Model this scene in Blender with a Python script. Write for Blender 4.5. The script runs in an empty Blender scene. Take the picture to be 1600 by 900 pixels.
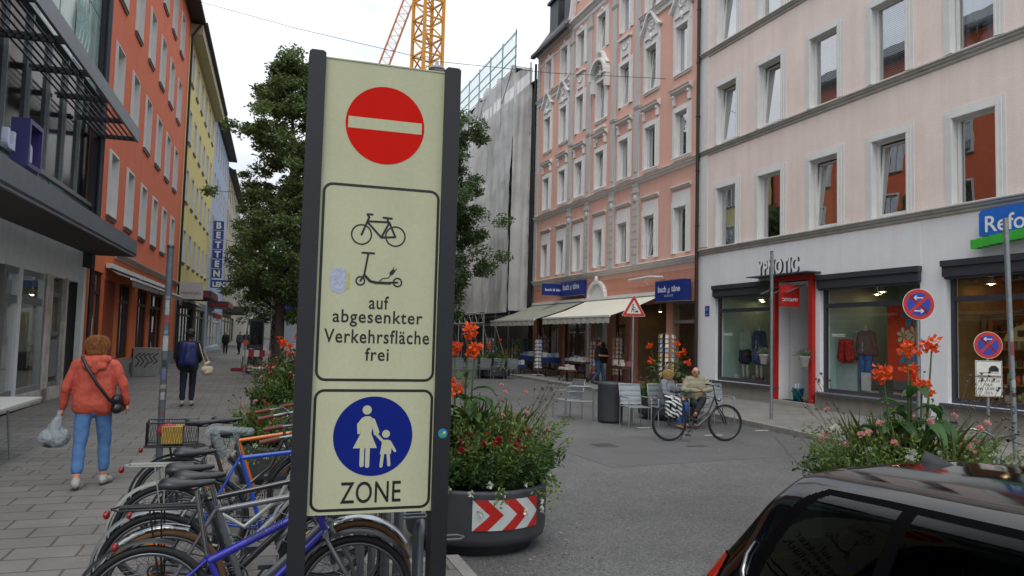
import bpy, math, random
import numpy as np
from mathutils import Vector, Matrix, noise, Euler
R = math.radians
PI = math.pi
SC = bpy.context.scene
COL = SC.collection
rnd = random.Random(7)

# ---------------------------------------------------------------- camera
FPX, CAMH = 1180.0, 1.80
yaw, pitch, roll = R(18.7), math.atan(77 / FPX), R(1.5)
fwd = Vector((math.sin(yaw) * math.cos(pitch), math.cos(yaw) * math.cos(pitch), math.sin(pitch)))
r0 = Vector((math.cos(yaw), -math.sin(yaw), 0)); u0 = r0.cross(fwd)
rt = r0 * math.cos(roll) + u0 * math.sin(roll)
up = u0 * math.cos(roll) - r0 * math.sin(roll)
cd = bpy.data.cameras.new('camera'); cam = bpy.data.objects.new('camera', cd); COL.objects.link(cam)
mw = Matrix((rt, up, -fwd)).transposed().to_4x4(); mw.translation = (0, 0, CAMH)
cam.matrix_world = mw
cd.sensor_width = 36; cd.lens = 36 * FPX / 1600; cd.clip_start = 0.05; cd.clip_end = 2000
SC.camera = cam

# ---------------------------------------------------------------- world: thin overcast above a daylight sky
SUN_EL, SUN_AZ = R(52), R(200)
W = bpy.data.worlds.new('World'); SC.world = W; W.use_nodes = True
nt = W.node_tree; nt.nodes.clear(); N = nt.nodes.new; L = nt.links.new
out = N('ShaderNodeOutputWorld')
sky = N('ShaderNodeTexSky'); sky.sky_type = 'NISHITA'; sky.sun_disc = False
sky.sun_elevation = SUN_EL; sky.sun_rotation = SUN_AZ
bg1 = N('ShaderNodeBackground'); bg1.inputs[1].default_value = 0.09; L(sky.outputs[0], bg1.inputs[0])
tc = N('ShaderNodeTexCoord'); mp = N('ShaderNodeMapping'); mp.inputs['Scale'].default_value = (1, 1, 2.6)
L(tc.outputs['Generated'], mp.inputs[0])
nz = N('ShaderNodeTexNoise'); nz.inputs['Scale'].default_value = 2.3; nz.inputs['Detail'].default_value = 5; nz.inputs['Roughness'].default_value = .5
L(mp.outputs[0], nz.inputs[0])
cr = N('ShaderNodeValToRGB'); cr.color_ramp.elements[0].position = .38; cr.color_ramp.elements[1].position = .58
cr.color_ramp.elements[0].color = (.52, .59, .70, 1); cr.color_ramp.elements[1].color = (.84, .86, .89, 1)
L(nz.outputs[0], cr.inputs[0])
sx = N('ShaderNodeSeparateXYZ'); L(tc.outputs['Generated'], sx.inputs[0])
mr = N('ShaderNodeMapRange'); mr.inputs[1].default_value = .0; mr.inputs[2].default_value = .9
mr.inputs[3].default_value = .60; mr.inputs[4].default_value = 1.65
L(sx.outputs[2], mr.inputs[0])
bg2 = N('ShaderNodeBackground'); L(cr.outputs[0], bg2.inputs[0]); L(mr.outputs[0], bg2.inputs[1])
mx = N('ShaderNodeMixShader'); mx.inputs[0].default_value = .9
L(bg1.outputs[0], mx.inputs[1]); L(bg2.outputs[0], mx.inputs[2]); L(mx.outputs[0], out.inputs[0])
sd = bpy.data.lights.new('sun', 'SUN'); sd.energy = 0.8; sd.angle = R(25); sd.color = (1, .96, .9)
so = bpy.data.objects.new('sun', sd); COL.objects.link(so)
sv = Vector((math.sin(SUN_AZ) * math.cos(SUN_EL), math.cos(SUN_AZ) * math.cos(SUN_EL), math.sin(SUN_EL)))
so.rotation_euler = sv.to_track_quat('Z', 'Y').to_euler(); so.location = (0, 0, 60)
SC.view_settings.view_transform = 'Standard'; SC.view_settings.look = 'None'
SC.view_settings.exposure = 0.6; SC.view_settings.gamma = 1
SC.cycles.max_bounces = 6; SC.cycles.transparent_max_bounces = 12; SC.cycles.use_denoising = True

# ---------------------------------------------------------------- calibration helpers (photo pixel -> point on a real plane)
def ray(x, y): return (fwd * FPX + rt * (x - 800) - up * (y - 450)).normalized()
CP = Vector((0, 0, CAMH))
def gnd(x, y, z=0.0): d = ray(x, y); return CP + d * ((z - CAMH) / d.z)
def atdepth(x, y, dep): return CP + (fwd * FPX + rt * (x - 800) - up * (y - 450)) * (dep / FPX)
def atplane(x, y, p, n): d = ray(x, y); return CP + d * ((Vector(p) - CP).dot(n) / d.dot(n))

# ---------------------------------------------------------------- materials
def lin(h):
    if not isinstance(h, str): return h
    h = h.lstrip('#'); o = []
    for i in (0, 2, 4):
        c = int(h[i:i + 2], 16) / 255
        o.append(c / 12.92 if c <= .04045 else ((c + .055) / 1.055) ** 2.4)
    return tuple(o)
MC = {}
def mat(name, col, rough=.75, metal=0., var=.12, scale=6., bump=0., bscale=60., spec=.5, emis=None, coat=0., streak=0., fine=0.):
    if name in MC: return MC[name]
    col = lin(col)
    m = bpy.data.materials.new(name); m.use_nodes = True; t = m.node_tree; t.nodes.clear()
    n = t.nodes.new; l = t.links.new
    o = n('ShaderNodeOutputMaterial'); b = n('ShaderNodeBsdfPrincipled'); l(b.outputs[0], o.inputs[0])
    b.inputs['Roughness'].default_value = rough; b.inputs['Metallic'].default_value = metal
    b.inputs['Specular IOR Level'].default_value = spec; b.inputs['Coat Weight'].default_value = coat
    tc = n('ShaderNodeTexCoord')
    if var > 0:
        a = n('ShaderNodeTexNoise'); a.inputs['Scale'].default_value = scale; a.inputs['Detail'].default_value = 6
        a.inputs['Roughness'].default_value = .65
        l(tc.outputs['Object'], a.inputs['Vector'])
        r = n('ShaderNodeMapRange'); r.inputs[1].default_value = .3; r.inputs[2].default_value = .7
        r.inputs[3].default_value = 1 - var; r.inputs[4].default_value = 1 + var
        l(a.outputs[0], r.inputs[0]); val = r.outputs[0]
        if streak > 0:
            mpn = n('ShaderNodeMapping'); mpn.inputs['Scale'].default_value = (2.2, 2.2, .14)
            l(tc.outputs['Object'], mpn.inputs[0])
            a2 = n('ShaderNodeTexNoise'); a2.inputs['Scale'].default_value = 1.6; a2.inputs['Detail'].default_value = 7
            l(mpn.outputs[0], a2.inputs['Vector'])
            r2 = n('ShaderNodeMapRange'); r2.inputs[1].default_value = .35; r2.inputs[2].default_value = .7
            r2.inputs[3].default_value = 1; r2.inputs[4].default_value = 1 - streak
            l(a2.outputs[0], r2.inputs[0])
            mm = n('ShaderNodeMath'); mm.operation = 'MULTIPLY'; l(val, mm.inputs[0]); l(r2.outputs[0], mm.inputs[1]); val = mm.outputs[0]
        if fine > 0:
            a3 = n('ShaderNodeTexNoise'); a3.inputs['Scale'].default_value = scale * 30; a3.inputs['Detail'].default_value = 2
            l(tc.outputs['Object'], a3.inputs['Vector'])
            r3 = n('ShaderNodeMapRange'); r3.inputs[1].default_value = .3; r3.inputs[2].default_value = .7
            r3.inputs[3].default_value = 1 - fine; r3.inputs[4].default_value = 1 + fine
            l(a3.outputs[0], r3.inputs[0])
            mm = n('ShaderNodeMath'); mm.operation = 'MULTIPLY'; l(val, mm.inputs[0]); l(r3.outputs[0], mm.inputs[1]); val = mm.outputs[0]
        v = n('ShaderNodeVectorMath'); v.operation = 'SCALE'; v.inputs[0].default_value = col
        l(val, v.inputs['Scale']); l(v.outputs[0], b.inputs['Base Color'])
    else:
        b.inputs['Base Color'].default_value = (*col, 1)
    if bump > 0:
        a = n('ShaderNodeTexNoise'); a.inputs['Scale'].default_value = bscale; a.inputs['Detail'].default_value = 4
        l(tc.outputs['Object'], a.inputs['Vector'])
        bp = n('ShaderNodeBump'); bp.inputs['Strength'].default_value = bump; bp.inputs['Distance'].default_value = .02
        l(a.outputs[0], bp.inputs['Height']); l(bp.outputs[0], b.inputs['Normal'])
    if emis:
        b.inputs['Emission Color'].default_value = (*lin(emis[0]), 1); b.inputs['Emission Strength'].default_value = emis[1]
    MC[name] = m
    return m
def glass(name, tint=(.75, .8, .8), base=.05, rough=.0, refl=1.0):
    if name in MC: return MC[name]
    m = bpy.data.materials.new(name); m.use_nodes = True; t = m.node_tree; t.nodes.clear(); n = t.nodes.new; l = t.links.new
    o = n('ShaderNodeOutputMaterial'); tr = n('ShaderNodeBsdfTransparent'); tr.inputs[0].default_value = (*tint, 1)
    g = n('ShaderNodeBsdfGlossy'); g.inputs['Roughness'].default_value = rough; g.inputs[0].default_value = (refl, refl, refl, 1)
    gm = n('ShaderNodeNewGeometry'); dt = n('ShaderNodeVectorMath'); dt.operation = 'DOT_PRODUCT'; l(gm.outputs['Normal'], dt.inputs[0]); l(gm.outputs['Incoming'], dt.inputs[1])
    ab = n('ShaderNodeMath'); ab.operation = 'ABSOLUTE'; l(dt.outputs['Value'], ab.inputs[0])
    iv = n('ShaderNodeMath'); iv.operation = 'SUBTRACT'; iv.inputs[0].default_value = 1; l(ab.outputs[0], iv.inputs[1])
    pw_ = n('ShaderNodeMath'); pw_.operation = 'POWER'; pw_.inputs[1].default_value = 4; l(iv.outputs[0], pw_.inputs[0])
    tc = n('ShaderNodeTexCoord'); nz = n('ShaderNodeTexNoise'); nz.inputs['Scale'].default_value = .8
    l(tc.outputs['Object'], nz.inputs['Vector'])
    bp = n('ShaderNodeBump'); bp.inputs['Strength'].default_value = .10; bp.inputs['Distance'].default_value = .02
    l(nz.outputs[0], bp.inputs['Height']); l(bp.outputs[0], g.inputs['Normal'])
    ad = n('ShaderNodeMath'); ad.operation = 'MULTIPLY_ADD'; ad.inputs[1].default_value = .92 - base; ad.inputs[2].default_value = base + .06; ad.use_clamp = True; l(pw_.outputs[0], ad.inputs[0])
    mx = n('ShaderNodeMixShader'); l(ad.outputs[0], mx.inputs[0]); l(tr.outputs[0], mx.inputs[1]); l(g.outputs[0], mx.inputs[2])
    l(mx.outputs[0], o.inputs[0]); MC[name] = m
    return m
def leafmat(name, col, col2, scale=5.):
    if name in MC: return MC[name]
    m = bpy.data.materials.new(name); m.use_nodes = True; t = m.node_tree; t.nodes.clear(); n = t.nodes.new; l = t.links.new
    o = n('ShaderNodeOutputMaterial'); b = n('ShaderNodeBsdfPrincipled'); b.inputs['Roughness'].default_value = .5
    b.inputs['Specular IOR Level'].default_value = .35
    gm = n('ShaderNodeNewGeometry'); tc = n('ShaderNodeTexCoord'); nz = n('ShaderNodeTexNoise'); nz.inputs['Scale'].default_value = scale
    l(tc.outputs['Object'], nz.inputs['Vector'])
    ad = n('ShaderNodeMath'); ad.operation = 'ADD'; l(gm.outputs['Random Per Island'], ad.inputs[0]); l(nz.outputs[0], ad.inputs[1])
    sb = n('ShaderNodeMapRange'); sb.inputs[1].default_value = .35; sb.inputs[2].default_value = 1.6; l(ad.outputs[0], sb.inputs[0])
    mx = n('ShaderNodeMix'); mx.data_type = 'RGBA'; mx.inputs['A'].default_value = (*lin(col), 1); mx.inputs['B'].default_value = (*lin(col2), 1)
    l(sb.outputs[0], mx.inputs['Factor']); l(mx.outputs['Result'], b.inputs['Base Color'])
    tl = n('ShaderNodeBsdfTranslucent'); l(mx.outputs['Result'], tl.inputs[0])
    ms = n('ShaderNodeMixShader'); ms.inputs[0].default_value = .35; l(b.outputs[0], ms.inputs[1]); l(tl.outputs[0], ms.inputs[2])
    l(ms.outputs[0], o.inputs[0]); MC[name] = m
    return m

# ---------------------------------------------------------------- mesh builder
class MB:
    def __init__(s): s.v = []; s.f = []; s.m = []; s.sm = []
    def add(s, vs, fs, m=0, smooth=False):
        k = len(s.v); s.v.extend([tuple(p) for p in vs])
        for f in fs: s.f.append(tuple(i + k for i in f)); s.m.append(m); s.sm.append(smooth)
        return s
    def box(s, a, b, m=0):
        x0, y0, z0 = a; x1, y1, z1 = b
        if x0 > x1: x0, x1 = x1, x0
        if y0 > y1: y0, y1 = y1, y0
        if z0 > z1: z0, z1 = z1, z0
        vs = [(x0, y0, z0), (x1, y0, z0), (x1, y1, z0), (x0, y1, z0), (x0, y0, z1), (x1, y0, z1), (x1, y1, z1), (x0, y1, z1)]
        return s.add(vs, [(0, 3, 2, 1), (4, 5, 6, 7), (0, 1, 5, 4), (1, 2, 6, 5), (2, 3, 7, 6), (3, 0, 4, 7)], m)
    def obox(s, c, ax, ay, az, m=0):
        c, ax, ay, az = map(Vector, (c, ax, ay, az))
        vs = [c + ax * i + ay * j + az * k for k in (-1, 1) for (i, j) in ((-1, -1), (1, -1), (1, 1), (-1, 1))]
        return s.add(vs, [(0, 3, 2, 1), (4, 5, 6, 7), (0, 1, 5, 4), (1, 2, 6, 5), (2, 3, 7, 6), (3, 0, 4, 7)], m)
    def bar(s, a, b, w, h=None, m=0, upv=(0, 0, 1)):
        a, b = Vector(a), Vector(b); d = b - a; L_ = d.length
        if L_ < 1e-6: return s
        d.normalize(); u_ = Vector(upv)
        if abs(d.dot(u_)) > .98: u_ = Vector((1, 0, 0))
        sd_ = d.cross(u_).normalized(); u_ = sd_.cross(d)
        return s.obox((a + b) / 2, d * (L_ / 2), sd_ * (w / 2), u_ * ((h or w) / 2), m)
    def tube(s, pts, r, n=8, m=0, closed=False, cap=True, smooth=True):
        pts = [Vector(p) for p in pts]; k = len(pts)
        rs = r if isinstance(r, (list, tuple)) else [r] * k
        rings = []; prev = None
        for i, p in enumerate(pts):
            if closed: t = (pts[(i + 1) % k] - pts[i - 1])
            else: t = pts[min(i + 1, k - 1)] - pts[max(i - 1, 0)]
            if t.length < 1e-9: t = Vector((0, 0, 1))
            t.normalize()
            if prev is None:
                a = Vector((0, 0, 1)) if abs(t.z) < .9 else Vector((1, 0, 0))
                nrm = (a - t * a.dot(t)).normalized()
            else:
                nrm = prev - t * prev.dot(t)
                nrm = nrm.normalized() if nrm.length > 1e-6 else t.orthogonal().normalized()
            prev = nrm; bn = t.cross(nrm)
            rings.append([p + (nrm * math.cos(2 * PI * j / n) + bn * math.sin(2 * PI * j / n)) * rs[i] for j in range(n)])
        vs = [q for rg in rings for q in rg]; fs = []
        for i in range(k if closed else k - 1):
            i2 = (i + 1) % k
            for j in range(n):
                j2 = (j + 1) % n; fs.append((i * n + j, i * n + j2, i2 * n + j2, i2 * n + j))
        s.add(vs, fs, m, smooth)
        if cap and not closed:
            s.add(rings[0][::-1], [tuple(range(n))], m); s.add(rings[-1], [tuple(range(n))], m)
        return s
    def ring(s, c, ax, r, tr, n=32, k=8, m=0, a0=0, a1=2 * PI, sy=1.0):
        c = Vector(c); ax = Vector(ax).normalized(); e1 = ax.orthogonal().normalized()
        if abs(ax.z) < .9: e1 = Vector((0, 0, 1)) - ax * ax.z; e1.normalize()
        e2 = ax.cross(e1); full = abs(a1 - a0 - 2 * PI) < 1e-6
        cnt = n if full else n + 1
        pts = [c + (e1 * math.cos(a0 + (a1 - a0) * i / n) + e2 * math.sin(a0 + (a1 - a0) * i / n)) * r for i in range(cnt)]
        return s.tube(pts, tr, k, m, closed=full)
    def lathe(s, prof, n=24, c=(0, 0, 0), m=0, smooth=True, sx=1., sy=1.):
        vs = []; fs = []; k = len(prof)
        for (r, z) in prof:
            for j in range(n):
                a = 2 * PI * j / n; vs.append((c[0] + r * math.cos(a) * sx, c[1] + r * math.sin(a) * sy, c[2] + z))
        for i in range(k - 1):
            for j in range(n):
                j2 = (j + 1) % n; fs.append((i * n + j, i * n + j2, (i + 1) * n + j2, (i + 1) * n + j))
        return s.add(vs, fs, m, smooth)
    def sph(s, c, r, n=12, k=8, m=0, R_=None):
        if not isinstance(r, (list, tuple, Vector)): r = (r, r, r)
        vs = []; fs = []
        for i in range(k + 1):
            th = PI * i / k
            for j in range(n):
                ph = 2 * PI * j / n
                p = Vector((math.sin(th) * math.cos(ph) * r[0], math.sin(th) * math.sin(ph) * r[1], math.cos(th) * r[2]))
                if R_ is not None: p = R_ @ p
                vs.append(Vector(c) + p)
        for i in range(k):
            for j in range(n):
                j2 = (j + 1) % n; fs.append((i * n + j, (i + 1) * n + j, (i + 1) * n + j2, i * n + j2))
        return s.add(vs, fs, m, True)
    def cone(s, a, b, ra, rb, n=12, m=0):
        a, b = Vector(a), Vector(b); d = (b - a); Ln = max(d.length, 1e-6); q = d.to_track_quat('Z', 'Y'); vs = []; fs = []
        rows = []
        for t in (-90, -60, -30, 0): rows.append((ra * math.cos(R(t)), ra * math.sin(R(t))))
        for t in (0, 30, 60, 90): rows.append((rb * math.cos(R(t)), Ln + rb * math.sin(R(t))))
        for (r, z) in rows:
            r = max(r, 1e-4)
            for j in range(n): vs.append(a + q @ Vector((r * math.cos(2 * PI * j / n), r * math.sin(2 * PI * j / n), z)))
        for i in range(len(rows) - 1):
            for j in range(n):
                j2 = (j + 1) % n; fs.append((i * n + j, i * n + j2, (i + 1) * n + j2, (i + 1) * n + j))
        s.add(vs, fs, m, True)
        s.add(vs[:n][::-1], [tuple(range(n))], m); s.add(vs[-n:], [tuple(range(n))], m)
        return s
    def quad(s, a, b, c, d, m=0): return s.add([a, b, c, d], [(0, 1, 2, 3)], m)
    def prism(s, poly, mapf, t0, t1, m=0):
        n = len(poly); vs = [mapf(x, y, t0) for x, y in poly] + [mapf(x, y, t1) for x, y in poly]
        fs = [tuple(range(n))[::-1], tuple(range(n, 2 * n))] + [(i, (i + 1) % n, n + (i + 1) % n, n + i) for i in range(n)]
        return s.add(vs, fs, m)
    def merge(s, o, M_=None):
        return s.add([M_ @ Vector(p) for p in o.v] if M_ else o.v, o.f, 0) if False else s._merge(o, M_)
    def _merge(s, o, M_):
        k = len(s.v); s.v.extend([tuple(M_ @ Vector(p)) if M_ else p for p in o.v])
        s.f.extend([tuple(i + k for i in f) for f in o.f]); s.m.extend(o.m); s.sm.extend(o.sm); return s
    def xf(s, M_): s.v = [tuple(M_ @ Vector(p)) for p in s.v]; return s
    def mesh(s, name, mats, fix=False):
        me = bpy.data.meshes.new(name); me.from_pydata(s.v, [], s.f)
        for mm in (mats if isinstance(mats, (list, tuple)) else [mats]): me.materials.append(mm)
        me.polygons.foreach_set('material_index', s.m); me.polygons.foreach_set('use_smooth', s.sm); me.update()
        return me
def P(name, mb, mats, parent=None, loc=None, rot=None, label=None):
    me = mb if isinstance(mb, bpy.types.Mesh) else mb.mesh(name, mats)
    o = bpy.data.objects.new(name, me); COL.objects.link(o)
    if parent: o.parent = parent
    if loc is not None: o.location = loc
    if rot is not None: o.rotation_euler = rot
    if label: o['label'] = label
    return o
def tag(o, label, cat, group=None):
    o['label'] = label; o['category'] = cat
    if group: o['group'] = group
    return o
def T(name, label, cat, loc=(0, 0, 0), rz=0., group=None):
    o = bpy.data.objects.new(name, None); o.empty_display_size = .2; COL.objects.link(o)
    o.location = loc; o.rotation_euler = (0, 0, rz); return tag(o, label, cat, group)
def S(name, mb, mats, kind='structure'):
    o = P(name, mb, mats); o['kind'] = kind; return o
def cp(o, parent=None, loc=None, rz=None, label=None):
    c = o.copy(); COL.objects.link(c); c.parent = parent
    if loc is not None: c.location = loc
    if rz is not None: c.rotation_euler = (0, 0, rz)
    if label: c['label'] = label
    for ch in list(o.children): cp(ch, c)
    return c
def rm(o):
    for ch in list(o.children): rm(ch)
    bpy.data.objects.remove(o)
# flat drawing on a plate: F maps (s, z, layer) to 3D
class Flat:
    def __init__(s, o, ax, az, nrm): s.o, s.ax, s.az, s.n = Vector(o), Vector(ax), Vector(az), Vector(nrm)
    def p(s, x, z, t): return s.o + s.ax * x + s.az * z + s.n * t
    def poly(s, mb, pts, t, m=0, th=.0015): mb.prism(pts, lambda x, z, q: s.p(x, z, q), t, t + th, m)
    def disc(s, mb, c, r, t, m=0, n=48, th=.0015, rz=None): s.poly(mb, [(c[0] + r * math.cos(2 * PI * i / n), c[1] + (rz or r) * math.sin(2 * PI * i / n)) for i in range(n)], t, m, th)
    def annul(s, mb, c, r, w, t, m=0, n=48):
        for i in range(n):
            a, b = 2 * PI * i / n, 2 * PI * (i + 1) / n
            P_ = lambda rr, q: (c[0] + rr * math.cos(q), c[1] + rr * math.sin(q))
            mb.quad(*[s.p(*q, t) for q in (P_(r - w / 2, a), P_(r - w / 2, b), P_(r + w / 2, b), P_(r + w / 2, a))], m)
    def line(s, mb, pts, w, t, m=0, closed=False, th=.0012, caps=True):
        k = len(pts)
        for i in range(k if closed else k - 1):
            a, b = Vector(pts[i]), Vector(pts[(i + 1) % k]); d = (b - a)
            if d.length < 1e-6: continue
            d.normalize(); nn = Vector((-d.y, d.x)) * (w / 2)
            mb.add([s.p(*(a - nn), t), s.p(*(b - nn), t), s.p(*(b + nn), t), s.p(*(a + nn), t)], [(0, 1, 2, 3)], m)
        if caps:
            for i, q in enumerate(pts):
                tt = t + .00015 * (1 + i % 2)
                mb.add([s.p(q[0] + w / 2 * math.cos(2 * PI * j / 12), q[1] + w / 2 * math.sin(2 * PI * j / 12), tt) for j in range(12)], [tuple(range(12))], m)
    def rrect(s, mb, x0, z0, x1, z1, r, w, t, m=0):
        pts = []
        for (cx, cz, a0) in ((x1 - r, z1 - r, 0), (x0 + r, z1 - r, 90), (x0 + r, z0 + r, 180), (x1 - r, z0 + r, 270)):
            for i in range(7): a = R(a0 + i * 15); pts.append((cx + r * math.cos(a), cz + r * math.sin(a)))
        k = len(pts)
        for i in range(k):   # mitred outline
            a = Vector(pts[i]); b = Vector(pts[(i + 1) % k]); a_ = Vector(pts[i - 1]); b_ = Vector(pts[(i + 2) % k])
            def nrm(p, q): d = (q - p).normalized(); return Vector((d.y, -d.x))
            na = (nrm(a_, a) + nrm(a, b)).normalized() * w / 2; nb = (nrm(a, b) + nrm(b, b_)).normalized() * w / 2
            mb.quad(s.p(*(a - na), t), s.p(*(a + na), t), s.p(*(b + nb), t), s.p(*(b - nb), t), m)
    def text(s, mb, txt, cx, zb, h=None, t=.003, m=0, width=None, bold=.0, th=.0012, spacing=1.0, shear=0., side=None):
        cu = bpy.data.curves.new('text', 'FONT'); cu.body = txt; cu.size = 1; cu.offset = bold; cu.space_character = spacing; cu.shear = shear
        cu.resolution_u = 4
        ob = bpy.data.objects.new('text', cu); me = ob.to_mesh()
        vs = [(v.co.x, v.co.y) for v in me.vertices]; fs = [tuple(p.vertices) for p in me.polygons]
        ob.to_mesh_clear(); bpy.data.objects.remove(ob); bpy.data.curves.remove(cu)
        if not vs: return
        x0 = min(v[0] for v in vs); x1 = max(v[0] for v in vs)
        kh = h / .69 if h else None
        kw = (width / (x1 - x0)) if width else kh
        if kh is None: kh = kw
        q = [((x - (x0 + x1) / 2) * kw + cx, y * kh + zb) for x, y in vs]
        if th <= .002: mb.add([s.p(x, z, t) for x, z in q], fs, m)
        else:
            mb.add([s.p(x, z, t) for x, z in q], fs, m); mb.add([s.p(x, z, t + th) for x, z in q], fs, m)
            from collections import Counter
            ed = {}
            for f in fs:
                for i in range(len(f)):
                    e = (f[i], f[(i + 1) % len(f)]); kx = tuple(sorted(e)); ed.setdefault(kx, []).append(e)
            for kx, l_ in ed.items():
                if len(l_) == 1:
                    a, b = q[l_[0][0]], q[l_[0][1]]
                    mb.quad(s.p(*a, t), s.p(*b, t), s.p(*b, t + th), s.p(*a, t + th), m if side is None else side)
# vectorised scatter of leaves into one mesh
def leaves_mesh(name, pos, dirs, length, width, material, bend=.25, mats=None):
    n = len(pos); pos = np.asarray(pos, float); d = np.asarray(dirs, float)
    d /= np.linalg.norm(d, axis=1)[:, None] + 1e-9
    rs = np.random.RandomState(n % 9999)
    a = rs.normal(size=(n, 3)); sd_ = np.cross(d, a); sd_ /= np.linalg.norm(sd_, axis=1)[:, None] + 1e-9
    nn = np.cross(sd_, d)
    ln = (np.asarray(length) * np.ones(n))[:, None]; w = (np.asarray(width) * np.ones(n))[:, None]
    v = np.empty((n, 5, 3))
    v[:, 0] = pos; v[:, 1] = pos + d * ln * .45 + sd_ * w * .5 + nn * ln * bend * .3; v[:, 2] = pos + d * ln * .45 - sd_ * w * .5 + nn * ln * bend * .3
    v[:, 3] = pos + d * ln - nn * ln * bend * .4; v[:, 4] = pos + d * ln * .5 - nn * ln * .02
    me = bpy.data.meshes.new(name); me.vertices.add(n * 5); me.vertices.foreach_set('co', v.reshape(-1))
    base = np.arange(n) * 5
    f = np.stack([base, base + 4, base + 1, base + 1, base + 4, base + 3, base, base + 2, base + 4, base + 2, base + 3, base + 4], 1).reshape(-1)
    nf = n * 4; me.loops.add(nf * 3); me.loops.foreach_set('vertex_index', f.astype(np.int32))
    me.polygons.add(nf); me.polygons.foreach_set('loop_start', (np.arange(nf) * 3).astype(np.int32)); me.polygons.foreach_set('loop_total', np.full(nf, 3, np.int32))
    for mm in (mats or [material]): me.materials.append(mm)
    me.update(calc_edges=True)
    return me
# organic volumes: overlapping tapered limbs grown into one continuous skin
def blob(name, prims, voxel=.012, smooth=4, disp=0., dscale=9., wrink=None):
    mb = MB()
    for p in prims:
        if p[0] == 'e': mb.sph(p[1], p[2], 16, 12, R_=(Euler(p[3]).to_matrix() if len(p) > 3 else None))
        else: mb.cone(p[0], p[1], p[2], p[3], 14)
    me = mb.mesh('tmp', []); o = bpy.data.objects.new('tmp', me); COL.objects.link(o)
    md = o.modifiers.new('r', 'REMESH'); md.mode = 'VOXEL'; md.voxel_size = voxel
    if smooth: ms = o.modifiers.new('s', 'SMOOTH'); ms.factor = .5; ms.iterations = smooth
    dg = bpy.context.evaluated_depsgraph_get()
    r = bpy.data.meshes.new_from_object(o.evaluated_get(dg)); bpy.data.objects.remove(o)
    r.name = name
    if disp:
        nv = len(r.vertices); nr = [v.normal.copy() for v in r.vertices]
        for v, nn in zip(r.vertices, nr):
            q = Vector((v.co.x * dscale, v.co.y * dscale, v.co.z * dscale * .8))
            k = noise.noise(q) + .5 * noise.noise(q * 2.3 + Vector((4, 1, 7)))
            v.co += nn * disp * k
    for p_ in r.polygons: p_.use_smooth = True
    r.update(); return r
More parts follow.
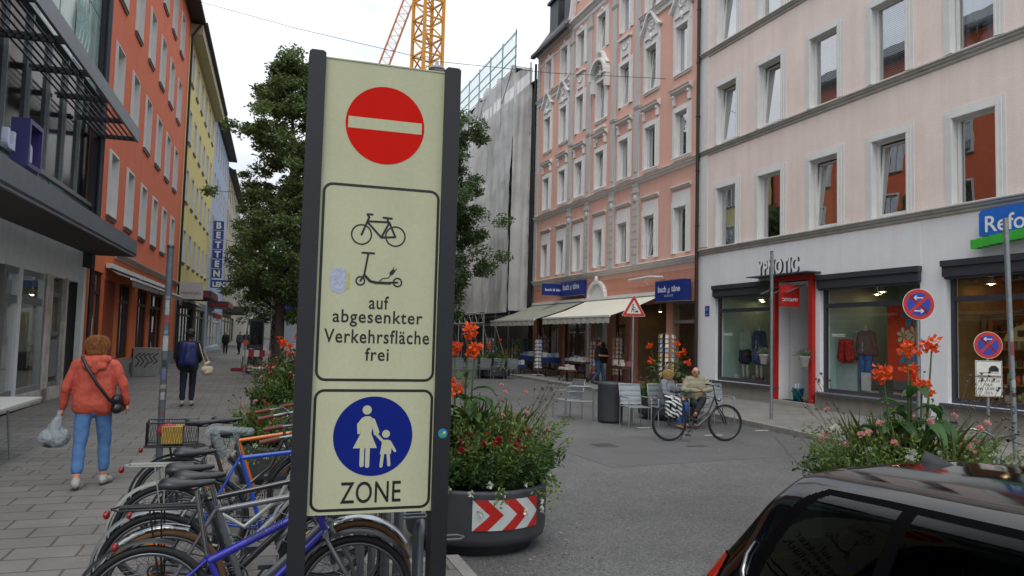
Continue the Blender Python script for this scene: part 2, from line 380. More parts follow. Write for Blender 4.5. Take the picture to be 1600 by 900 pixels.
# ---------------------------------------------------------------- ground
def paving(name, col, bw, bh, mortar=.010, rot=0.):
    m = bpy.data.materials.new(name); m.use_nodes = True; t = m.node_tree; t.nodes.clear(); n = t.nodes.new; l = t.links.new
    o = n('ShaderNodeOutputMaterial'); b = n('ShaderNodeBsdfPrincipled'); l(b.outputs[0], o.inputs[0])
    b.inputs['Roughness'].default_value = .7
    tc = n('ShaderNodeTexCoord'); mp = n('ShaderNodeMapping'); mp.inputs['Rotation'].default_value[2] = rot; l(tc.outputs['Object'], mp.inputs[0])
    # slight waviness so that joints are not ruled lines
    nw = n('ShaderNodeTexNoise'); nw.inputs['Scale'].default_value = 1.3; nw.inputs['Detail'].default_value = 3; l(tc.outputs['Object'], nw.inputs['Vector'])
    vs = n('ShaderNodeVectorMath'); vs.operation = 'SUBTRACT'; vs.inputs[1].default_value = (.5, .5, .5); l(nw.outputs['Color'], vs.inputs[0])
    vk = n('ShaderNodeVectorMath'); vk.operation = 'SCALE'; vk.inputs['Scale'].default_value = .03; l(vs.outputs[0], vk.inputs[0])
    va = n('ShaderNodeVectorMath'); l(mp.outputs[0], va.inputs[0]); l(vk.outputs[0], va.inputs[1])
    br = n('ShaderNodeTexBrick'); br.offset = .5; br.inputs['Scale'].default_value = 1; br.inputs['Brick Width'].default_value = bw
    br.inputs['Row Height'].default_value = bh; br.inputs['Mortar Size'].default_value = mortar; br.inputs['Mortar Smooth'].default_value = .35
    c = lin(col); br.inputs['Color1'].default_value = (*[x * 1.08 for x in c], 1); br.inputs['Color2'].default_value = (*[x * .88 for x in c], 1)
    br.inputs['Mortar'].default_value = (*[x * .38 for x in c], 1); br.inputs['Bias'].default_value = .1
    l(va.outputs[0], br.inputs['Vector'])
    a = n('ShaderNodeTexNoise'); a.inputs['Scale'].default_value = .6; a.inputs['Detail'].default_value = 9; a.inputs['Roughness'].default_value = .7; l(tc.outputs['Object'], a.inputs['Vector'])
    a2 = n('ShaderNodeTexNoise'); a2.inputs['Scale'].default_value = 90; a2.inputs['Detail'].default_value = 3; l(tc.outputs['Object'], a2.inputs['Vector'])
    mr_ = n('ShaderNodeMapRange'); mr_.inputs[1].default_value = .3; mr_.inputs[2].default_value = .7; mr_.inputs[3].default_value = .72; mr_.inputs[4].default_value = 1.2; l(a.outputs[0], mr_.inputs[0])
    m2 = n('ShaderNodeMapRange'); m2.inputs[1].default_value = .3; m2.inputs[2].default_value = .7; m2.inputs[3].default_value = .88; m2.inputs[4].default_value = 1.12; l(a2.outputs[0], m2.inputs[0])
    vo = n('ShaderNodeTexVoronoi'); vo.inputs['Scale'].default_value = 2.1; l(tc.outputs['Object'], vo.inputs['Vector'])   # gum spots
    m3 = n('ShaderNodeMapRange'); m3.inputs[1].default_value = .03; m3.inputs[2].default_value = .05; m3.inputs[3].default_value = .72; m3.inputs[4].default_value = 1; l(vo.outputs['Distance'], m3.inputs[0])
    k = n('ShaderNodeMath'); k.operation = 'MULTIPLY'; l(mr_.outputs[0], k.inputs[0]); l(m2.outputs[0], k.inputs[1])
    k2 = n('ShaderNodeMath'); k2.operation = 'MULTIPLY'; l(k.outputs[0], k2.inputs[0]); l(m3.outputs[0], k2.inputs[1])
    v = n('ShaderNodeVectorMath'); v.operation = 'SCALE'; l(br.outputs['Color'], v.inputs[0]); l(k2.outputs[0], v.inputs['Scale']); l(v.outputs[0], b.inputs['Base Color'])
    bp = n('ShaderNodeBump'); bp.inputs['Strength'].default_value = .6; bp.inputs['Distance'].default_value = .01
    iv = n('ShaderNodeMath'); iv.operation = 'SUBTRACT'; iv.inputs[0].default_value = 1; l(br.outputs['Fac'], iv.inputs[1]); l(iv.outputs[0], bp.inputs['Height']); l(bp.outputs[0], b.inputs['Normal'])
    return m
def asphalt():
    m = bpy.data.materials.new('asphalt'); m.use_nodes = True; t = m.node_tree; t.nodes.clear(); n = t.nodes.new; l = t.links.new
    o = n('ShaderNodeOutputMaterial'); b = n('ShaderNodeBsdfPrincipled'); l(b.outputs[0], o.inputs[0]); b.inputs['Roughness'].default_value = .8
    tc = n('ShaderNodeTexCoord')
    def nz(sc, det, lo, hi, a=.3, c=.7, rough=.6):
        q = n('ShaderNodeTexNoise'); q.inputs['Scale'].default_value = sc; q.inputs['Detail'].default_value = det; q.inputs['Roughness'].default_value = rough; l(tc.outputs['Object'], q.inputs['Vector'])
        r = n('ShaderNodeMapRange'); r.inputs[1].default_value = a; r.inputs[2].default_value = c; r.inputs[3].default_value = lo; r.inputs[4].default_value = hi; l(q.outputs[0], r.inputs[0]); return r.outputs[0], q
    big, _ = nz(.22, 9, .66, 1.28); mid, _ = nz(3, 6, .9, 1.1); fine, fq = nz(120, 2, .25, 1.9); f2, _ = nz(38, 3, .62, 1.45)
    vo = n('ShaderNodeTexVoronoi'); vo.feature = 'DISTANCE_TO_EDGE'; vo.inputs['Scale'].default_value = .13
    wn = n('ShaderNodeTexNoise'); wn.inputs['Scale'].default_value = 1.4; wn.inputs['Detail'].default_value = 8; l(tc.outputs['Object'], wn.inputs['Vector'])
    wv = n('ShaderNodeVectorMath'); wv.operation = 'SCALE'; wv.inputs['Scale'].default_value = 1.1; l(wn.outputs['Color'], wv.inputs[0])
    wa = n('ShaderNodeVectorMath'); l(tc.outputs['Object'], wa.inputs[0]); l(wv.outputs[0], wa.inputs[1]); l(wa.outputs[0], vo.inputs['Vector'])
    crk = n('ShaderNodeMapRange'); crk.inputs[1].default_value = .0; crk.inputs[2].default_value = .004; crk.inputs[3].default_value = .6; crk.inputs[4].default_value = 1; l(vo.outputs[0], crk.inputs[0])
    sx = n('ShaderNodeSeparateXYZ'); l(tc.outputs['Object'], sx.inputs[0])
    cur = None
    for src in (big, mid, fine, f2, crk.outputs[0]):
        if cur is None: cur = src; continue
        k = n('ShaderNodeMath'); k.operation = 'MULTIPLY'; l(cur, k.inputs[0]); l(src, k.inputs[1]); cur = k.outputs[0]
    v = n('ShaderNodeVectorMath'); v.operation = 'SCALE'; v.inputs[0].default_value = (.084, .082, .079); l(cur, v.inputs['Scale']); l(v.outputs[0], b.inputs['Base Color'])
    bp = n('ShaderNodeBump'); bp.inputs['Strength'].default_value = .5; bp.inputs['Distance'].default_value = .006; l(fq.outputs[0], bp.inputs['Height']); l(bp.outputs[0], b.inputs['Normal'])
    return m
M_asph = asphalt()
M_pave = paving('paving', '#6c6964', .50, .34, .012)
M_pave2 = paving('paving_right', '#7d7a73', .42, .30)
M_kerb = mat('kerb_granite', '#7d7a74', .75, var=.18, scale=3, fine=.2, bump=.3)
M_setts = paving('setts', '#77746d', .16, .13, .014)
ROADZ = -.12
S('road', MB().quad((-400, -400, ROADZ), (400, -400, ROADZ), (400, 900, ROADZ), (-400, 900, ROADZ)), M_asph)
def slab_poly(name, pts, z0, z1, m): mb = MB(); mb.prism(pts, lambda x, y, t: (x, y, t), z0, z1); return S(name, mb, m)
slab_poly('sidewalk', [(-4.6, -12), (1.56, -12), (1.56, 6.02), (.9, 6.02), (.9, 12.0), (-.35, 12.0), (-.35, 60), (-.2, 220), (-4.6, 220)], ROADZ - .3, 0, M_pave)
slab_poly('sidewalk_setts', [(-.35, 12.0), (.9, 12.0), (1.2, 60), (1.2, 220), (-.2, 220), (-.35, 60)], ROADZ - .3, -.004, M_setts)
def kerb(name, pts, w, top, side=1):
    mb = MB(); k = len(pts)
    for i in range(k - 1):
        a, b = Vector((*pts[i], 0)), Vector((*pts[i + 1], 0)); Ln = (b - a).length; d = (b - a).normalized(); nn = Vector((-d.y, d.x, 0)) * w * side
        cnt = max(1, int(Ln / 1.0)); g = .006
        for j in range(cnt):
            p, q = a + d * (Ln * j / cnt + g), a + d * (Ln * (j + 1) / cnt - g); h = top + .002 * ((j * 7) % 3 - 1)
            vs = [(p.x, p.y, ROADZ - .1), (q.x, q.y, ROADZ - .1), ((q + nn).x, (q + nn).y, ROADZ - .1), ((p + nn).x, (p + nn).y, ROADZ - .1),
                  (p.x, p.y, h - .012), (q.x, q.y, h - .012), ((q + nn).x, (q + nn).y, h), ((p + nn).x, (p + nn).y, h)]
            nb = Vector((-d.y, d.x, 0)) * .012 * side
            vs += [((p + nb).x, (p + nb).y, h), ((q + nb).x, (q + nb).y, h)]
            mb.add(vs, [(0, 3, 2, 1), (8, 9, 6, 7), (4, 5, 9, 8), (0, 1, 5, 4), (2, 3, 7, 6), (3, 0, 4, 8, 7), (1, 2, 6, 9, 5)])
    return S(name, mb, M_kerb)
kerb('kerb_stones', [(1.68, -12), (1.68, 6.14)], .118, .004)
kerb('kerb_stones', [(1.56, 6.14), (.9, 6.14)], .118, .004)
kerb('kerb_stones', [(1.02, 6.15), (1.02, 60)], .118, .004)
RK = [(10.6, -12), (10.6, 8), (10.78, 12.46), (11.04, 15.51), (11.6, 20.5), (11.98, 25.5), (11.98, 32), (11.7, 45), (11.6, 120)]
slab_poly('pavement', [(x + .12, y) for x, y in RK] + [(14.95, 120), (15.1, 23), (15.6, -12)], ROADZ - .3, 0, M_pave2)
kerb('kerb_stones', RK, .118, .006, -1)
mb = MB()   # small white painted corner marks of the parking bays
for (x, y) in ((8.1, 15.0), (8.9, 13.6), (10.6, 14.2), (9.4, 9.9), (7.6, 12.2)):
    mb.box((x, y, ROADZ - .02), (x + .42, y + .07, ROADZ + .004))
S('road_marking', mb, mat('road_paint', '#b9b7b0', .7, var=.2, scale=20))
mb = MB(); mb.ring((6.1, 12.6, ROADZ - .01), (0, 0, 1), .3, .018, 28, 6); mb.lathe([(0, 0), (.27, 0), (.27, .012)], 28, (6.1, 12.6, ROADZ - .007))
for j in range(-3, 4): mb.box((6.1 - .2, 12.6 + j * .06 - .012, ROADZ), (6.3, 12.6 + j * .06 + .012, ROADZ + .008))
tag(P('manhole_cover', mb, mat('cast_iron', '#4a4845', .6, .3)), 'round iron manhole cover let into the asphalt', 'manhole cover')

# ---------------------------------------------------------------- facade system (local: x along, y towards the street, z up)
M_glassU = glass('window_glass', (.78, .82, .83), .34, .0)
M_glassS = glass('shop_glass', (.88, .92, .91), .02, .0)
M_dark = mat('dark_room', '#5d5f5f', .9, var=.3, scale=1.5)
M_white = mat('white_frame', '#d6d5d1', .45, var=.05)
M_curt_sky = mat('curtain', '#aeb5ba', .9, var=.2, scale=5)  # curtain cloth whose pale tone also imitates sky reflected in the panes
M_black = mat('black_metal', '#1b1c1f', .4, var=.15)
M_anth = mat('anthracite_metal', '#33363d', .45, var=.12)
M_zinc = mat('zinc_sheet', '#5a5e62', .45, .4, var=.15, scale=3)
M_steel = mat('steel', '#a9adb0', .32, .85, var=.1)
M_galv = mat('galvanised', '#858a8c', .45, .55, var=.18, scale=12)
def facade(b, x0, x1, z0, z1, holes, mats, depth=.32, back=9., name='wall', roomd=1.1, backing=True, room=None):
    """wall with real openings, reveals, a dark room volume behind them and a closed back"""
    mb = MB(); xs = sorted({x0, x1, *[h[0] for h in holes], *[h[1] for h in holes]}); zs = sorted({z0, z1, *[h[2] for h in holes], *[h[3] for h in holes]})
    for i in range(len(xs) - 1):
        for j in range(len(zs) - 1):
            cx, cz = (xs[i] + xs[i + 1]) / 2, (zs[j] + zs[j + 1]) / 2
            if any(h[0] < cx < h[1] and h[2] < cz < h[3] for h in holes): continue
            mb.quad((xs[i + 1], 0, zs[j]), (xs[i], 0, zs[j]), (xs[i], 0, zs[j + 1]), (xs[i + 1], 0, zs[j + 1]))
    for (a, c, e, g, *_) in holes:
        d = -depth
        rv = min(2, len(mats) - 1) if len(mats) > 2 else 0
        mb.quad((a, 0, e), (a, d, e), (a, d, g), (a, 0, g), rv); mb.quad((c, d, e), (c, 0, e), (c, 0, g), (c, d, g), rv)
        mb.quad((a, 0, g), (a, d, g), (c, d, g), (c, 0, g), rv); mb.quad((a, d, e), (a, 0, e), (c, 0, e), (c, d, e), rv)
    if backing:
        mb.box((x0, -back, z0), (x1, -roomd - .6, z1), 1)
    for xx in (x0, x1): mb.quad((xx, 0, z0), (xx, -roomd - .6, z0), (xx, -roomd - .6, z1), (xx, 0, z1))
    mb.quad((x0, 0, z1), (x1, 0, z1), (x1, -roomd - .6, z1), (x0, -roomd - .6, z1))
    return P(name, mb, mats, b)
def window_proto(b, w, h, frame=M_white, fw=.07, rec=.16, tilt=False, curtain=0, surr=None, sw=.15, sd=.05, sill=None, casement=1, blind=False, head=None, glassm=None, cm=None):
    """origin at the middle of the bottom edge of the opening, frame set back from the wall face"""
    f = MB(); y = -rec
    x0, x1 = -w / 2, w / 2; o = .002
    f.box((x0 + o, y - .06, o), (x0 + fw, y, h - o)); f.box((x1 - fw, y - .06, o), (x1 - o, y, h - o))
    f.box((x0 + fw, y - .06, o), (x1 - fw, y, fw)); f.box((x0 + fw, y - .06, h - fw), (x1 - fw, y, h - o))
    for k in range(1, casement):
        xm = x0 + w * k / casement; f.box((xm - .045, y - .06, fw), (xm + .045, y + .008, h - fw))
    if casement == 3: pass
    win = P('window', f, frame, b)
    g = MB(); gx0, gx1, gz0, gz1 = x0 + fw, x1 - fw, fw, h - fw
    if tilt:   # sash tipped inwards at the head
        s_ = MB(); t = .15
        def pt(x, z, q=0): return (x, y - .03 - (z - gz0) / (gz1 - gz0) * t + q, z)
        for (a, c, e, k) in ((gx0, gx0 + .06, gz0, gz1 - .02), (gx1 - .06, gx1, gz0, gz1 - .02), (gx0 + .06, gx1 - .06, gz0, gz0 + .06), (gx0 + .06, gx1 - .06, gz1 - .08, gz1 - .02)):
            vs = [pt(a, e, .0), pt(c, e, .0), pt(c, k, .0), pt(a, k, .0), pt(a, e, .05), pt(c, e, .05), pt(c, k, .05), pt(a, k, .05)]
            s_.add(vs, [(0, 1, 2, 3), (4, 7, 6, 5), (0, 4, 5, 1), (1, 5, 6, 2), (2, 6, 7, 3), (3, 7, 4, 0)])
        P('sash', s_, frame, win)
        g.quad(pt(gx0 + .05, gz0 + .05, .02), pt(gx1 - .05, gz0 + .05, .02), pt(gx1 - .05, gz1 - .06, .02), pt(gx0 + .05, gz1 - .06, .02))
    else:
        g.quad((gx0, y - .03, gz0), (gx1, y - .03, gz0), (gx1, y - .03, gz1), (gx0, y - .03, gz1))
    P('pane', g, glassm or M_glassU, win)
    if curtain:
        c = MB(); n = 26; yy = y - .32
        spans = {1: [(x0 - .1, x0 + w * .34), (x1 - w * .34, x1 + .1)], 2: [(x0 - .1, x1 + .1)], 3: [(x0 - .1, x0 + w * .3)]}[curtain]
        for (a, e) in spans:
            for i in range(n):
                xa, xb = a + (e - a) * i / n, a + (e - a) * (i + 1) / n
                ya, yb = yy + .03 * math.sin(i * 1.7), yy + .03 * math.sin((i + 1) * 1.7)
                c.add([(xa, ya, -.1), (xb, yb, -.1), (xb, yb, h + .2), (xa, ya, h + .2)], [(0, 1, 2, 3)], 0, True)
        P('curtain', c, cm or M_curt_sky, win)
    if blind:
        c = MB(); k = int(h / .05)
        for i in range(k): c.quad((gx0, y - .09, gz0 + i * .05), (gx1, y - .09, gz0 + i * .05), (gx1, y - .115, gz0 + i * .05 + .036), (gx0, y - .115, gz0 + i * .05 + .036))
        P('blind', c, mat('blind_slats', '#a4abb1', .5), win)
    if surr:
        s_ = MB(); e = .004
        for (i, (ww, dd)) in enumerate(((sw, sd * .55), (sw * .62, sd), (sw * .25, sd * 1.4))):
            o2 = ww; yb = 0.0 if i == 0 else 0.0
            s_.box((x0 - o2, .001, -.0), (x0 - (0 if i == 0 else -.0) - e * i, dd, h)); s_.box((x1 + e * i, .001, 0), (x1 + o2, dd, h))
            s_.box((x0 - o2, .001, h + e * i), (x1 + o2, dd - .0005, h + o2))
        P('surround', s_, surr, win)
    if head: head(win, w, h)
    if sill:
        s_ = MB(); s_.box((x0 - sw * .9, -rec + .004, -.05), (x1 + sw * .9, .09, -.003)); s_.box((x0 - sw * .8, .001, -.12), (x1 + sw * .8, .055, -.052)); P('sill', s_, sill, win)
    return win
def place(proto, xs, z, skip=()):
    for x in xs: cp(proto, proto.parent, (x, 0, z), None)
RX = T('pale_house', 'pale cream rendered apartment house above the clothes shop and the health food shop', 'building', (15.07, 23.14, 0), math.atan2(.99991, -.01324))
def cornice(mb, x0, x1, z, prof, m=0, end=True):
    """prof: list of (out, dz) from the bottom up; a moulding extruded along x"""
    k = len(prof); vs = [(x, o, z + dz) for x in (x0, x1) for (o, dz) in prof]
    fs = [(i, i + 1, k + i + 1, k + i) for i in range(k - 1)]
    mb.add(vs, fs, m); mb.add([(x0, -.001, z + prof[0][1])] + vs[:k] + [(x0, -.001, z + prof[-1][1])], [tuple(range(k + 2))], m)
    mb.add([(x1, -.001, z + prof[0][1])] + vs[k:] + [(x1, -.001, z + prof[-1][1])], [tuple(range(k + 2))[::-1]], m)
    mb.quad((x0, -.001, z + prof[-1][1]), (x0, prof[-1][0], z + prof[-1][1]), (x1, prof[-1][0], z + prof[-1][1]), (x1, -.001, z + prof[-1][1]), m)
    mb.quad((x0, -.001, z + prof[0][1]), (x1, -.001, z + prof[0][1]), (x1, prof[0][0], z + prof[0][1]), (x0, prof[0][0], z + prof[0][1]), m)
PR = [(.02, .04), (.04, .07), (.04, .11), (.09, .15), (.09, .18), (.13, .21), (.13, .24), (0.02, .28)]
# ---- pale house
M_cream = mat('cream_render', '#e8d5cb', .85, var=.07, scale=.8, streak=.09, fine=.05, bump=.35, bscale=35)
M_creamw = mat('white_render', '#dcdcdc', .85, var=.04, scale=1, streak=.05, fine=.04, bump=.2, bscale=35)
M_trimw = mat('white_stucco', '#d6d4d0', .8, var=.06, scale=3, streak=.06)
M_trimg = mat('grey_cornice', '#aaa79f', .8, var=.12, scale=3, streak=.15)
bw = [(-1.24, 1.06), (-3.5, 1.06), (-5.86, 1.08), (-8.17, 1.08), (-10.55, 1.1), (-12.9, 1.1), (-15.2, 1.1)]
rows = [(5.1, 2.05), (8.72, 2.05), (12.32, 2.05), (15.9, 1.9)]
holes = [(x - w / 2, x + w / 2, z, z + h) for (z, h) in rows for (x, w) in bw]
shop = [(-3.84, -.62, .52, 3.72), (-5.5, -3.95, .14, 3.7), (-9.05, -5.68, .48, 3.74), (-15.4, -9.78, .55, 3.8)]
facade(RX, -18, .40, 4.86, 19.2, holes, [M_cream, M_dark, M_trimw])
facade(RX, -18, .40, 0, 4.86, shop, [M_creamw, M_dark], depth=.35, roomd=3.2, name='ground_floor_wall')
mb = MB(); mb.box((-18, .002, 4.86), (-17.4, .03, 19)); mb.box((-.14, .002, 5.2), (.40, .035, 18.9)); P('corner_strip', mb, M_trimw, RX)
for z in (4.86, 8.42, 12.02): mb = MB(); cornice(mb, -18, .42, z, PR); P('cornice', mb, M_trimg, RX)
mb = MB(); mb.box((-9.1, .002, 3.78), (-.9, .025, 4.85)); P('fascia_panel', mb, M_creamw, RX)
mb = MB(); mb.box((-18, -9, 19.2), (.4, .4, 19.5)); P('roof', mb, M_zinc, RX)
mb = MB()
for (a, c) in ((-3.9, -.5), (-9.3, -5.55), (-15.5, -9.6)): mb.box((a, .002, 0.0), (c, .03, .50))
P('plinth', mb, mat('plinth_stone', '#8d897f', .85, var=.1, scale=4, streak=.15, bump=.2), RX)
pr = []
for wi, kw in enumerate([dict(tilt=True, curtain=3), dict(curtain=0), dict(tilt=True, curtain=1, cm=mat('olive_curtain', '#7d7a52', .9)), dict(curtain=0, tilt=True), dict(blind=True), dict(curtain=2), dict(tilt=True)]):
    pr.append(window_proto(RX, 1.07, 2.05, surr=M_trimw, sw=.22, sd=.045, rec=.12, **kw))
pat = [[5, 1, 2, 3, 1, 5, 1], [0, 0, 4, 4, 5, 4, 1], [0, 5, 4, 5, 4, 5, 1]]  # full curtains and blinds spread here to imitate pale reflected sky
for r_, (z, h) in enumerate(rows[:3]):
    for c_, (x, w) in enumerate(bw): cp(pr[pat[r_][c_]], RX, (x, 0, z))
for p_ in pr: rm(p_)
mb = MB()
for k in range(7):
    a0 = k * .9
    for q in range(9): mb.tube([(-10.35, -.35, 8.85), (-10.35 + .12 * math.cos(q * .7 + k), -.35 + .05 * math.sin(q * 2), 9.05 + .03 * q), (-10.35 + .27 * math.cos(q * .7 + k), -.36, 9.08 + .035 * q)], [.012, .01, .002], 5)
P('window_plant', mb, mat('pot_plant_green', '#33452a', .6), RX)
# shop windows
def shopwin(x0, x1, z0, z1, zt, mull=(), frame=M_anth, shutter=True, par=RX, rec=.12, panes=M_glassS):
    f = MB(); y = -rec; w = .09
    f.box((x0 + .002, y - .1, z0), (x0 + w, y, z1)); f.box((x1 - w, y - .1, z0), (x1 - .002, y, z1)); f.box((x0 + w, y - .1, z0 + .002), (x1 - w, y, z0 + .12))
    f.box((x0 + w, y - .1, z1 - .09), (x1 - w, y, z1 - .002)); f.box((x0 + w, y - .1, zt - .06), (x1 - w, y + .02, zt + .06))
    for m_ in mull: f.box((m_ - .04, y - .1, z0 + .12), (m_ + .04, y - .003, z1 - .09))
    s_ = P('shop_window', f, frame, par)
    P('pane', MB().quad((x0 + w, y - .05, z0 + .12), (x1 - w, y - .05, z0 + .12), (x1 - w, y - .05, z1 - .09), (x0 + w, y - .05, z1 - .09)), panes, s_)
    if shutter:
        h = MB(); h.box((x0 - .04, -.1, z1 - .34), (x1 + .04, .10, z1 - .1)); h.box((x0 - .06, -.1, z1 - .1), (x1 + .06, .14, z1 + .04)); h.box((x0, -.1, z1 - .39), (x1, .07, z1 - .342)); P('shutter_box', h, frame, s_)
        h = MB(); h.box((x0 - .1, -.1, z0 - .06), (x1 + .1, .16, z0 - .004)); P('ledge', h, mat('slate_ledge', '#4a4a55', .5, var=.1), s_)
    return s_
shopwin(-3.84, -.62, .52, 3.72, 2.9); shopwin(-9.05, -5.68, .48, 3.74, 2.92); shopwin(-15.4, -9.78, .55, 3.8, 2.95, mull=(-12.6,))
# shop interiors: rooms with lit ceiling lamps
def interior(x0, x1, z0, z1, wall, floor_, ceil, depth=2.9, lamps=3, par=RX, fnm='shop_interior', strength=16):
    mb = MB(); y0, y1 = -.36, -depth
    mb.quad((x0, y1, z0), (x1, y1, z0), (x1, y1, z1), (x0, y1, z1), 0); mb.quad((x0, y0, z0), (x0, y1, z0), (x0, y1, z1), (x0, y0, z1), 0)
    mb.quad((x1, y0, z0), (x1, y1, z0), (x1, y1, z1), (x1, y0, z1), 0); mb.quad((x0, y0, z0), (x1, y0, z0), (x1, y1, z0), (x0, y1, z0), 1); mb.quad((x0, y0, z1), (x1, y0, z1), (x1, y1, z1), (x0, y1, z1), 2)
    it = P(fnm, mb, [wall, floor_, ceil], par)
    for i in range(lamps):
        xx = x0 + (x1 - x0) * (i + .5) / lamps; yy = -1.0 - .7 * (i % 2)
        l_ = MB(); l_.tube([(xx, yy, z1), (xx, yy, z1 - .25)], .012, 6); l_.lathe([(.02, -.25), (.05, -.28), (.11, -.42)], 16, (xx, yy, z1)); cl = P('ceiling_lamp', l_, M_white, par)
        b_ = MB(); b_.sph((xx, yy, z1 - .40), .05, 12, 8); P('bulb', b_, mat('lamp_glow', '#ffe2b0', .5, var=0, emis=('#ffdca0', strength)), cl)
w1 = mat('shop_wall_green', '#a9c2bc', .8, var=.1, scale=1); w2 = mat('shop_floor', '#77736a', .5, var=.15); w3 = mat('shop_ceiling', '#6a625a', .8)
interior(-3.9, -.56, .5, 3.7, w1, w2, w3, lamps=4); interior(-9.1, -5.62, .46, 3.72, w1, w2, w3, lamps=4)
interior(-15.5, -9.7, .5, 3.75, mat('wood_wall', '#8a6a3e', .7, var=.2, scale=4), w2, w3, lamps=7, depth=2.6, strength=22)
# recessed shop entrance with a red portal
M_red = mat('red_lacquer', '#a8211a', .45, var=.08)
mb = MB(); mb.box((-3.94, -1.4, .14), (-3.86, -.36, 3.7)); mb.box((-5.6, -1.4, .14), (-5.5, -.36, 3.7)); mb.box((-5.5, -1.5, .14), (-4.7, -1.4, 3.7)); mb.box((-5.5, -1.4, 3.6), (-3.95, -.36, 3.7))
mb.quad((-4.02, -.35, .14), (-4.02, -1.35, .14), (-4.02, -1.35, 3.6), (-4.02, -.35, 3.6)); P('entrance_recess', mb, M_creamw, RX)
mb = MB(); mb.box((-5.6, -1.4, -.01), (-3.86, .22, .14)); P('entrance_step', mb, mat('step_stone', '#8d897f', .85), RX)
mb = MB(); mb.box((-4.7, -1.44, .14), (-3.95, -1.40, 3.6)); P('entrance_door', mb, [mat('door_glass_dark', '#39413f', .15)], RX)
mb = MB(); mb.box((-3.93, -.3, .145), (-3.79, .13, 3.84)); mb.box((-5.5, -.3, .145), (-5.36, .13, 3.84)); mb.box((-5.36, -.3, 3.70), (-3.93, .13, 3.84)); P('entrance_portal', mb, M_red, RX)
mb = MB(); mb.box((-5.75, .0, 3.86), (-3.0, .5, 3.89)); P('portal_shelf', mb, M_zinc, RX)
mb = MB(); mb.obox((-4.62, .42, 3.42), (.62, 0, 0), (0, .34, -.13), (0, .002, .006)); P('glass_canopy', mb, glass('canopy_glass', (.8, .85, .85), .15), RX)
mb = MB()
for x in (-5.2, -4.62, -4.04): mb.bar((x, .09, 3.56), (x, .76, 3.30), .025)
P('canopy_bracket', mb, M_steel, RX)
FL = Flat((0, 0, 0), (-1, 0, 0), (0, 0, 1), (0, 1, 0))       # writing on the right-hand facades: seen from the street x runs backwards
def letters(par, name, txt, cx, zb, h, y, m, width=None, th=.04, bold=.02, spacing=1.0, y0=None):
    mb = MB(); Flat((0, y, 0), (-1, 0, 0), (0, 0, 1), (0, 1, 0)).text(mb, txt, -cx, zb, h, 0, 0, width, bold, th, spacing); return P(name, mb, m, par)
mb = MB(); Flat((0, .34, 0), (-1, 0, 0), (0, 0, 1), (0, 1, 0)).text(mb, 'YPNOTIC', 4.32, 3.93, .40, 0, 0, 1.85, .035, .07, 1.08, side=1); P('shop_lettering', mb, [mat('letter_silver', '#dcdedf', .4), mat('letter_side', '#3a3b3e', .5)], RX)
def signbox(par, x, z, w, h, y, m, txt=None, tm=None, th=.05, tw=.8, name='shop_sign', zt=.35, hh=None, side=False):
    mb = MB(); mb.box((x - w / 2, y, z - h / 2), (x + w / 2, y + th, z + h / 2)); s_ = P(name, mb, m, par)
    if txt: letters(s_, 'lettering', txt, x, z - h / 2 + h * zt, hh, y + th + .003, tm, width=w * tw, th=.001, bold=.02)
    return s_
M_ltw = mat('letter_white', '#dcdcd8', .5, var=.02)
signbox(RX, -4.0, 2.2, .62, .62, -1.33, M_red, 'YPNOTIC', M_ltw, zt=.15, tw=.85)   # on the back wall of the recess
# red projecting sign, at right angles to the wall
mb = MB(); mb.box((-5.02, .15, 2.9), (-4.96, .82, 3.52)); ps = P('projecting_sign', mb, M_red, RX)
mb = MB(); Flat((-4.955, .485, 0), (0, -1, 0), (0, 0, 1), (1, 0, 0)).text(mb, 'YPNOTIC', 0, 3.05, None, .002, 0, .56, .02); 
Flat((-5.025, .485, 0), (0, 1, 0), (0, 0, 1), (-1, 0, 0)).text(mb, 'YPNOTIC', 0, 3.05, None, .002, 0, .56, .02); P('lettering', mb, M_ltw, ps)
for x in (-1.15, -6.2): letters(RX, 'window_lettering', 'YPNOTIC', x, 2.05, None, -.155, M_ltw, width=.5, th=.001, bold=.02)
letters(RX, 'window_lettering', 'YPNOTIC', -3.6, 2.05, None, -.155, M_ltw, width=.4, th=.001, bold=.02)
# street name plate
mb = MB(); mb.box((-.28, .002, 2.72), (-.02, .012, 3.08)); s_ = P('number_plate', mb, mat('enamel_blue', '#1d3a86', .3), RX)
mb = MB(); Flat((0, .014, 0), (-1, 0, 0), (0, 0, 1), (0, 1, 0)).text(mb, '21', .15, 2.92, .1, 0, 0); mb.box((-.24, .0125, 2.78), (-.06, .0145, 2.80)); P('lettering', mb, M_ltw, s_)
# blue and green shop sign at the right edge of the picture
mb = MB(); pts = [(-13.6, 4.28), (-10.8, 4.28), (-10.8, 4.78), (-10.88, 4.86), (-13.6, 4.92)]
mb.prism([(x, z - .0) for x, z in pts], lambda x, z, t: (x, t, z), .10, .22); rs = P('shop_sign', mb, mat('sign_blue', '#1c62b8', .35), RX)
mb = MB(); n = 20; bot = [(-10.62 - 3 * i / n, 4.02 + .14 * math.sin(PI * min(1, i / n * 1.6) * .5)) for i in range(n + 1)]; top = [(x, z + .2 + .02) for x, z in bot]
for i in range(n):
    (xa, za), (xb, zb) = bot[i], bot[i + 1]; mb.box((xb, .08, min(za, zb)), (xa, .26, za + .2))
P('green_wave', mb, mat('sign_green', '#3aa53a', .35), rs)
letters(rs, 'lettering', 'Reformhaus', -12.15, 4.36, .34, .223, M_ltw, width=2.4, th=.004, bold=.01)
mb = MB(); mb.box((-16, .05, 4.05), (-13.62, .14, 4.1)); 
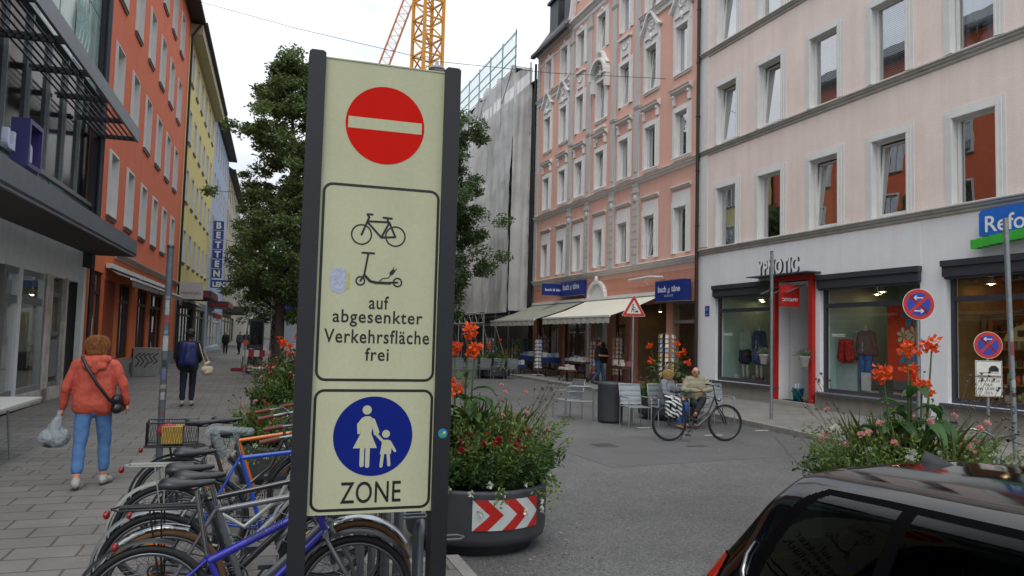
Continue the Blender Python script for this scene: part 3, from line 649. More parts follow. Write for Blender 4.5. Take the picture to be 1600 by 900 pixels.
# tar seams and an older asphalt patch in the roadway
mb = MB(); rs = random.Random(9)
for (x0, y0, x1, y1) in ((3.2, 5.2, 7.4, 8.6), (7.4, 8.6, 10.3, 13.2), (4.6, 3.0, 4.9, 5.6)):
    n = 30; pts = [(x0 + (x1 - x0) * i / n + rs.uniform(-.02, .02), y0 + (y1 - y0) * i / n + rs.uniform(-.02, .02)) for i in range(n + 1)]
    for i in range(n):
        a, b = Vector(pts[i]), Vector(pts[i + 1]); d = (b - a).normalized(); w0, w1 = (.006 + .008 * ((i * 37) % 7) / 7), (.006 + .008 * (((i + 1) * 37) % 7) / 7); q = Vector((-d.y, d.x))
        mb.quad((*(a - q * w0), ROADZ + .003), (*(b - q * w1), ROADZ + .003), (*(b + q * w1), ROADZ + .003), (*(a + q * w0), ROADZ + .003))
S('tar_seam', mb, mat('tar', '#3a3937', .6, var=.3, scale=30))
mb = MB(); mb.prism([(5.2, 10.4), (8.6, 10.9), (8.5, 13.9), (5.0, 13.3)], lambda x, y, t: (x, y, t), ROADZ - .02, ROADZ + .004)
S('asphalt_patch', mb, mat('asphalt_patch', '#585756', .85, var=.12, scale=2, fine=.35, bump=.4, bscale=160))
# ---- salmon house with stucco ornaments
RZ = math.atan2(.99991, -.01324)
RS = T('salmon_house', 'salmon pink old apartment house with white stucco window frames and grey pilasters above the bookshop', 'building', (15.07, 23.14, 0), RZ)
M_salm = mat('salmon_render', '#d8a896', .85, var=.05, scale=1.3, streak=.08, fine=.04, bump=.2, bscale=35)
M_salmb = mat('salmon_base', '#c88a74', .8, var=.07, scale=1.3, streak=.1)
M_pil = mat('pilaster_grey', '#b9b7b3', .85, var=.06, scale=2, streak=.08)
M_stucco = mat('stucco_white', '#dad8d5', .8, var=.05, scale=3, streak=.06)
sc = [1.62, 3.95, 6.25, 8.62, 10.98, 13.07, 15.25]; swd = [.80, .86, .80, .82, .80, .78, .78]
srows = [(5.14, 1.74), (8.85, 1.72), (12.1, 1.85), (15.5, 1.7), (19.0, 1.7)]
def up_z(c, r): # the three middle axes above the second floor sit a little higher, as on the photograph
    return 0
sh = []
for r_, (z, h) in enumerate(srows):
    for c_, x in enumerate(sc):
        if r_ == 4 and (c_ > 4): continue
        sh.append((x - swd[c_] / 2, x + swd[c_] / 2, z, z + h))
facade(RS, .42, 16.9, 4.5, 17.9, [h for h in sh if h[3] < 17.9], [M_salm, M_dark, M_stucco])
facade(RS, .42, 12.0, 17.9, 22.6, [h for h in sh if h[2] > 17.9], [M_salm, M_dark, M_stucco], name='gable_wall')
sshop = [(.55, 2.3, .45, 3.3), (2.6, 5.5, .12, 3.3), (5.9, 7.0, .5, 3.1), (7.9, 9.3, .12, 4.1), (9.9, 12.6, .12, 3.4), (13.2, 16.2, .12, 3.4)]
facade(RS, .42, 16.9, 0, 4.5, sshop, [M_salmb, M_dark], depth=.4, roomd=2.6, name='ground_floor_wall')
mb = MB()
for z in (3.5, 3.98): mb.box((.42, .0, z), (7.7, .006, z + .02)); mb.box((9.5, .0, z), (16.9, .006, z + .02))
P('joint_groove', mb, M_salmb, RS)
PRs = [(.02, 0), (.06, .05), (.06, .08), (.14, .14), (.14, .17), (.20, .22), (.02, .27)]
mb = MB(); cornice(mb, .42, 16.9, 4.72, PRs); cornice(mb, .42, 16.9, 8.36, PRs); P('cornice', mb, M_stucco, RS)
mb = MB(); cornice(mb, .42, 4.85, 15.2, PRs); cornice(mb, 12.3, 16.9, 15.05, PRs)
for k in range(60): xx = .5 + k * .072; mb.box((xx, .002, 15.1), (xx + .036, .1, 15.195))
for k in range(60): xx = 12.35 + k * .075; mb.box((xx, .002, 14.94), (xx + .036, .1, 15.04))
P('dentil_cornice', mb, M_stucco, RS)
mb = MB(); cornice(mb, .42, 16.9, 17.65, [(.02, 0), (.05, .05), (.05, .2), (.14, .26), (.14, .3), (.28, .38), (.28, .45), (.02, .5)]); cornice(mb, 12.25, 16.9, 16.9 + .35, [(.02, 0), (.05, .03), (.05, .08), (.02, .1)]); P('eave_cornice', mb, M_stucco, RS)
for (a, c) in ((4.88, 5.32), (7.09, 7.52), (9.69, 10.1), (11.83, 12.25)):
    mb = MB(); mb.box((a, .002, 4.99), (c, .07, 17.6)); mb.box((a - .04, .002, 4.99), (c + .04, .10, 5.35))
    for k in range(10): mb.box((a - .012, .07, 5.4 + k * .32), (c + .012, .086, 5.4 + k * .32 + .295))
    for z in (8.0, 11.7, 17.0): mb.box((a - .05, .002, z), (c + .05, .12, z + .1)); mb.box((a - .03, .002, z - .08), (c + .03, .10, z))
    mb.box((a + .1, .07, 8.9), (c - .1, .095, 11.2)); mb.sph(((a + c) / 2, .08, 7.75), (.16, .07, .18), 10, 8)
    P('pilaster', mb, M_pil, RS)
mb = MB(); mb.box((16.55, .002, 4.99), (16.9, .06, 17.6))
for k in range(38): mb.box((16.53, .06, 5.0 + k * .32), (16.92, .075, 5.0 + k * .32 + .29))
P('corner_pilaster', mb, M_pil, RS)
def headA(win, w, h):     # plain panel over the window with a small cornice
    s_ = MB(); a = w / 2 + .2
    s_.box((-a, .002, h + .16), (a, .02, h + .62)); cornice(s_, -a - .08, a + .08, h + .72, [(.02, 0), (.05, .04), (.12, .09), (.12, .12), (.02, .16)]); P('window_head', s_, M_stucco, win)
def headB(win, w, h):
    s_ = MB(); a = w / 2 + .3
    cornice(s_, -a, a, h + .72, [(.02, 0), (.06, .04), (.16, .10), (.16, .15), (.21, .2), (.02, .25)])
    for q in (-1, 1):
        s_.box((q * (a - .18) - .06, .002, h + .34), (q * (a - .18) + .06, .1, h + .73)); s_.sph((q * (a - .18), .1, h + .66), (.065, .06, .07), 8, 6); s_.sph((q * (a - .18), .07, h + .36), (.05, .04, .06), 8, 6)
    P('window_head', s_, M_stucco, win)
def headC(win, w, h):     # curved ornamental gable with a wreath
    s_ = MB(); a = w / 2 + .24
    pts = [(-a, h + .1), (a, h + .1), (a, h + .72), (a * .72, h + .92), (a * .42, h + 1.2), (a * .15, h + 1.36), (-a * .15, h + 1.36), (-a * .42, h + 1.2), (-a * .72, h + .92), (-a, h + .72)]
    s_.prism(pts, lambda x, z, t: (x, t, z), .002, .05)
    rim = [(-a - .1, h + .66), (-a - .02, h + .74), (-a * .75, h + .92), (-a * .45, h + 1.22), (-a * .2, h + 1.38), (0, h + 1.42), (a * .2, h + 1.38), (a * .45, h + 1.22), (a * .75, h + .92), (a + .02, h + .74), (a + .1, h + .66)]
    for i in range(len(rim) - 1):
        (xa, za), (xb, zb) = rim[i], rim[i + 1]; s_.bar((xa, .1, za), (xb, .1, zb), .2, .09, upv=(0, 0, 1))
    s_.ring((0, .06, h + .88), (0, 1, 0), .17, .045, 20, 6); s_.sph((0, .06, h + .88), (.07, .05, .09), 10, 8)
    for k in range(8): q = k * PI / 4; s_.sph((.25 * math.cos(q), .055, h + .86 + .22 * math.sin(q)), (.05, .03, .04), 7, 5)
    s_.box((-a * .8, .05, h + .34), (-.1, .11, h + .42)); s_.box((.1, .05, h + .34), (a * .8, .11, h + .42)); s_.sph((0, .09, h + .38), (.09, .07, .17), 10, 8)
    P('window_head', s_, M_stucco, win)
def headD(win, w, h):
    s_ = MB(); a = w / 2 + .2; s_.box((-a, .002, h + .1), (a, .06, h + .2)); s_.sph((0, .06, h + .26), (.1, .05, .12), 10, 8); s_.sph((-.12, .05, h + .22), (.08, .04, .06), 8, 6); s_.sph((.12, .05, h + .22), (.08, .04, .06), 8, 6); P('window_head', s_, M_stucco, win)
def apron(x, z, w=.7, h=.75):
    s_ = MB(); s_.box((x - w / 2 - .1, .002, z), (x + w / 2 + .1, .05, z + h)); s_.box((x - w / 2 - .18, .002, z + h), (x + w / 2 + .18, .16, z + h + .09))
    for q in (-1, 1): s_.box((x + q * (w / 2 + .03) - .05, .002, z - .25), (x + q * (w / 2 + .03) + .05, .06, z + .05))
    for k in range(9): t = (k - 4) / 4; s_.sph((x + t * w * .36, .055, z + h * .38 + .2 * t * t), (.07, .045, .06), 8, 6)
    P('stucco_panel', s_, M_stucco, RS)
Wm = .82
pS = {}
for kind, hd in (('A', headA), ('B', headB), ('C', headC), ('D', headD), ('N', None)):
    for tl in (0, 1):
        hh = dict(A=1.74, B=1.72, C=1.85, D=1.7, N=1.85)[kind]
        pS[kind + str(tl)] = window_proto(RS, Wm, hh, surr=M_stucco, sw=.25, sd=.06, rec=.09, tilt=bool(tl), curtain=(3 if tl else 2), head=hd, sill=M_stucco if kind in 'BC' else None)  # pale full curtains lighten the panes in place of a sky reflection
for r_, (z, h) in enumerate(srows):
    for c_, x in enumerate(sc):
        if r_ == 4 and c_ > 4: continue
        k = 'ABCDD'[r_]
        if r_ == 2 and c_ in (2, 4): k = 'N'
        cp(pS[k + str((c_ * 3 + r_ * 2 + (c_ * r_) % 3) % 2)], RS, (x, 0, z))
for p_ in pS.values(): rm(p_)
apron(6.25, 14.35); apron(10.98, 14.35); apron(8.62, 11.3, .7, .35)
s_ = MB()   # round pediment on the middle axis
for i in range(14):
    a0, a1 = PI * i / 14, PI * (i + 1) / 14
    s_.bar((8.62 + .78 * math.cos(a0), .16, 14.1 + .85 * math.sin(a0)), (8.62 + .78 * math.cos(a1), .16, 14.1 + .85 * math.sin(a1)), .32, .12)
s_.prism([(8.62 + .72 * math.cos(PI * i / 14), 14.1 + .8 * math.sin(PI * i / 14)) for i in range(15)], lambda x, z, t: (x, t, z), .002, .05)
for q in (-1, 1): s_.box((8.62 + q * .72 - .1, .002, 13.5), (8.62 + q * .72 + .1, .22, 14.1))
P('round_pediment', s_, M_stucco, RS)
# gable sweep, roof and dormers
M_roof = mat('slate_roof', '#35363a', .55, var=.15, scale=5)
mb = MB(); mb.quad((12.0, .45, 17.95), (16.95, .45, 17.95), (16.95, -2.6, 22.6), (12.0, -2.6, 22.6)); mb.quad((.4, -9, 18), (16.9, -9, 18), (16.9, -2.6, 22.6), (.4, -2.6, 22.6))
mb.box((12.0, .28, 17.82), (16.95, .52, 18.0)); mb.add([(16.95, .45, 17.95), (16.95, -2.6, 22.6), (16.95, -9, 18)], [(0, 1, 2)]); mb.quad((.42, -.1, 22.6), (12, -.1, 22.6), (12, -9, 23), (.42, -9, 23))
rf = P('roof', mb, M_roof, RS)
for x in (13.3, 15.4):
    mb = MB(); mb.box((x - .6, -2.2, 18.6), (x + .6, -.25, 20.7)); mb.box((x - .7, -2.3, 20.7), (x + .7, -.1, 20.85)); dm = P('dormer', mb, M_roof, rf)
    P('dormer_window', MB().box((x - .42, -.25, 19.0), (x + .42, -.23, 20.5)), mat('dark_glass', '#20262b', .1, var=0), dm) if False else mb
mb = MB(); n = 10
for i in range(n):
    t0, t1 = i / n, (i + 1) / n; f_ = lambda t: (12.3 - .9 * t ** .6, 17.9 + 3.6 * t)
    (xa, za), (xb, zb) = f_(t0), f_(t1); mb.bar((xa, .1, za), (xb, .1, zb), .3, .22)
P('gable_scroll', mb, M_stucco, RS)
# downpipes
mb = MB(); mb.tube([(.36, .13, .1), (.36, .13, 19)], .065, 10)
for z in range(2, 19, 2): mb.ring((.36, .13, z), (0, 0, 1), .075, .014, 14, 6)
P('downpipe', mb, mat('pipe_dark', '#2d2725', .5, .2), RS)
mb = MB(); mb.tube([(17.05, .13, .1), (17.05, .13, 17.6)], .07, 10); P('downpipe', mb, M_black, RS)
# ground floor of the bookshop: doors, glazing, interiors
M_wood = mat('dark_wood', '#4a3327', .6, var=.2, scale=3)
shopwin(.55, 2.3, .45, 3.3, 2.55, frame=mat('shopframe_grey', '#77736c', .5), shutter=False, par=RS)
shopwin(9.9, 12.6, .12, 3.4, 2.7, mull=(11.2,), frame=M_wood, shutter=False, par=RS); shopwin(13.2, 16.2, .12, 3.4, 2.7, mull=(14.7,), frame=M_wood, shutter=False, par=RS); shopwin(5.9, 7.0, .5, 3.1, 2.4, frame=M_wood, shutter=False, par=RS)
for (a, c) in ((.45, 5.6), (5.65, 7.2), (9.7, 16.4)): interior(a, c, .1, 3.45, mat('bookshop_wall', '#7b6548', .8, var=.2, scale=2), w2, w3, depth=2.5, lamps=3, par=RS, strength=12)
mb = MB(); mb.box((7.9, -.2, .12), (8.62, -.14, 2.9)); mb.box((8.64, -.2, .12), (9.3, -.14, 2.9)); mb.box((7.9, -.2, 2.95), (9.3, -.12, 3.1)); P('house_door', mb, mat('grey_door', '#8e8c86', .5), RS)
mb = MB(); mb.box((7.9, -.19, 3.1), (9.3, -.17, 4.1)); P('fanlight', mb, mat('fan_glass', '#4b555b', .1), RS)
s_ = MB()
for (a, c) in ((7.62, 7.9), (9.3, 9.58)): s_.box((a, .002, 0), (c, .08, 3.75))
for i in range(12):
    a0, a1 = PI * i / 12, PI * (i + 1) / 12; s_.bar((8.6 + .86 * math.cos(a0), .06, 3.7 + .75 * math.sin(a0)), (8.6 + .86 * math.cos(a1), .06, 3.7 + .75 * math.sin(a1)), .2, .14)
s_.sph((8.6, .1, 4.55), (.13, .1, .2), 10, 8); s_.prism([(8.6 + .8 * math.cos(PI * i / 12), 3.72 + .7 * math.sin(PI * i / 12)) for i in range(13)], lambda x, z, t: (x, t, z), .002, .04); P('door_surround', s_, M_stucco, RS)
# awnings
def awning(name, label, x0, x1, zw, out_, zf, m, mv, par=None, val=.28, arm=True, group=None):
    t = T(name, label, 'awning', (15.07, 23.14, 0), RZ, group) if par is None else T(name, label, 'awning', par[0], par[1], group)
    mb = MB(); n = 30
    for i in range(n):
        a, c = x0 + (x1 - x0) * i / n, x0 + (x1 - x0) * (i + 1) / n
        prof = [(0.05, zw), (out_ * .5, (zw + zf) / 2 - .05), (out_, zf)]
        for k in range(2): mb.add([(a, prof[k][0], prof[k][1]), (c, prof[k][0], prof[k][1]), (c, prof[k + 1][0], prof[k + 1][1]), (a, prof[k + 1][0], prof[k + 1][1])], [(0, 1, 2, 3)], 0)
    P('canopy', mb, m, t)
    mb = MB()
    for i in range(n * 2):
        a, c = x0 + (x1 - x0) * i / (2 * n), x0 + (x1 - x0) * (i + 1) / (2 * n); w_ = lambda q: out_ + .015 + .012 * math.sin(q * 9)
        h_ = lambda q: val + .02 * math.sin(q * 14)
        mb.quad((a, w_(a), zf - .02), (c, w_(c), zf - .02), (c, w_(c) + .01, zf - h_(c)), (a, w_(a) + .01, zf - h_(a)))
    P('valance', mb, mv, t)
    mb = MB(); mb.bar((x0, out_, zf - .01), (x1, out_, zf - .01), .07, .07); mb.box((x0, .02, zw - .02), (x1, .2, zw + .12)); P('front_rail', mb, M_white, t)
    if arm:
        mb = MB()
        for x in (x0 + .3, x1 - .3):
            s2 = 1 if x < (x0 + x1) / 2 else -1
            mb.tube([(x, .1, zw - .1), (x + s2 * .5, out_ * .5, (zw + zf) / 2 - .2), (x, out_ - .04, zf - .03)], .03, 6)
        P('folding_arm', mb, M_galv, t)
    return t
M_awn1 = mat('awning_cream', '#c9c5b4', .9, var=.06, scale=2); M_awn2 = mat('awning_grey', '#8d8e80', .9, var=.12, scale=2, streak=.15)
M_val = mat('valance_cream', '#a9a69a', .9, var=.15, scale=9)
awning('awning', 'large cream awning over the right half of the bookshop', 2.75, 9.55, 3.62, 2.35, 2.72, M_awn1, M_val)
awning('awning', 'grey green awning over the left end of the bookshop, beside the scaffolding', 9.95, 16.6, 3.62, 2.6, 2.66, M_awn2, M_val)
M_blue = mat('sign_darkblue', '#1c2f78', .35, var=.04)
M_oldw = mat('letter_pale', '#c8cbd4', .5)
def shopbox(label, xa, xb, ya, yb, za, zb, lines, orient):
    t = T('shop_sign', label, 'sign', (15.07, 23.14, 0), RZ, 'blue bookshop signs')
    mb = MB(); mb.box((xa, ya, za), (xb, yb, zb)); P('sign_box', mb, M_blue, t)
    mb = MB(); mb.box((xa - .02, ya, zb), (xb + .02, yb + .0, zb + .03)); mb.box((xa - .02, ya, za - .03), (xb + .02, yb, za)); P('sign_frame', mb, M_galv, t)
    mb = MB(); cz = za
    if orient == 'front': F_ = Flat((0, yb, 0), (-1, 0, 0), (0, 0, 1), (0, 1, 0)); c0 = -(xa + xb) / 2; ww = xb - xa
    else: F_ = Flat((xa, (ya + yb) / 2, 0), (0, -1, 0), (0, 0, 1), (-1, 0, 0)); c0 = 0; ww = yb - ya
    F_.text(mb, 'buch', c0 - ww * .24, za + (zb - za) * .45, None, .003, 0, ww * .30, .03); F_.text(mb, 'töne', c0 + ww * .24, za + (zb - za) * .45, None, .003, 0, ww * .30, .03)
    F_.text(mb, '&', c0, za + (zb - za) * .38, None, .003, 0, ww * .09, .0, shear=.3)
    if lines: F_.text(mb, 'AUSLESE', c0, za + (zb - za) * .2, None, .003, 0, ww * .30, .0, spacing=1.3)
    P('lettering', mb, M_oldw, t)
shopbox('blue bookshop sign box at the near end of the cream awning', .75, 2.75, .1, .42, 3.32, 4.08, True, 'front')
shopbox('blue bookshop sign flat on the pink wall between the awnings', 9.85, 12.35, .03, .28, 3.93, 4.62, False, 'front')
t = T('shop_sign', 'small blue bookshop sign projecting at the left of the flat one', 'sign', (15.07, 23.14, 0), RZ, 'blue bookshop signs')
P('sign_box', MB().box((12.5, .05, 3.98), (12.75, 1.15, 4.56)), M_blue, t)
mb = MB(); F_ = Flat((12.5, .6, 0), (0, -1, 0), (0, 0, 1), (-1, 0, 0)); F_.text(mb, 'buch & töne', 0, 4.2, None, .003, 0, .95, .03); P('lettering', mb, M_oldw, t)
mb = MB(); mb.tube([(2.7, .1, 4.28), (3.4, .3, 4.33), (5.0, .35, 4.28)], .06, 8); mb.bar((4.0, 0, 4.05), (4.0, .33, 4.3), .04); tag(P('wall_lamp', mb, M_pil), 'long pale lamp arm fixed to the pink wall above the cream awning', 'lamp').location = (15.07, 23.14, 0)
bpy.data.objects['wall_lamp'].rotation_euler = (0, 0, RZ)

# ---- scaffolded house wrapped in grey sheeting
def tarp_mat():
    m = bpy.data.materials.new('scaffold_sheet'); m.use_nodes = True; t = m.node_tree; b = t.nodes['Principled BSDF']; n = t.nodes.new; l = t.links.new
    b.inputs['Roughness'].default_value = .6
    tc = n('ShaderNodeTexCoord'); a = n('ShaderNodeTexNoise'); a.inputs['Scale'].default_value = .5; a.inputs['Detail'].default_value = 8; l(tc.outputs['Object'], a.inputs['Vector'])
    r = n('ShaderNodeMapRange'); r.inputs[1].default_value = .3; r.inputs[2].default_value = .7; r.inputs[3].default_value = .75; r.inputs[4].default_value = 1.15; l(a.outputs[0], r.inputs[0])
    v = n('ShaderNodeVectorMath'); v.operation = 'SCALE'; v.inputs[0].default_value = (.60, .60, .59); l(r.outputs[0], v.inputs['Scale']); l(v.outputs[0], b.inputs['Base Color'])
    mp = n('ShaderNodeMapping'); mp.inputs['Scale'].default_value = (2.2, 2.2, .35); l(tc.outputs['Object'], mp.inputs[0]); w = n('ShaderNodeTexNoise'); w.inputs['Scale'].default_value = 1.6; w.inputs['Detail'].default_value = 5; w.inputs['Distortion'].default_value = .8; l(mp.outputs[0], w.inputs['Vector'])
    bp = n('ShaderNodeBump'); bp.inputs['Strength'].default_value = .6; bp.inputs['Distance'].default_value = .07; l(w.outputs[0], bp.inputs['Height']); l(bp.outputs[0], b.inputs['Normal'])
    tr = n('ShaderNodeBsdfTransparent'); mx = n('ShaderNodeMixShader'); mx.inputs[0].default_value = .80; l(tr.outputs[0], mx.inputs[1]); l(b.outputs[0], mx.inputs[2]); l(mx.outputs[0], t.nodes['Material Output'].inputs[0])
    return m
M_tarp = tarp_mat()
SB = T('scaffolded_house', 'house under renovation wrapped in grey scaffold sheeting', 'building', (15.07, 23.14, 0), RZ)
mb = MB(); mb.box((17.15, -9, 0), (60, 0, 16.4)); P('wall', mb, mat('old_grey_render', '#6b6863', .9, var=.15), SB)
mb = MB(); mb.quad((17.15, .4, 16.5), (60, .4, 16.5), (60, -4, 19.6), (17.15, -4, 19.6)); mb.quad((17.15, -9, 16.5), (60, -9, 16.5), (60, -4, 19.6), (17.15, -4, 19.6)); mb.add([(17.15, .4, 16.5), (17.15, -4, 19.6), (17.15, -9, 16.5)], [(0, 1, 2)]); P('roof', mb, M_roof, SB)
def sheet(x0, x1, y0, y1, z0, z1, nx, nz_, amp, ph=0.):
    mb = MB(); vs = []; d = Vector((x1 - x0, y1 - y0, 0)); Ln = d.length; nn = Vector((-d.y, d.x, 0)).normalized()
    if nn.y < 0 and abs(nn.y) > .5: nn = -nn
    if abs(nn.x) > .5 and nn.x > 0: nn = -nn
    for j in range(nz_ + 1):
        for i in range(nx + 1):
            s_ = i / nx; z = z0 + (z1 - .5 * abs(math.sin(s_ * Ln / 2.4 * PI)) ** 2 + .25 * noise.noise(Vector((s_ * Ln * .8, 7, 1))) - z0) * j / nz_
            q = noise.noise(Vector((s_ * Ln * .9 + ph, z * .07, 3.1))) + .6 * noise.noise(Vector((s_ * Ln * 2.6 + ph, z * .14 + s_ * 4, 9.1))) + .22 * noise.noise(Vector((s_ * Ln * 2.2 + z * .9, z * 1.1, 2.1)))
            bay = abs(math.sin(s_ * Ln / 2.4 * PI)) * .5
            p = Vector((x0, y0, 0)) + d * s_ + nn * (amp * (q + bay))
            vs.append((p.x, p.y, z))
    w = nx + 1; mb.add(vs, [(j * w + i, j * w + i + 1, (j + 1) * w + i + 1, (j + 1) * w + i) for j in range(nz_) for i in range(nx)], 0, True); return mb
P('sheeting', sheet(17.3, 58, 1.35, 1.35, 3.2, 17.5, 300, 90, .30), M_tarp, SB)
P('sheeting', sheet(17.25, 17.25, .25, 1.4, 3.3, 17.4, 12, 90, .16, 5.), M_tarp, SB)
mb = MB(); rs_ = random.Random(3)
for x in np.arange(17.3, 58.1, 2.4):
    for y in (.35, 1.3):
        mb.tube([(x, y, 0), (x, y, 19.6 if y > 1 else 17.8)], .04, 6)
    for z in (2.6, 4.6, 6.6, 8.6, 10.6, 12.6, 14.6, 17.4): mb.tube([(x, .3, z), (x, 1.35, z)], .024, 5)
for z in (2.5, 3.0, 4.6, 6.6, 7.6, 8.6, 9.6, 10.6, 11.6, 12.6, 13.6, 14.6, 15.6, 17.4, 18.0, 18.6, 19.4):
    for y in (.35, 1.3):
        if z > 17.5 and y < 1: continue
        mb.tube([(17.2, y, z), (58.1, y, z)], .04 if z > 17.5 else .026, 5)
for i in range(16): mb.tube([(17.3 + 2.4 * i, 1.3, 0.1), (19.7 + 2.4 * i, 1.3, 2.5)], .02, 5)
for i in range(6): mb.tube([(17.3 + 4.8 * i, 1.45, 17.4), (18.3 + 4.8 * i, 1.75, 15.4)], .03, 5)
sf = P('scaffold_tube', mb, M_galv, SB)
mb = MB()
for i in range(17):
    for z in (4.5, 6.5, 8.5, 10.5, 12.5, 14.5): mb.box((17.35 + 2.4 * i, .35, z), (19.68 + 2.4 * i, 1.2, z + .05))
    mb.box((17.35 + 2.4 * i, .35, 17.3), (19.68 + 2.4 * i, 1.25, 17.36)); mb.box((17.35 + 2.4 * i, .35, 2.5), (19.68 + 2.4 * i, 1.25, 2.56))
P('scaffold_board', mb, mat('old_boards', '#55504a', .8, var=.2), SB)
mb = MB()   # lattice girder over the covered walkway
for z in (2.55, 3.15): mb.tube([(16.8, 2.9, z), (30, 2.9, z)], .035, 6)
for i in range(11): xx = 16.9 + i * 1.2; mb.tube([(xx, 2.9, 2.55), (xx + .6, 2.9, 3.15), (xx + 1.2, 2.9, 2.55)], .022, 5)
for x in (16.9, 22, 27): mb.tube([(x, 2.9, 0), (x, 2.9, 3.2)], .035, 6)
P('girder', mb, mat('scaffold_white', '#b5b5b0', .5), SB)
def netmat():
    m = bpy.data.materials.new('safety_net'); m.use_nodes = True; t = m.node_tree; t.nodes.clear(); n = t.nodes.new; l = t.links.new
    o = n('ShaderNodeOutputMaterial'); tr = n('ShaderNodeBsdfTransparent'); d = n('ShaderNodeBsdfDiffuse'); d.inputs[0].default_value = (.35, .62, .62, 1)
    tc = n('ShaderNodeTexCoord'); br = n('ShaderNodeTexBrick'); br.offset = 0; br.inputs['Brick Width'].default_value = .1; br.inputs['Row Height'].default_value = .1; br.inputs['Mortar Size'].default_value = .011; br.inputs['Scale'].default_value = 1
    mp = n('ShaderNodeMapping'); mp.inputs['Rotation'].default_value = (PI / 2, 0, 0); l(tc.outputs['Object'], mp.inputs[0]); l(mp.outputs[0], br.inputs['Vector'])
    mx = n('ShaderNodeMixShader'); l(br.outputs['Fac'], mx.inputs[0]); l(tr.outputs[0], mx.inputs[1]); l(d.outputs[0], mx.inputs[2]); l(mx.outputs[0], o.inputs[0]); return m
P('safety_net', MB().quad((17.2, 1.38, 17.4), (58, 1.38, 17.4), (58, 1.38, 19.5), (17.2, 1.38, 19.5)), netmat(), SB)
# houses closing the right side farther on
fr = T('far_house', 'plain pale house far along the right side behind the trees', 'building', (14.3, 83.5, 0), RZ)
facade(fr, 0, 60, 0, 17, [(3 + 3 * i, 4.2 + 3 * i, 4.8 + 3.3 * j, 6.6 + 3.3 * j) for i in range(18) for j in range(4)], [mat('far_render', '#a39e92', .9), M_dark])

# ---------------------------------------------------------------- left side
LZ = math.atan2(-.9997, -.0243); LO = (-4.33, 29.41, 0)
def left(name, label): return T(name, label, 'building', LO, LZ)
# orange house
LOx = left('orange_house', 'orange red rendered apartment house with white window frames and ground floor shop')
M_or = mat('orange_render', '#d86e48', .85, var=.05, scale=1.2, streak=.07, fine=.04, bump=.2, bscale=35)
M_or2 = mat('orange_base_render', '#d8703c', .8, var=.06, scale=1.2, streak=.08)
ou = [-3.32 + 2.79 * i for i in range(6)]; oz = [(5.2, 1.9), (8.58, 1.9), (12.0, 1.9), (15.35, 1.85)]
holes = [(-u - .55, -u + .55, z, z + h) for u in ou for (z, h) in oz]
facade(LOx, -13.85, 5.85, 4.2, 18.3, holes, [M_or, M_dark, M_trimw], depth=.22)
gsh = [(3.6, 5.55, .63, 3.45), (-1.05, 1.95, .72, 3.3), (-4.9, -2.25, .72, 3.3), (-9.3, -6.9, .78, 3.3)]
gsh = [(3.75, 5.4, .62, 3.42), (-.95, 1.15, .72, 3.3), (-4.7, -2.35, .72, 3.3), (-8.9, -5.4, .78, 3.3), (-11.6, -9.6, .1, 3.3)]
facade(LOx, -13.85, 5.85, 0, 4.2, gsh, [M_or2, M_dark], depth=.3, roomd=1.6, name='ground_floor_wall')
M_brown = mat('brown_frame', '#3d2320', .5, var=.1)
for (a, c, z0, z1) in gsh[:4]: shopwin(a, c, z0, z1, z1 - .62, mull=tuple(a + (c - a) * k / 3 for k in (1, 2)) if c - a > 1.8 else (), frame=M_brown, shutter=False, par=LOx, rec=.06, panes=M_glassU)
mb = MB(); mb.box((2.55, .002, .72), (2.62, .01, 3.3)); mb.box((1.95, -.01, 0.7), (3.55, .012, 3.25)); P('recess_panel', mb, mat('rust_panel', '#8a3d22', .8), LOx)
mb = MB(); mb.box((-13.85, .002, 0), (3.75, .035, .68)); P('plinth', mb, mat('plinth_grey', '#82837f', .85, var=.1, streak=.12), LOx)
mb = MB()
for x in (1.6, -1.4, -5.6):
    for k in range(7): mb.box((x - .18, .035, .16 + k * .05), (x + .18, .045, .16 + k * .05 + .03))
P('plinth_vent', mb, M_black, LOx)
mb = MB(); cornice(mb, -13.85, 2.3, 4.0, [(.02, 0), (.08, .04), (.08, .08), (.2, .14), (.2, .19), (.02, .24)]); P('cornice', mb, mat('ledge_beige', '#a5968a', .8), LOx)
pw = [window_proto(LOx, 1.10, 1.9, surr=M_trimw, sw=.12, sd=.05, rec=.12, curtain=c, casement=2, cm=mat('curtain_white', '#c9c8c4', .9), sill=mat('tin_sill', '#77655c', .5)) for c in (2, 2, 1)]
for i, u in enumerate(ou):
    for j, (z, h) in enumerate(oz): cp(pw[(i * 2 + j) % 3], LOx, (-u, 0, z))
for p_ in pw: rm(p_)
M_tile = mat('dark_eave', '#2c2a2b', .6, var=.1)
def roofL(par, x0, x1, z, ov=.6, m=M_tile, fl=None):
    mb = MB(); mb.box((x0, -.2, z - .05), (x1, ov, z)); mb.box((x0, ov - .02, z - .06), (x1, ov + .14, z + .1)); mb.quad((x0, ov, z + .02), (x1, ov, z + .02), (x1, -5, z + 3.4), (x0, -5, z + 3.4)); mb.quad((x0, -9, z), (x1, -9, z), (x1, -5, z + 3.4), (x0, -5, z + 3.4))
    for xx in (x0, x1): mb.add([(xx, ov, z), (xx, -5, z + 3.4), (xx, -9, z)], [(0, 1, 2)])
    P('roof', mb, m, par)
roofL(LOx, -13.85, 5.85, 18.35)
mb = MB(); mb.tube([(-13.75, .55, 18.2), (-13.75, .3, 17.8), (-13.75, .12, 17.5), (-13.75, .12, .2)], .06, 8); mb.tube([(5.72, .1, 18), (5.72, .1, .6)], .06, 8); P('downpipe', mb, M_tile, LOx)
awn_m = mat('awning_brown', '#6b6660', .9, var=.15)
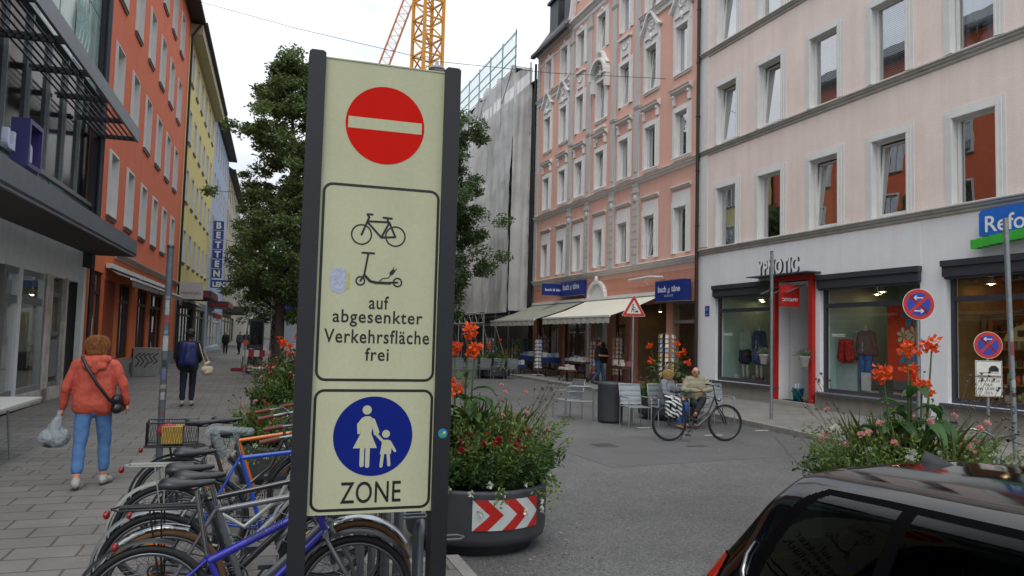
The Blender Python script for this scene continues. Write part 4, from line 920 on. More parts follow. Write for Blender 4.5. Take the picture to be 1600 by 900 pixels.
t = awning('awning', 'rolled dusty grey awning over the wide windows of the orange house', -1.9, 3.6, 3.62, .75, 3.3, awn_m, awn_m, (LO, LZ), .22, False)
t = awning('awning', 'shorter rolled grey awning at the far end of the orange house', -9.6, -2.2, 3.62, .75, 3.3, awn_m, awn_m, (LO, LZ), .2, False)
# yellow house
LY = left('yellow_house', 'yellow rendered apartment house with rows of narrow windows')
M_ye = mat('yellow_render', '#d9c77c', .85, var=.06, scale=1.3, streak=.06, bump=.15, bscale=35)
yu = [15.7 + 2.78 * i for i in range(6)]; yz = [(5.45, 1.7), (8.8, 1.8), (12.1, 1.8), (15.4, 1.8)]
facade(LY, -31.9, -13.9, 3.6, 18.2, [(-u - .5, -u + .5, z, z + h) for u in yu for (z, h) in yz], [M_ye, M_dark, M_trimw], depth=.2)
facade(LY, -31.9, -13.9, 0, 3.6, [(-30.9, -24.5, .2, 3.1), (-22.7, -15.2, .2, 3.1)], [mat('grey_shopfront', '#77756f', .8), M_dark], roomd=2.5, name='ground_floor_wall')
shopwin(-30.9, -24.5, .2, 3.1, 2.6, mull=(-29.5, -28, -26.2), frame=M_anth, shutter=False, par=LY, panes=M_glassU); shopwin(-22.7, -15.2, .2, 3.1, 2.6, mull=(-21.5, -20, -18.5, -17), frame=M_anth, shutter=False, par=LY, panes=M_glassU)
pw = [window_proto(LY, 1.0, 1.75, surr=M_trimw, sw=.1, sd=.04, rec=.1, curtain=2, casement=2, cm=mat('curtain_white', '#c9c8c4', .9), sill=mat('tin_sill', '#77655c', .5))]
for u in yu:
    for (z, h) in yz: cp(pw[0], LY, (-u, 0, z))
rm(pw[0]); roofL(LY, -31.9, -13.9, 18.3, .7, M_tile)
mb = MB(); mb.box((-31.9, -.05, 17.7), (-13.9, .62, 18.24)); P('eave_soffit', mb, mat('soffit_cream', '#b3a98c', .8), LY)
# light blue house
LB = left('blue_house', 'pale blue rendered house with narrow white windows beyond the yellow one')
M_bl = mat('blue_render', '#a9b5c9', .85, var=.06, scale=1.3, streak=.06)
bu = [33.6 + 2.7 * i for i in range(6)]; bz = [(5.6, 1.8), (8.9, 1.8), (12.2, 1.8), (15.5, 1.8)]
facade(LB, -49.5, -31.95, 0, 18.2, [(-u - .5, -u + .5, z, z + h) for u in bu for (z, h) in bz] + [(-48, -33, .3, 3.0)], [M_bl, M_dark], depth=.2)
pw = [window_proto(LB, 1.0, 1.8, surr=M_trimw, sw=.1, sd=.04, rec=.1, curtain=2, casement=2, cm=mat('curtain_white', '#c9c8c4', .9))]
for u in bu:
    for (z, h) in bz: cp(pw[0], LB, (-u, 0, z))
rm(pw[0]); roofL(LB, -49.5, -31.95, 18.4, .6); shopwin(-48, -33, .3, 3.0, 2.5, mull=(-45, -42, -39, -36), frame=M_white, shutter=False, par=LB)
# cream house with the vertical banner and the flat canopy
LC = left('cream_house', 'cream house beyond the blue one with a flat canopy over its shop')
facade(LC, -75, -49.55, 0, 17.5, [(-52 - 3.1 * i, -50.8 - 3.1 * i, z, z + 1.9) for i in range(7) for z in (5.4, 8.7, 12, 15)] + [(-73, -51, .3, 3.2)], [mat('cream2', '#b3aa96', .85, var=.08, streak=.1), M_dark], depth=.2)
shopwin(-73, -51, .3, 3.2, 2.7, mull=(-68, -63, -58), frame=M_anth, shutter=False, par=LC)
mb = MB(); mb.box((-66, 0, 3.55), (-50.5, 1.9, 4.15)); P('canopy', mb, mat('canopy_dark', '#3f3c38', .7), LC); roofL(LC, -75, -49.55, 17.6, .5)
vs_ = T('vertical_sign', 'tall white vertical shop sign with dark letters beyond the blue house', 'sign', LO, LZ)
P('sign_box', MB().box((-49.9, .1, 5.1), (-49.7, 1.25, 9.2)), mat('sign_white', '#c9c7bd', .5), vs_)
mb = MB(); F_ = Flat((-49.69, .67, 7.0), (0, 0, 1), (0, -1, 0), (1, 0, 0)); F_.text(mb, 'SUNFLAIR', 0, -.28, .55, .004, 0, 3.2, .02); P('lettering', mb, M_black, vs_)
LD = left('far_terrace', 'distant row of pale houses closing the left side of the street')
facade(LD, -170, -75.05, 0, 16, [(-78 - 3.2 * i, -76.8 - 3.2 * i, z, z + 1.9) for i in range(28) for z in (5.2, 8.4, 11.6)], [mat('far_cream', '#a8a294', .9, var=.1), M_dark], depth=.2); roofL(LD, -170, -75.05, 16.1, .5)
# end of the street: a far house across the axis
FE = T('end_house', 'hazy pale building closing the far end of the street', 'building', (-12, 190, 0), 0)
mb = MB(); mb.box((-20, 0, 0), (60, 10, 15)); mb.add([(-20, 0, 15), (60, 0, 15), (60, 5, 19), (-20, 5, 19)], [(0, 1, 2, 3)]); P('wall', mb, mat('far_end', '#8f9089', .9), FE)
# ---- glass fronted building with the canopy
LG = left('glass_building', 'modern building with green glass panels, dark ribbon windows and grey canopy')
def greenmat():
    m = mat('green_glass', '#4a655f', .18, var=.25, scale=3, fine=.35, spec=.7); return m
M_gg = greenmat(); M_gl = mat('green_glass_pale', '#86a19a', .2, var=.25, scale=2, fine=.3); M_dg = mat('dark_window', '#0d1112', .12, var=0, spec=.18)
mb = MB(); mb.box((5.9, -9, 3.4), (24, -.13, 19), 0); mb.box((5.9, -9, 0), (24, -3.4, 3.4), 0); mb.quad((5.9, -.12, 0), (5.9, -3.5, 0), (5.9, -3.5, 3.4), (5.9, -.12, 3.4)); P('wall', mb, mat('grey_panel_wall', '#5f6364', .6), LG)
def gx(px, py): # pixel on the facade plane -> local (x, z)
    p = atplane(px, py, LO, (math.cos(LZ + PI / 2), math.sin(LZ + PI / 2), 0)); d = p - Vector(LO); return d.x * math.cos(LZ) + d.y * math.sin(LZ), p.z
M_ggd = mat('green_glass_dark', '#26352f', .25, var=.2, scale=3, spec=.3)
mb = MB()
for k in range(13):
    xa = 6.3 + k * 1.38
    P('window', MB().box((xa, -.12, 5.2), (xa + 1.0, -.05, 8.2)), M_dg, LG); P('glass_panel', MB().box((xa + 1.0, -.12, 5.2), (xa + 1.33, -.04, 8.2)), M_ggd, LG)
    mb.box((xa + 1.335, -.12, 5.2), (xa + 1.375, .03, 8.2))
mb.box((5.9, -.12, 5.10), (24, .04, 5.2)); mb.box((5.9, -.12, 8.2), (24, .05, 8.28)); P('window_mullion', mb, M_galv, LG)
mb = MB(); mb2 = MB()
for k in range(14):
    xa = 6.0 + k * 1.3
    for (z0, z1, w_) in ((4.1, 5.10, mb), (8.3, 10.4, mb2), (10.43, 12.0, mb2), (12.03, 13.6, mb2), (13.63, 15.6, mb2)):
        w_.box((xa, -.12, z0), (xa + 1.27, -.02 - .012 * (k % 2), z1))
        if (k + int(z0)) % 3 == 0:
            for q in range(4): xx = xa + .1 + q * .3; w_.add([(xx, -.015, z0 + .1), (xx + .28, -.015, z0 + .1), (xx + .14, .10, z0 + (z1 - z0) * .5), (xx + .14, -.01, z1 - .08)], [(0, 1, 2), (0, 2, 3), (1, 3, 2)])
P('glass_panel', mb, M_gg, LG); P('glass_panel', mb2, M_gl, LG)
for k in range(4): P('window', MB().box((7.4 + k * 3.9, -.12, 10.7), (9.6 + k * 3.9, .03, 13.4)), M_dg, LG)
mb = MB(); mb.box((5.72, -.1, 3.4), (5.9, .12, 18)); mb.tube([(5.98, .2, 3.9), (5.98, .2, 17)], .08, 8); P('edge_profile', mb, M_anth, LG)
# flat canopy: front edge found from the photograph on a real height
zc = 3.80
fe = gnd(215, 398, zc); fe2 = gnd(0, 297, zc)
def tol(p): d = Vector(p) - Vector(LO); return (d.x * math.cos(LZ) + d.y * math.sin(LZ), -d.x * math.sin(LZ) + d.y * math.cos(LZ))
ce = tol(fe); print('canopy edge local', ce, tol(fe2))
CW = 1.22
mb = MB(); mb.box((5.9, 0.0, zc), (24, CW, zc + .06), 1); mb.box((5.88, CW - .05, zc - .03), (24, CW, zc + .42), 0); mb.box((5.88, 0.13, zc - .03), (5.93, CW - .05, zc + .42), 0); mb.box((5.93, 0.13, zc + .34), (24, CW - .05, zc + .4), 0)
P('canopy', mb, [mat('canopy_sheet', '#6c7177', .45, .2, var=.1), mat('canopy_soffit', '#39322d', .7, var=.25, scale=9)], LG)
# brise-soleil grating above
zb = 7.1; e1 = tol(gnd(212, 218, zb)); print('grating', e1)
BW = 1.12; xg0 = 5.9
mb = MB(); mb.box((xg0, BW - .06, zb - .06), (24, BW, zb + .30))
P('grating_edge', mb, mat('canopy_sheet', '#6c7177', .45), LG)
mb = MB()
for i in range(7): y_ = .12 + i * (BW - .2) / 7; mb.tube([(xg0, y_, zb), (24, y_, zb)], .024, 6)
for k in range(10):
    xx = xg0 + .05 + k * 1.9
    mb.box((xx, 0, zb - .05), (xx + .06, BW - .07, zb + .03))
    mb.box((xx + .2, 0, zb - .03), (xx + .23, BW - .07, zb + .03))
P('grating_bar', mb, mat('grating_dark', '#3b3c3f', .5, .3), LG)
# illuminated letter sign standing on the canopy
M_viol = mat('violet_lacquer', '#3b3a6e', .35, var=.05)
ls = T('letter_sign', 'violet framed letter sign standing on the grey canopy', 'sign', LO, LZ)
a1 = tol(atplane(0, 245, Vector(LO) + Vector((1.6, 0, 0)), (1, .02, 0)))
for k, xx in enumerate((13.75, 14.7, 15.65)):
    mb = MB(); y_ = .45
    mb.box((xx - .4, y_, zc + .8), (xx + .4, y_ + .3, zc + .88)); mb.box((xx - .4, y_, zc + 1.57), (xx + .4, y_ + .3, zc + 1.65)); mb.box((xx - .4, y_, zc + .88), (xx - .32, y_ + .3, zc + 1.57)); mb.box((xx + .32, y_, zc + .88), (xx + .4, y_ + .3, zc + 1.57))
    P('letter_box', mb, M_viol, ls) if k == 0 else None
    mb = MB(); Flat((0, y_ + .1, 0), (-1, 0, 0), (0, 0, 1), (0, 1, 0)).text(mb, ('n', 'u', 'r')[k], -xx, zc + .98, .45, 0, 0, .42, .02, .09); P('letter', mb, mat('letter_pale_blue', '#c3c8dc', .4), ls)
mb = MB(); mb.tube([(13.0, .56, zc + .66), (16.5, .56, zc + .66)], .03, 6); mb.box((13.0, .5, zc + .4), (13.06, .62, zc + .9)); P('rail', mb, M_galv, ls)
# shopfront under the canopy
M_gw = mat('grey_fascia', '#cbcfd0', .7, var=.08, streak=.06)
mb = MB(); mb.box((5.95, -.4, 2.98), (24, -.1, 3.85)); mb.box((5.95, -.12, 0), (6.25, .02, 3.4)); mb.box((10.95, -.5, 0), (11.15, -.1, 3.0)); mb.box((12.6, -.4, 0), (24, -.1, 3.0)); P('fascia_panel', mb, M_gw, LG)
mb = MB(); mb.box((9.2, -.22, .3), (9.35, -.1, 3.0)); mb.box((11.95, -.22, .3), (12.1, -.1, 3.0)); mb.box((9.35, -.22, 2.25), (11.95, -.12, 2.4)); mb.box((9.35, -.22, 2.86), (11.95, -.12, 2.98)); mb.box((9.35, -.22, .3), (11.95, -.12, .42)); swf = P('shop_window', mb, M_steel, LG)
P('pane', MB().quad((9.35, -.17, .42), (11.95, -.17, .42), (11.95, -.17, 2.9), (9.35, -.17, 2.9)), M_glassS, swf)
mb = MB(); mb.box((6.3, -.3, 0), (12.6, -.08, .3)); mb.box((7.4, -.35, 0), (7.6, -.06, 3.0)); mb.box((8.7, -.35, 0), (9.2, -.08, 3.0)); P('door_post', mb, mat('worn_plaster', '#b3aea4', .85, var=.35, scale=3, streak=.3), LG)
mb = MB(); mb.box((7.65, -.2, .3), (8.6, -.14, .42)); mb.box((7.65, -.2, 1.55), (8.6, -.14, 1.65)); mb.box((7.65, -.2, 2.5), (8.6, -.14, 2.6)); mb.box((7.65, -.2, .3), (7.73, -.14, 3)); mb.box((8.52, -.2, .3), (8.6, -.14, 3)); mb.box((7.8, -.15, .55), (8.45, -.135, 1.45)); P('side_door', mb, M_galv, LG)
interior(6.3, 12.6, .0, 3.0, mat('pale_green_wall', '#b9ccc4', .8, var=.2, scale=1), w2, w3, depth=3.1, lamps=5, par=LG, strength=45)  # ceiling lamps added here to brighten the dull shopfront
mb = MB(); mb.box((9.6, -1.4, 0), (11.4, -.6, .8)); mb.box((10.4, -1.6, .8), (11.2, -1.2, 1.7)); mb.box((6.8, -1.2, 0), (7.3, -.6, 1.1)); P('display_stand', mb, mat('display', '#55625f', .6, var=.3), LG)
# projecting shop signs on the left
def panel_sign(name, label, x, y0, y1, z0, z1, m, txt=None, tm=None, th=.14, vert=False, group=None):
    t = T(name, label, 'sign', LO, LZ, group); P('sign_box', MB().box((x - th / 2, y0, z0), (x + th / 2, y1, z1)), m, t)
    if txt:
        mb = MB(); F_ = Flat((x + th / 2, (y0 + y1) / 2, 0), (0, 1, 0), (0, 0, 1), (1, 0, 0)); F_.text(mb, txt, 0, z0 + (z1 - z0) * .28, None, .003, 0, (y1 - y0) * .85, .02); P('lettering', mb, tm, t)
    return t
M_lenz = mat('lenz_blue', '#1d3c92', .35)
t = T('vertical_sign', 'blue vertical sign of single white letters reading BETTEN LENZ on the pale blue house', 'sign', LO, LZ)
xs_ = -31.0
for k, ch in enumerate('BETTEN'):
    z = 9.25 - k * .72
    P('letter_box', MB().box((xs_ - .12, .35, z), (xs_ + .12, 1.05, z + .66)), M_lenz, t)
    mb = MB(); F_ = Flat((xs_ + .12, .7, 0), (0, 1, 0), (0, 0, 1), (1, 0, 0)); F_.text(mb, ch, 0, z + .11, .44, .004, 0, None, .05); P('letter', mb, M_ltw, t)
P('letter_box', MB().box((xs_ - .12, .35, 4.9), (xs_ + .12, 1.75, 5.5)), M_lenz, t)
mb = MB(); F_ = Flat((xs_ + .12, 1.05, 0), (0, 1, 0), (0, 0, 1), (1, 0, 0)); F_.text(mb, 'LENZ', 0, 5.0, None, .004, 0, 1.2, .05); P('letter', mb, M_ltw, t)
mb = MB(); mb.tube([(xs_, .3, 4.9), (xs_, .3, 10)], .03, 6); mb.tube([(xs_, 0, 9.8), (xs_, .4, 9.8)], .02, 6); mb.tube([(xs_, 0, 5.6), (xs_, .4, 5.6)], .02, 6); P('bracket', mb, M_galv, t)
panel_sign('projecting_sign', 'white projecting sign box where the orange house meets the yellow one', -13.4, .2, 1.35, 3.35, 4.25, mat('sign_offwhite', '#b9bab6', .5), 'INDIVIDUELL', mat('letter_grey', '#6a6a68', .6))
for (xa, xb, lab) in ((-22, -16.5, 'red and grey flat canopy over the yellow house shop'), (-40, -33, 'dark red flat canopy on the pale blue house')):
    t = T('shop_canopy', lab, 'canopy', LO, LZ); P('canopy_box', MB().box((xa, .02, 3.55), (xb, 1.5, 3.98)), M_anth, t); P('canopy_face', MB().box((xa, 1.5, 3.6), (xb, 1.52, 3.85)).box((xb, .1, 3.6), (xb + .02, 1.4, 3.85)), mat('dull_red', '#8e1d1f', .5), t)
t = awning('awning', 'dark red awning over the entrance of the yellow house shop', -24.5, -17, 3.35, 1.6, 2.8, mat('awning_black', '#26242a', .8), mat('awning_red', '#a32136', .8, var=.25, scale=6), (LO, LZ), .32, False)
# ---------------------------------------------------------------- traffic sign pylon
SGO = Vector((.62, 4.04, 0)); SGA = math.atan2(-.021, 1)
SG = T('sign_pylon', 'tall cream pedestrian zone traffic sign between two dark grey posts', 'traffic sign', SGO, SGA)
M_post = mat('post_anthracite', '#14161c', .5, .1, var=.12, scale=5, bump=.05)
for x in (-.37, .36):
    mb = MB(); mb.box((x - .043, -.035, -.02), (x + .043, .085, 3.26)); pts = [(x - .043, 3.26), (x + .043, 3.26), (x + .043, 3.272), (x + .03, 3.283), (x - .03, 3.283), (x - .043, 3.272)]
    mb.prism(pts, lambda a, z, t: (a, t, z), -.035, .085); mb.box((x - .07, -.06, -.02), (x + .07, .11, .012)); P('post', mb, M_post, SG)
def signmat():
    m = mat('reflective_cream', '#adae90', .6, var=.06, scale=1.5, streak=.12, spec=.15, fine=.03); return m
M_sgn = signmat(); M_sr = mat('sign_red', '#b8160b', .7, spec=.08, var=.06, scale=2); M_sb = mat('sign_blue_dark', '#10206e', .7, spec=.08, var=.05, scale=2); M_sk = mat('sign_black', '#0c0c0d', .45, var=.05)
mb = MB(); mb.box((-.326, -.002, .862), (.318, .05, 3.255)); mb.box((-.326, -.006, 3.255), (.318, .054, 3.262)); P('panel', mb, M_sgn, SG)
FS = Flat((0, -.002, 0), (1, 0, 0), (0, 0, 1), (0, -1, 0))
mb = MB(); FS.disc(mb, (0, 2.925), .212, .0, 0, 64); FS.poly(mb, [(-.198, 2.895), (.198, 2.895), (.198, 2.957), (-.198, 2.957)], .0016, 1, .0006); P('no_entry_symbol', mb, [M_sr, M_sgn], SG)
mb = MB(); FS.rrect(mb, -.308, 1.555, .304, 2.585, .045, .014, .0012); FS.rrect(mb, -.308, .885, .304, 1.50, .045, .014, .0012); P('border', mb, M_sk, SG)
mb = MB(); t = .0012
w_ = (-.105, 2.325); w2_ = (.075, 2.325)
FS.annul(mb, w_, .052, .008, t); FS.annul(mb, w2_, .052, .008, t)
for ln in ([(-.105, 2.325), (-.068, 2.42), (-.078, 2.435), (-.052, 2.436)], [(-.075, 2.398), (.036, 2.400)], [(-.078, 2.395), (.0, 2.315), (.075, 2.322), (.04, 2.398), (.0, 2.315)], [(.034, 2.40), (.028, 2.422)], [(.008, 2.423), (.052, 2.421)]):
    FS.line(mb, ln, .011, t + .0003)
t2 = t + .0006
FS.annul(mb, (-.102, 2.078), .022, .008, t2); FS.annul(mb, (.095, 2.078), .022, .008, t2)
for ln, w in (([(-.102, 2.078), (-.083, 2.11), (-.065, 2.228)], .010), ([(-.098, 2.228), (-.035, 2.228)], .010), ([(-.083, 2.11), (-.05, 2.078), (-.02, 2.072), (.055, 2.072)], .014), ([(.05, 2.075), (.095, 2.078)], .01), ([(.0, 2.082), (.015, 2.095), (.045, 2.10), (.06, 2.122)], .0045), ([(.06, 2.125), (.07, 2.138)], .02), ([(.066, 2.143), (.074, 2.157)], .004), ([(.077, 2.136), (.088, 2.150)], .004)):
    FS.line(mb, ln, w, t2 + .0003)
FS.text(mb, 'auf', .0, 1.932, .068, t, 0, .105, .012, spacing=1.08); FS.text(mb, 'abgesenkter', 0, 1.857, .066, t, 0, .475, .012, spacing=1.1); FS.text(mb, 'Verkehrsfläche', 0, 1.750, .070, t, 0, .555, .012, spacing=1.1); FS.text(mb, 'frei', 0, 1.658, .066, t, 0, .125, .012, spacing=1.1); FS.text(mb, 'ZONE', -.005, .918, .108, t, 0, .315, .006, spacing=1.05)
P('sign_text', mb, M_sk, SG)
mb = MB(); FS.disc(mb, (-.003, 1.262), .207, 0, 0, 64)
k = .207
def pp_(l): return [(-.003 + a * k, 1.262 + b * k) for a, b in l]
FS.disc(mb, (-.003 - .18 * k, 1.262 + .66 * k), .115 * k, .0016, 1, 24, .0004)
# woman: head, torso with skirt, arm to the child, legs
FS.poly(mb, pp_([(-.30, .46), (-.22, .50), (-.10, .50), (0, .42), (.14, .12), (.12, .04), (.02, .02), (-.03, .22), (-.05, .05), (.10, -.30), (-.50, -.30), (-.33, .05), (-.34, .22), (-.31, .05), (-.40, .06), (-.42, .30)]), .0016, 1, .0004)
FS.line(mb, pp_([(-.02, .40), (.10, .10)]), .10 * k, .0022, 1); FS.line(mb, pp_([(-.27, -.30), (-.27, -.72)]), .11 * k, .0022, 1); FS.line(mb, pp_([(-.13, -.30), (-.13, -.74)]), .11 * k, .0022, 1)
FS.disc(mb, (-.003 + .32 * k, 1.262 + .05 * k), .10 * k, .0016, 1, 20, .0004)
FS.poly(mb, pp_([(.22, -.10), (.40, -.10), (.48, -.22), (.46, -.46), (.18, -.46), (.22, -.22)]), .0016, 1, .0004)
FS.line(mb, pp_([(.24, -.13), (.06, .06)]), .07 * k, .0022, 1); FS.line(mb, pp_([(.42, -.15), (.56, -.38)]), .07 * k, .0022, 1); FS.line(mb, pp_([(.25, -.44), (.22, -.76)]), .08 * k, .0022, 1); FS.line(mb, pp_([(.39, -.44), (.42, -.73)]), .08 * k, .0022, 1)
P('pedestrian_symbol', mb, [M_sb, M_sgn], SG)
mb = MB(); rr = random.Random(5); pts = []
for i in range(40):
    a = 2 * PI * i / 40; ex = .045 + rr.uniform(-.004, .003); ez = .068 + rr.uniform(-.006, .004)
    pts.append((-.215 + ex * abs(math.cos(a)) ** .6 * (1 if math.cos(a) > 0 else -1), 2.075 + ez * abs(math.sin(a)) ** .6 * (1 if math.sin(a) > 0 else -1)))
FS.poly(mb, pts, .0008, 0, .0004); FS.poly(mb, [(-.172, 2.03), (-.157, 2.03), (-.158, 2.115), (-.172, 2.118)], .0006, 1, .0005); P('torn_sticker', mb, [mat('sticker_remains', '#97a0ae', .7, var=.25, scale=60), mat('sticker_yellow', '#a8a02e', .6)], SG)
mb = MB(); FS2 = Flat((0, -.036, 0), (1, 0, 0), (0, 0, 1), (0, -1, 0)); FS2.disc(mb, (.362, 1.275), .026, 0, 0, 24); FS2.disc(mb, (.362, 1.268), .018, .0016, 1, 16, .0003, .009); FS2.disc(mb, (.37, 1.28), .007, .002, 2, 12, .0003)
P('round_sticker', mb, [mat('st_blue', '#1d6d9a', .4), mat('st_green', '#3f8f3a', .4), mat('sticker_yellow2', '#c9c23a', .4)], SG)
# ---------------------------------------------------------------- bicycles
M_tyre = mat('tyre_rubber', '#101012', .75, var=.2, scale=20); M_rim = mat('rim_alu', '#5f6265', .35, .9, var=.05); M_chrome = mat('chrome', '#8d8f91', .18, 1., var=.04)
M_saddle = mat('saddle_black', '#17181b', .4, var=.1); M_plbag = None
def bagmat(name, tint, a=.55):
    m = bpy.data.materials.new(name); m.use_nodes = True; t = m.node_tree; b = t.nodes['Principled BSDF']; b.inputs['Base Color'].default_value = (*lin(tint), 1); b.inputs['Roughness'].default_value = .25
    n = t.nodes.new; l = t.links.new; tr = n('ShaderNodeBsdfTransparent'); mx = n('ShaderNodeMixShader'); mx.inputs[0].default_value = a; l(tr.outputs[0], mx.inputs[1]); l(b.outputs[0], mx.inputs[2]); l(mx.outputs[0], t.nodes['Material Output'].inputs[0])
    tc = n('ShaderNodeTexCoord'); w = n('ShaderNodeTexNoise'); w.inputs['Scale'].default_value = 22; w.inputs['Distortion'].default_value = 2; l(tc.outputs['Object'], w.inputs['Vector']); bp = n('ShaderNodeBump'); bp.inputs['Strength'].default_value = .9; bp.inputs['Distance'].default_value = .02; l(w.outputs[0], bp.inputs['Height']); l(bp.outputs[0], b.inputs['Normal']); return m
M_bag = bagmat('clear_plastic', '#8f9a9b', .42)
def wheel(parent, x, r, tyre=M_tyre, rim=M_rim, tw=.019, n=44, spokes=28):
    o = T('wheel', 'x', 'x'); del o['label']; del o['category']; o.parent = parent; o.location = (x, 0, r + tw)
    P('tyre', MB().ring((0, 0, 0), (0, 1, 0), r, tw, n, 8), tyre, o); P('rim', MB().ring((0, 0, 0), (0, 1, 0), r - tw - .008, .011, n, 6), rim, o)
    mb = MB(); mb.tube([(0, -.05, 0), (0, .05, 0)], .022, 10)
    for i in range(spokes):
        a = 2 * PI * i / spokes; b = a + (.5 if i % 2 else -.5); s_ = 1 if (i // 2) % 2 else -1
        mb.tube([(.022 * math.cos(b), s_ * .03, .022 * math.sin(b)), ((r - tw - .01) * math.cos(a), 0, (r - tw - .01) * math.sin(a))], .0013, 3, cap=False)
    P('spokes', mb, M_rim, o); return o
def bike(label, pos, heading, col, group=None, r=.325, wb=1.05, style='diamond', fender=None, rack=None, saddle_cover=False, basket=False, bar_m=None, grip=None, sh=.93, bh=1.02, lamp=True, chain=True, tyre=M_tyre, stand=True, text=None, lean=0., barstyle='flat', reflector=False, name='bicycle', rackh=.74, fk=None, steer=0.):
    t = T(name, label, 'bicycle', pos, heading, group); t.rotation_euler = (lean, 0, heading)
    rr_ = r + .019; fm = mat('paint_' + col[1:], col, .28, var=.05, coat=.5) if isinstance(col, str) else col
    wheel(t, 0, r, tyre); wheel(t, wb, r, tyre)
    bb = Vector((.44, 0, .27)); st = Vector((.26, 0, sh - .16)); ht = Vector((wb - .22, 0, .86)); st = Vector((.285, 0, .60)) if style == 'mtb' else st; hb = Vector((wb - .17, 0, .70)); rh = Vector((0, 0, rr_)); fh = Vector((wb, 0, rr_))
    mb = MB()
    if style in ('diamond', 'mtb'): mb.tube([st + Vector((.01, 0, -.03)), ht - Vector((0, 0, .03 if style == 'mtb' else 0))], .023 if style == 'mtb' else .017, 10); mb.tube([bb, hb], .021, 10)
    else:
        mb.tube([bb + (st - bb) * .45, Vector((wb * .48, 0, .40)), Vector((wb - .33, 0, .60)), ht], .017, 10); mb.tube([bb, Vector((wb * .52, 0, .30)), Vector((wb - .32, 0, .50)), hb], .02, 10)
    mb.tube([bb, st], .017, 10); mb.tube([hb + (hb - ht) * .15, ht + (ht - hb) * .12], .021, 10); mb.tube([(bb.x, -.04, bb.z), (bb.x, .04, bb.z)], .024, 10)
    for s_ in (-1, 1): mb.tube([(bb.x - .03, s_ * .035, bb.z), (.06, s_ * .06, rr_), (0, s_ * .06, rr_)], .010, 6); mb.tube([(st.x, s_ * .02, st.z - .02), (.03, s_ * .06, rr_ + .02), (0, s_ * .06, rr_)], .009, 6)
    P('frame', mb, fm, t)
    fo = MB()
    for s_ in (-1, 1): fo.tube([(hb.x + .004, s_ * .02, hb.z), (hb.x + .015, s_ * .055, hb.z - .05), (wb - .04, s_ * .058, rr_ + .12), (wb, s_ * .056, rr_)], .012, 8)
    fo.tube([(hb.x, -.05, hb.z - .02), (hb.x, .05, hb.z - .02)], .016, 8); P('fork', fo, fk or fm, t)
    s_ = MB(); s_.tube([st - Vector((-.01, 0, .05)), (.26 - .045 if style == 'mtb' else st.x - .035, 0, sh - .03)], .0135, 8); P('seatpost', s_, M_chrome, t)
    sd_m = MB(); secs_ = [(0, .052, .03, .002), (.015, .074, .045, .010), (.05, .086, .052, .014), (.09, .080, .050, .008), (.13, .056, .044, .002), (.17, .036, .036, .0), (.21, .028, .032, .002), (.25, .023, .026, .003), (.275, .014, .015, .0)]; q_n = 11; vs = []
    for (sx1, hw, dp, dz) in secs_:
        for k in range(q_n + 1): a = PI * k / q_n; c_ = math.cos(a); vs.append((.03 + sx1, hw * (abs(c_) ** .8) * (1 if c_ > 0 else -1), sh + .025 + dz + dp * (math.sin(a) ** .55) - dp))
        vs.append((.03 + sx1, -hw * .6, sh + .012 - dp * .6)); vs.append((.03 + sx1, hw * .6, sh + .012 - dp * .6))
    w_n = q_n + 3; sd_m.add(vs, [(i * w_n + k, i * w_n + (k + 1) % w_n, (i + 1) * w_n + (k + 1) % w_n, (i + 1) * w_n + k) for i in range(len(secs_) - 1) for k in range(w_n)], 0, True); sd_m.add(vs[:w_n], [tuple(range(w_n))]); sd_m.add(vs[-w_n:], [tuple(range(w_n))[::-1]])
    for s2 in (-1, 1): sd_m.tube([(.07, s2 * .035, sh), (.14, s2 * .022, sh - .03), (.2, s2 * .02, sh - .028), (.27, s2 * .008, sh + .005)], .0035, 5)
    P('saddle', sd_m, M_saddle, t)
    if saddle_cover:
        cmh = blob('saddle_cover', [((.04, -.045, sh + .012), (.04, .045, sh + .012), .05, .05), ((.06, 0, sh + .012), (.33, 0, sh + .014), .052, .03), ((.08, -.04, sh - .01), (.15, -.01, sh - .20), .05, .022), ((.08, .04, sh - .01), (.15, .01, sh - .20), .05, .022), ((.22, 0, sh - .01), (.17, 0, sh - .17), .04, .02)], .008, 2, .0035, 24); cmh.materials.append(M_bag); P('saddle_cover', cmh, None, t)
    hbm = MB(); top = Vector((ht.x - .03, 0, bh)); hbm.tube([ht, top], .013, 8)
    if barstyle == 'flat': hbm.tube([top, top + Vector((.06, 0, 0))], .014, 8); hbm.tube([(top.x + .0, -.27, bh + .005), (top.x + .05, -.1, bh), (top.x + .05, .1, bh), (top.x + .0, .27, bh + .005)], .0125, 8); gp = [((top.x - .0, s2 * .19, bh + .003), (top.x - .03, s2 * .285, bh + .005)) for s2 in (-1, 1)]
    else:
        for s2 in (-1, 1): hbm.tube([(top.x + .04, 0, bh), (top.x + .07, s2 * .12, bh + .04), (top.x + .02, s2 * .24, bh + .07), (top.x - .10, s2 * .27, bh + .05), (top.x - .2, s2 * .28, bh + .03)], .0125, 8)
        gp = [((top.x - .09, s2 * .268, bh + .052), (top.x - .22, s2 * .285, bh + .025)) for s2 in (-1, 1)]
    hb_o = P('handlebar', hbm, bar_m or M_chrome, t)
    for a, b_ in gp: P('grip', MB().tube([a, b_], .018, 8), grip or M_saddle, hb_o)
    bl = MB()
    for s2 in (-1, 1): bl.tube([(top.x + .05, s2 * .15, bh - .01), (top.x + .08, s2 * .2, bh - .03), (top.x + .05, s2 * .28, bh - .04)], .005, 5); bl.tube([(top.x + .06, s2 * .14, bh), (top.x + .12, s2 * .08, bh - .02), (ht.x + .03, s2 * .03, ht.z - .02), (wb * .6, s2 * .02, .65)], .0028, 4)
    P('brake_lever', bl, M_black, hb_o)
    cr_ = MB()
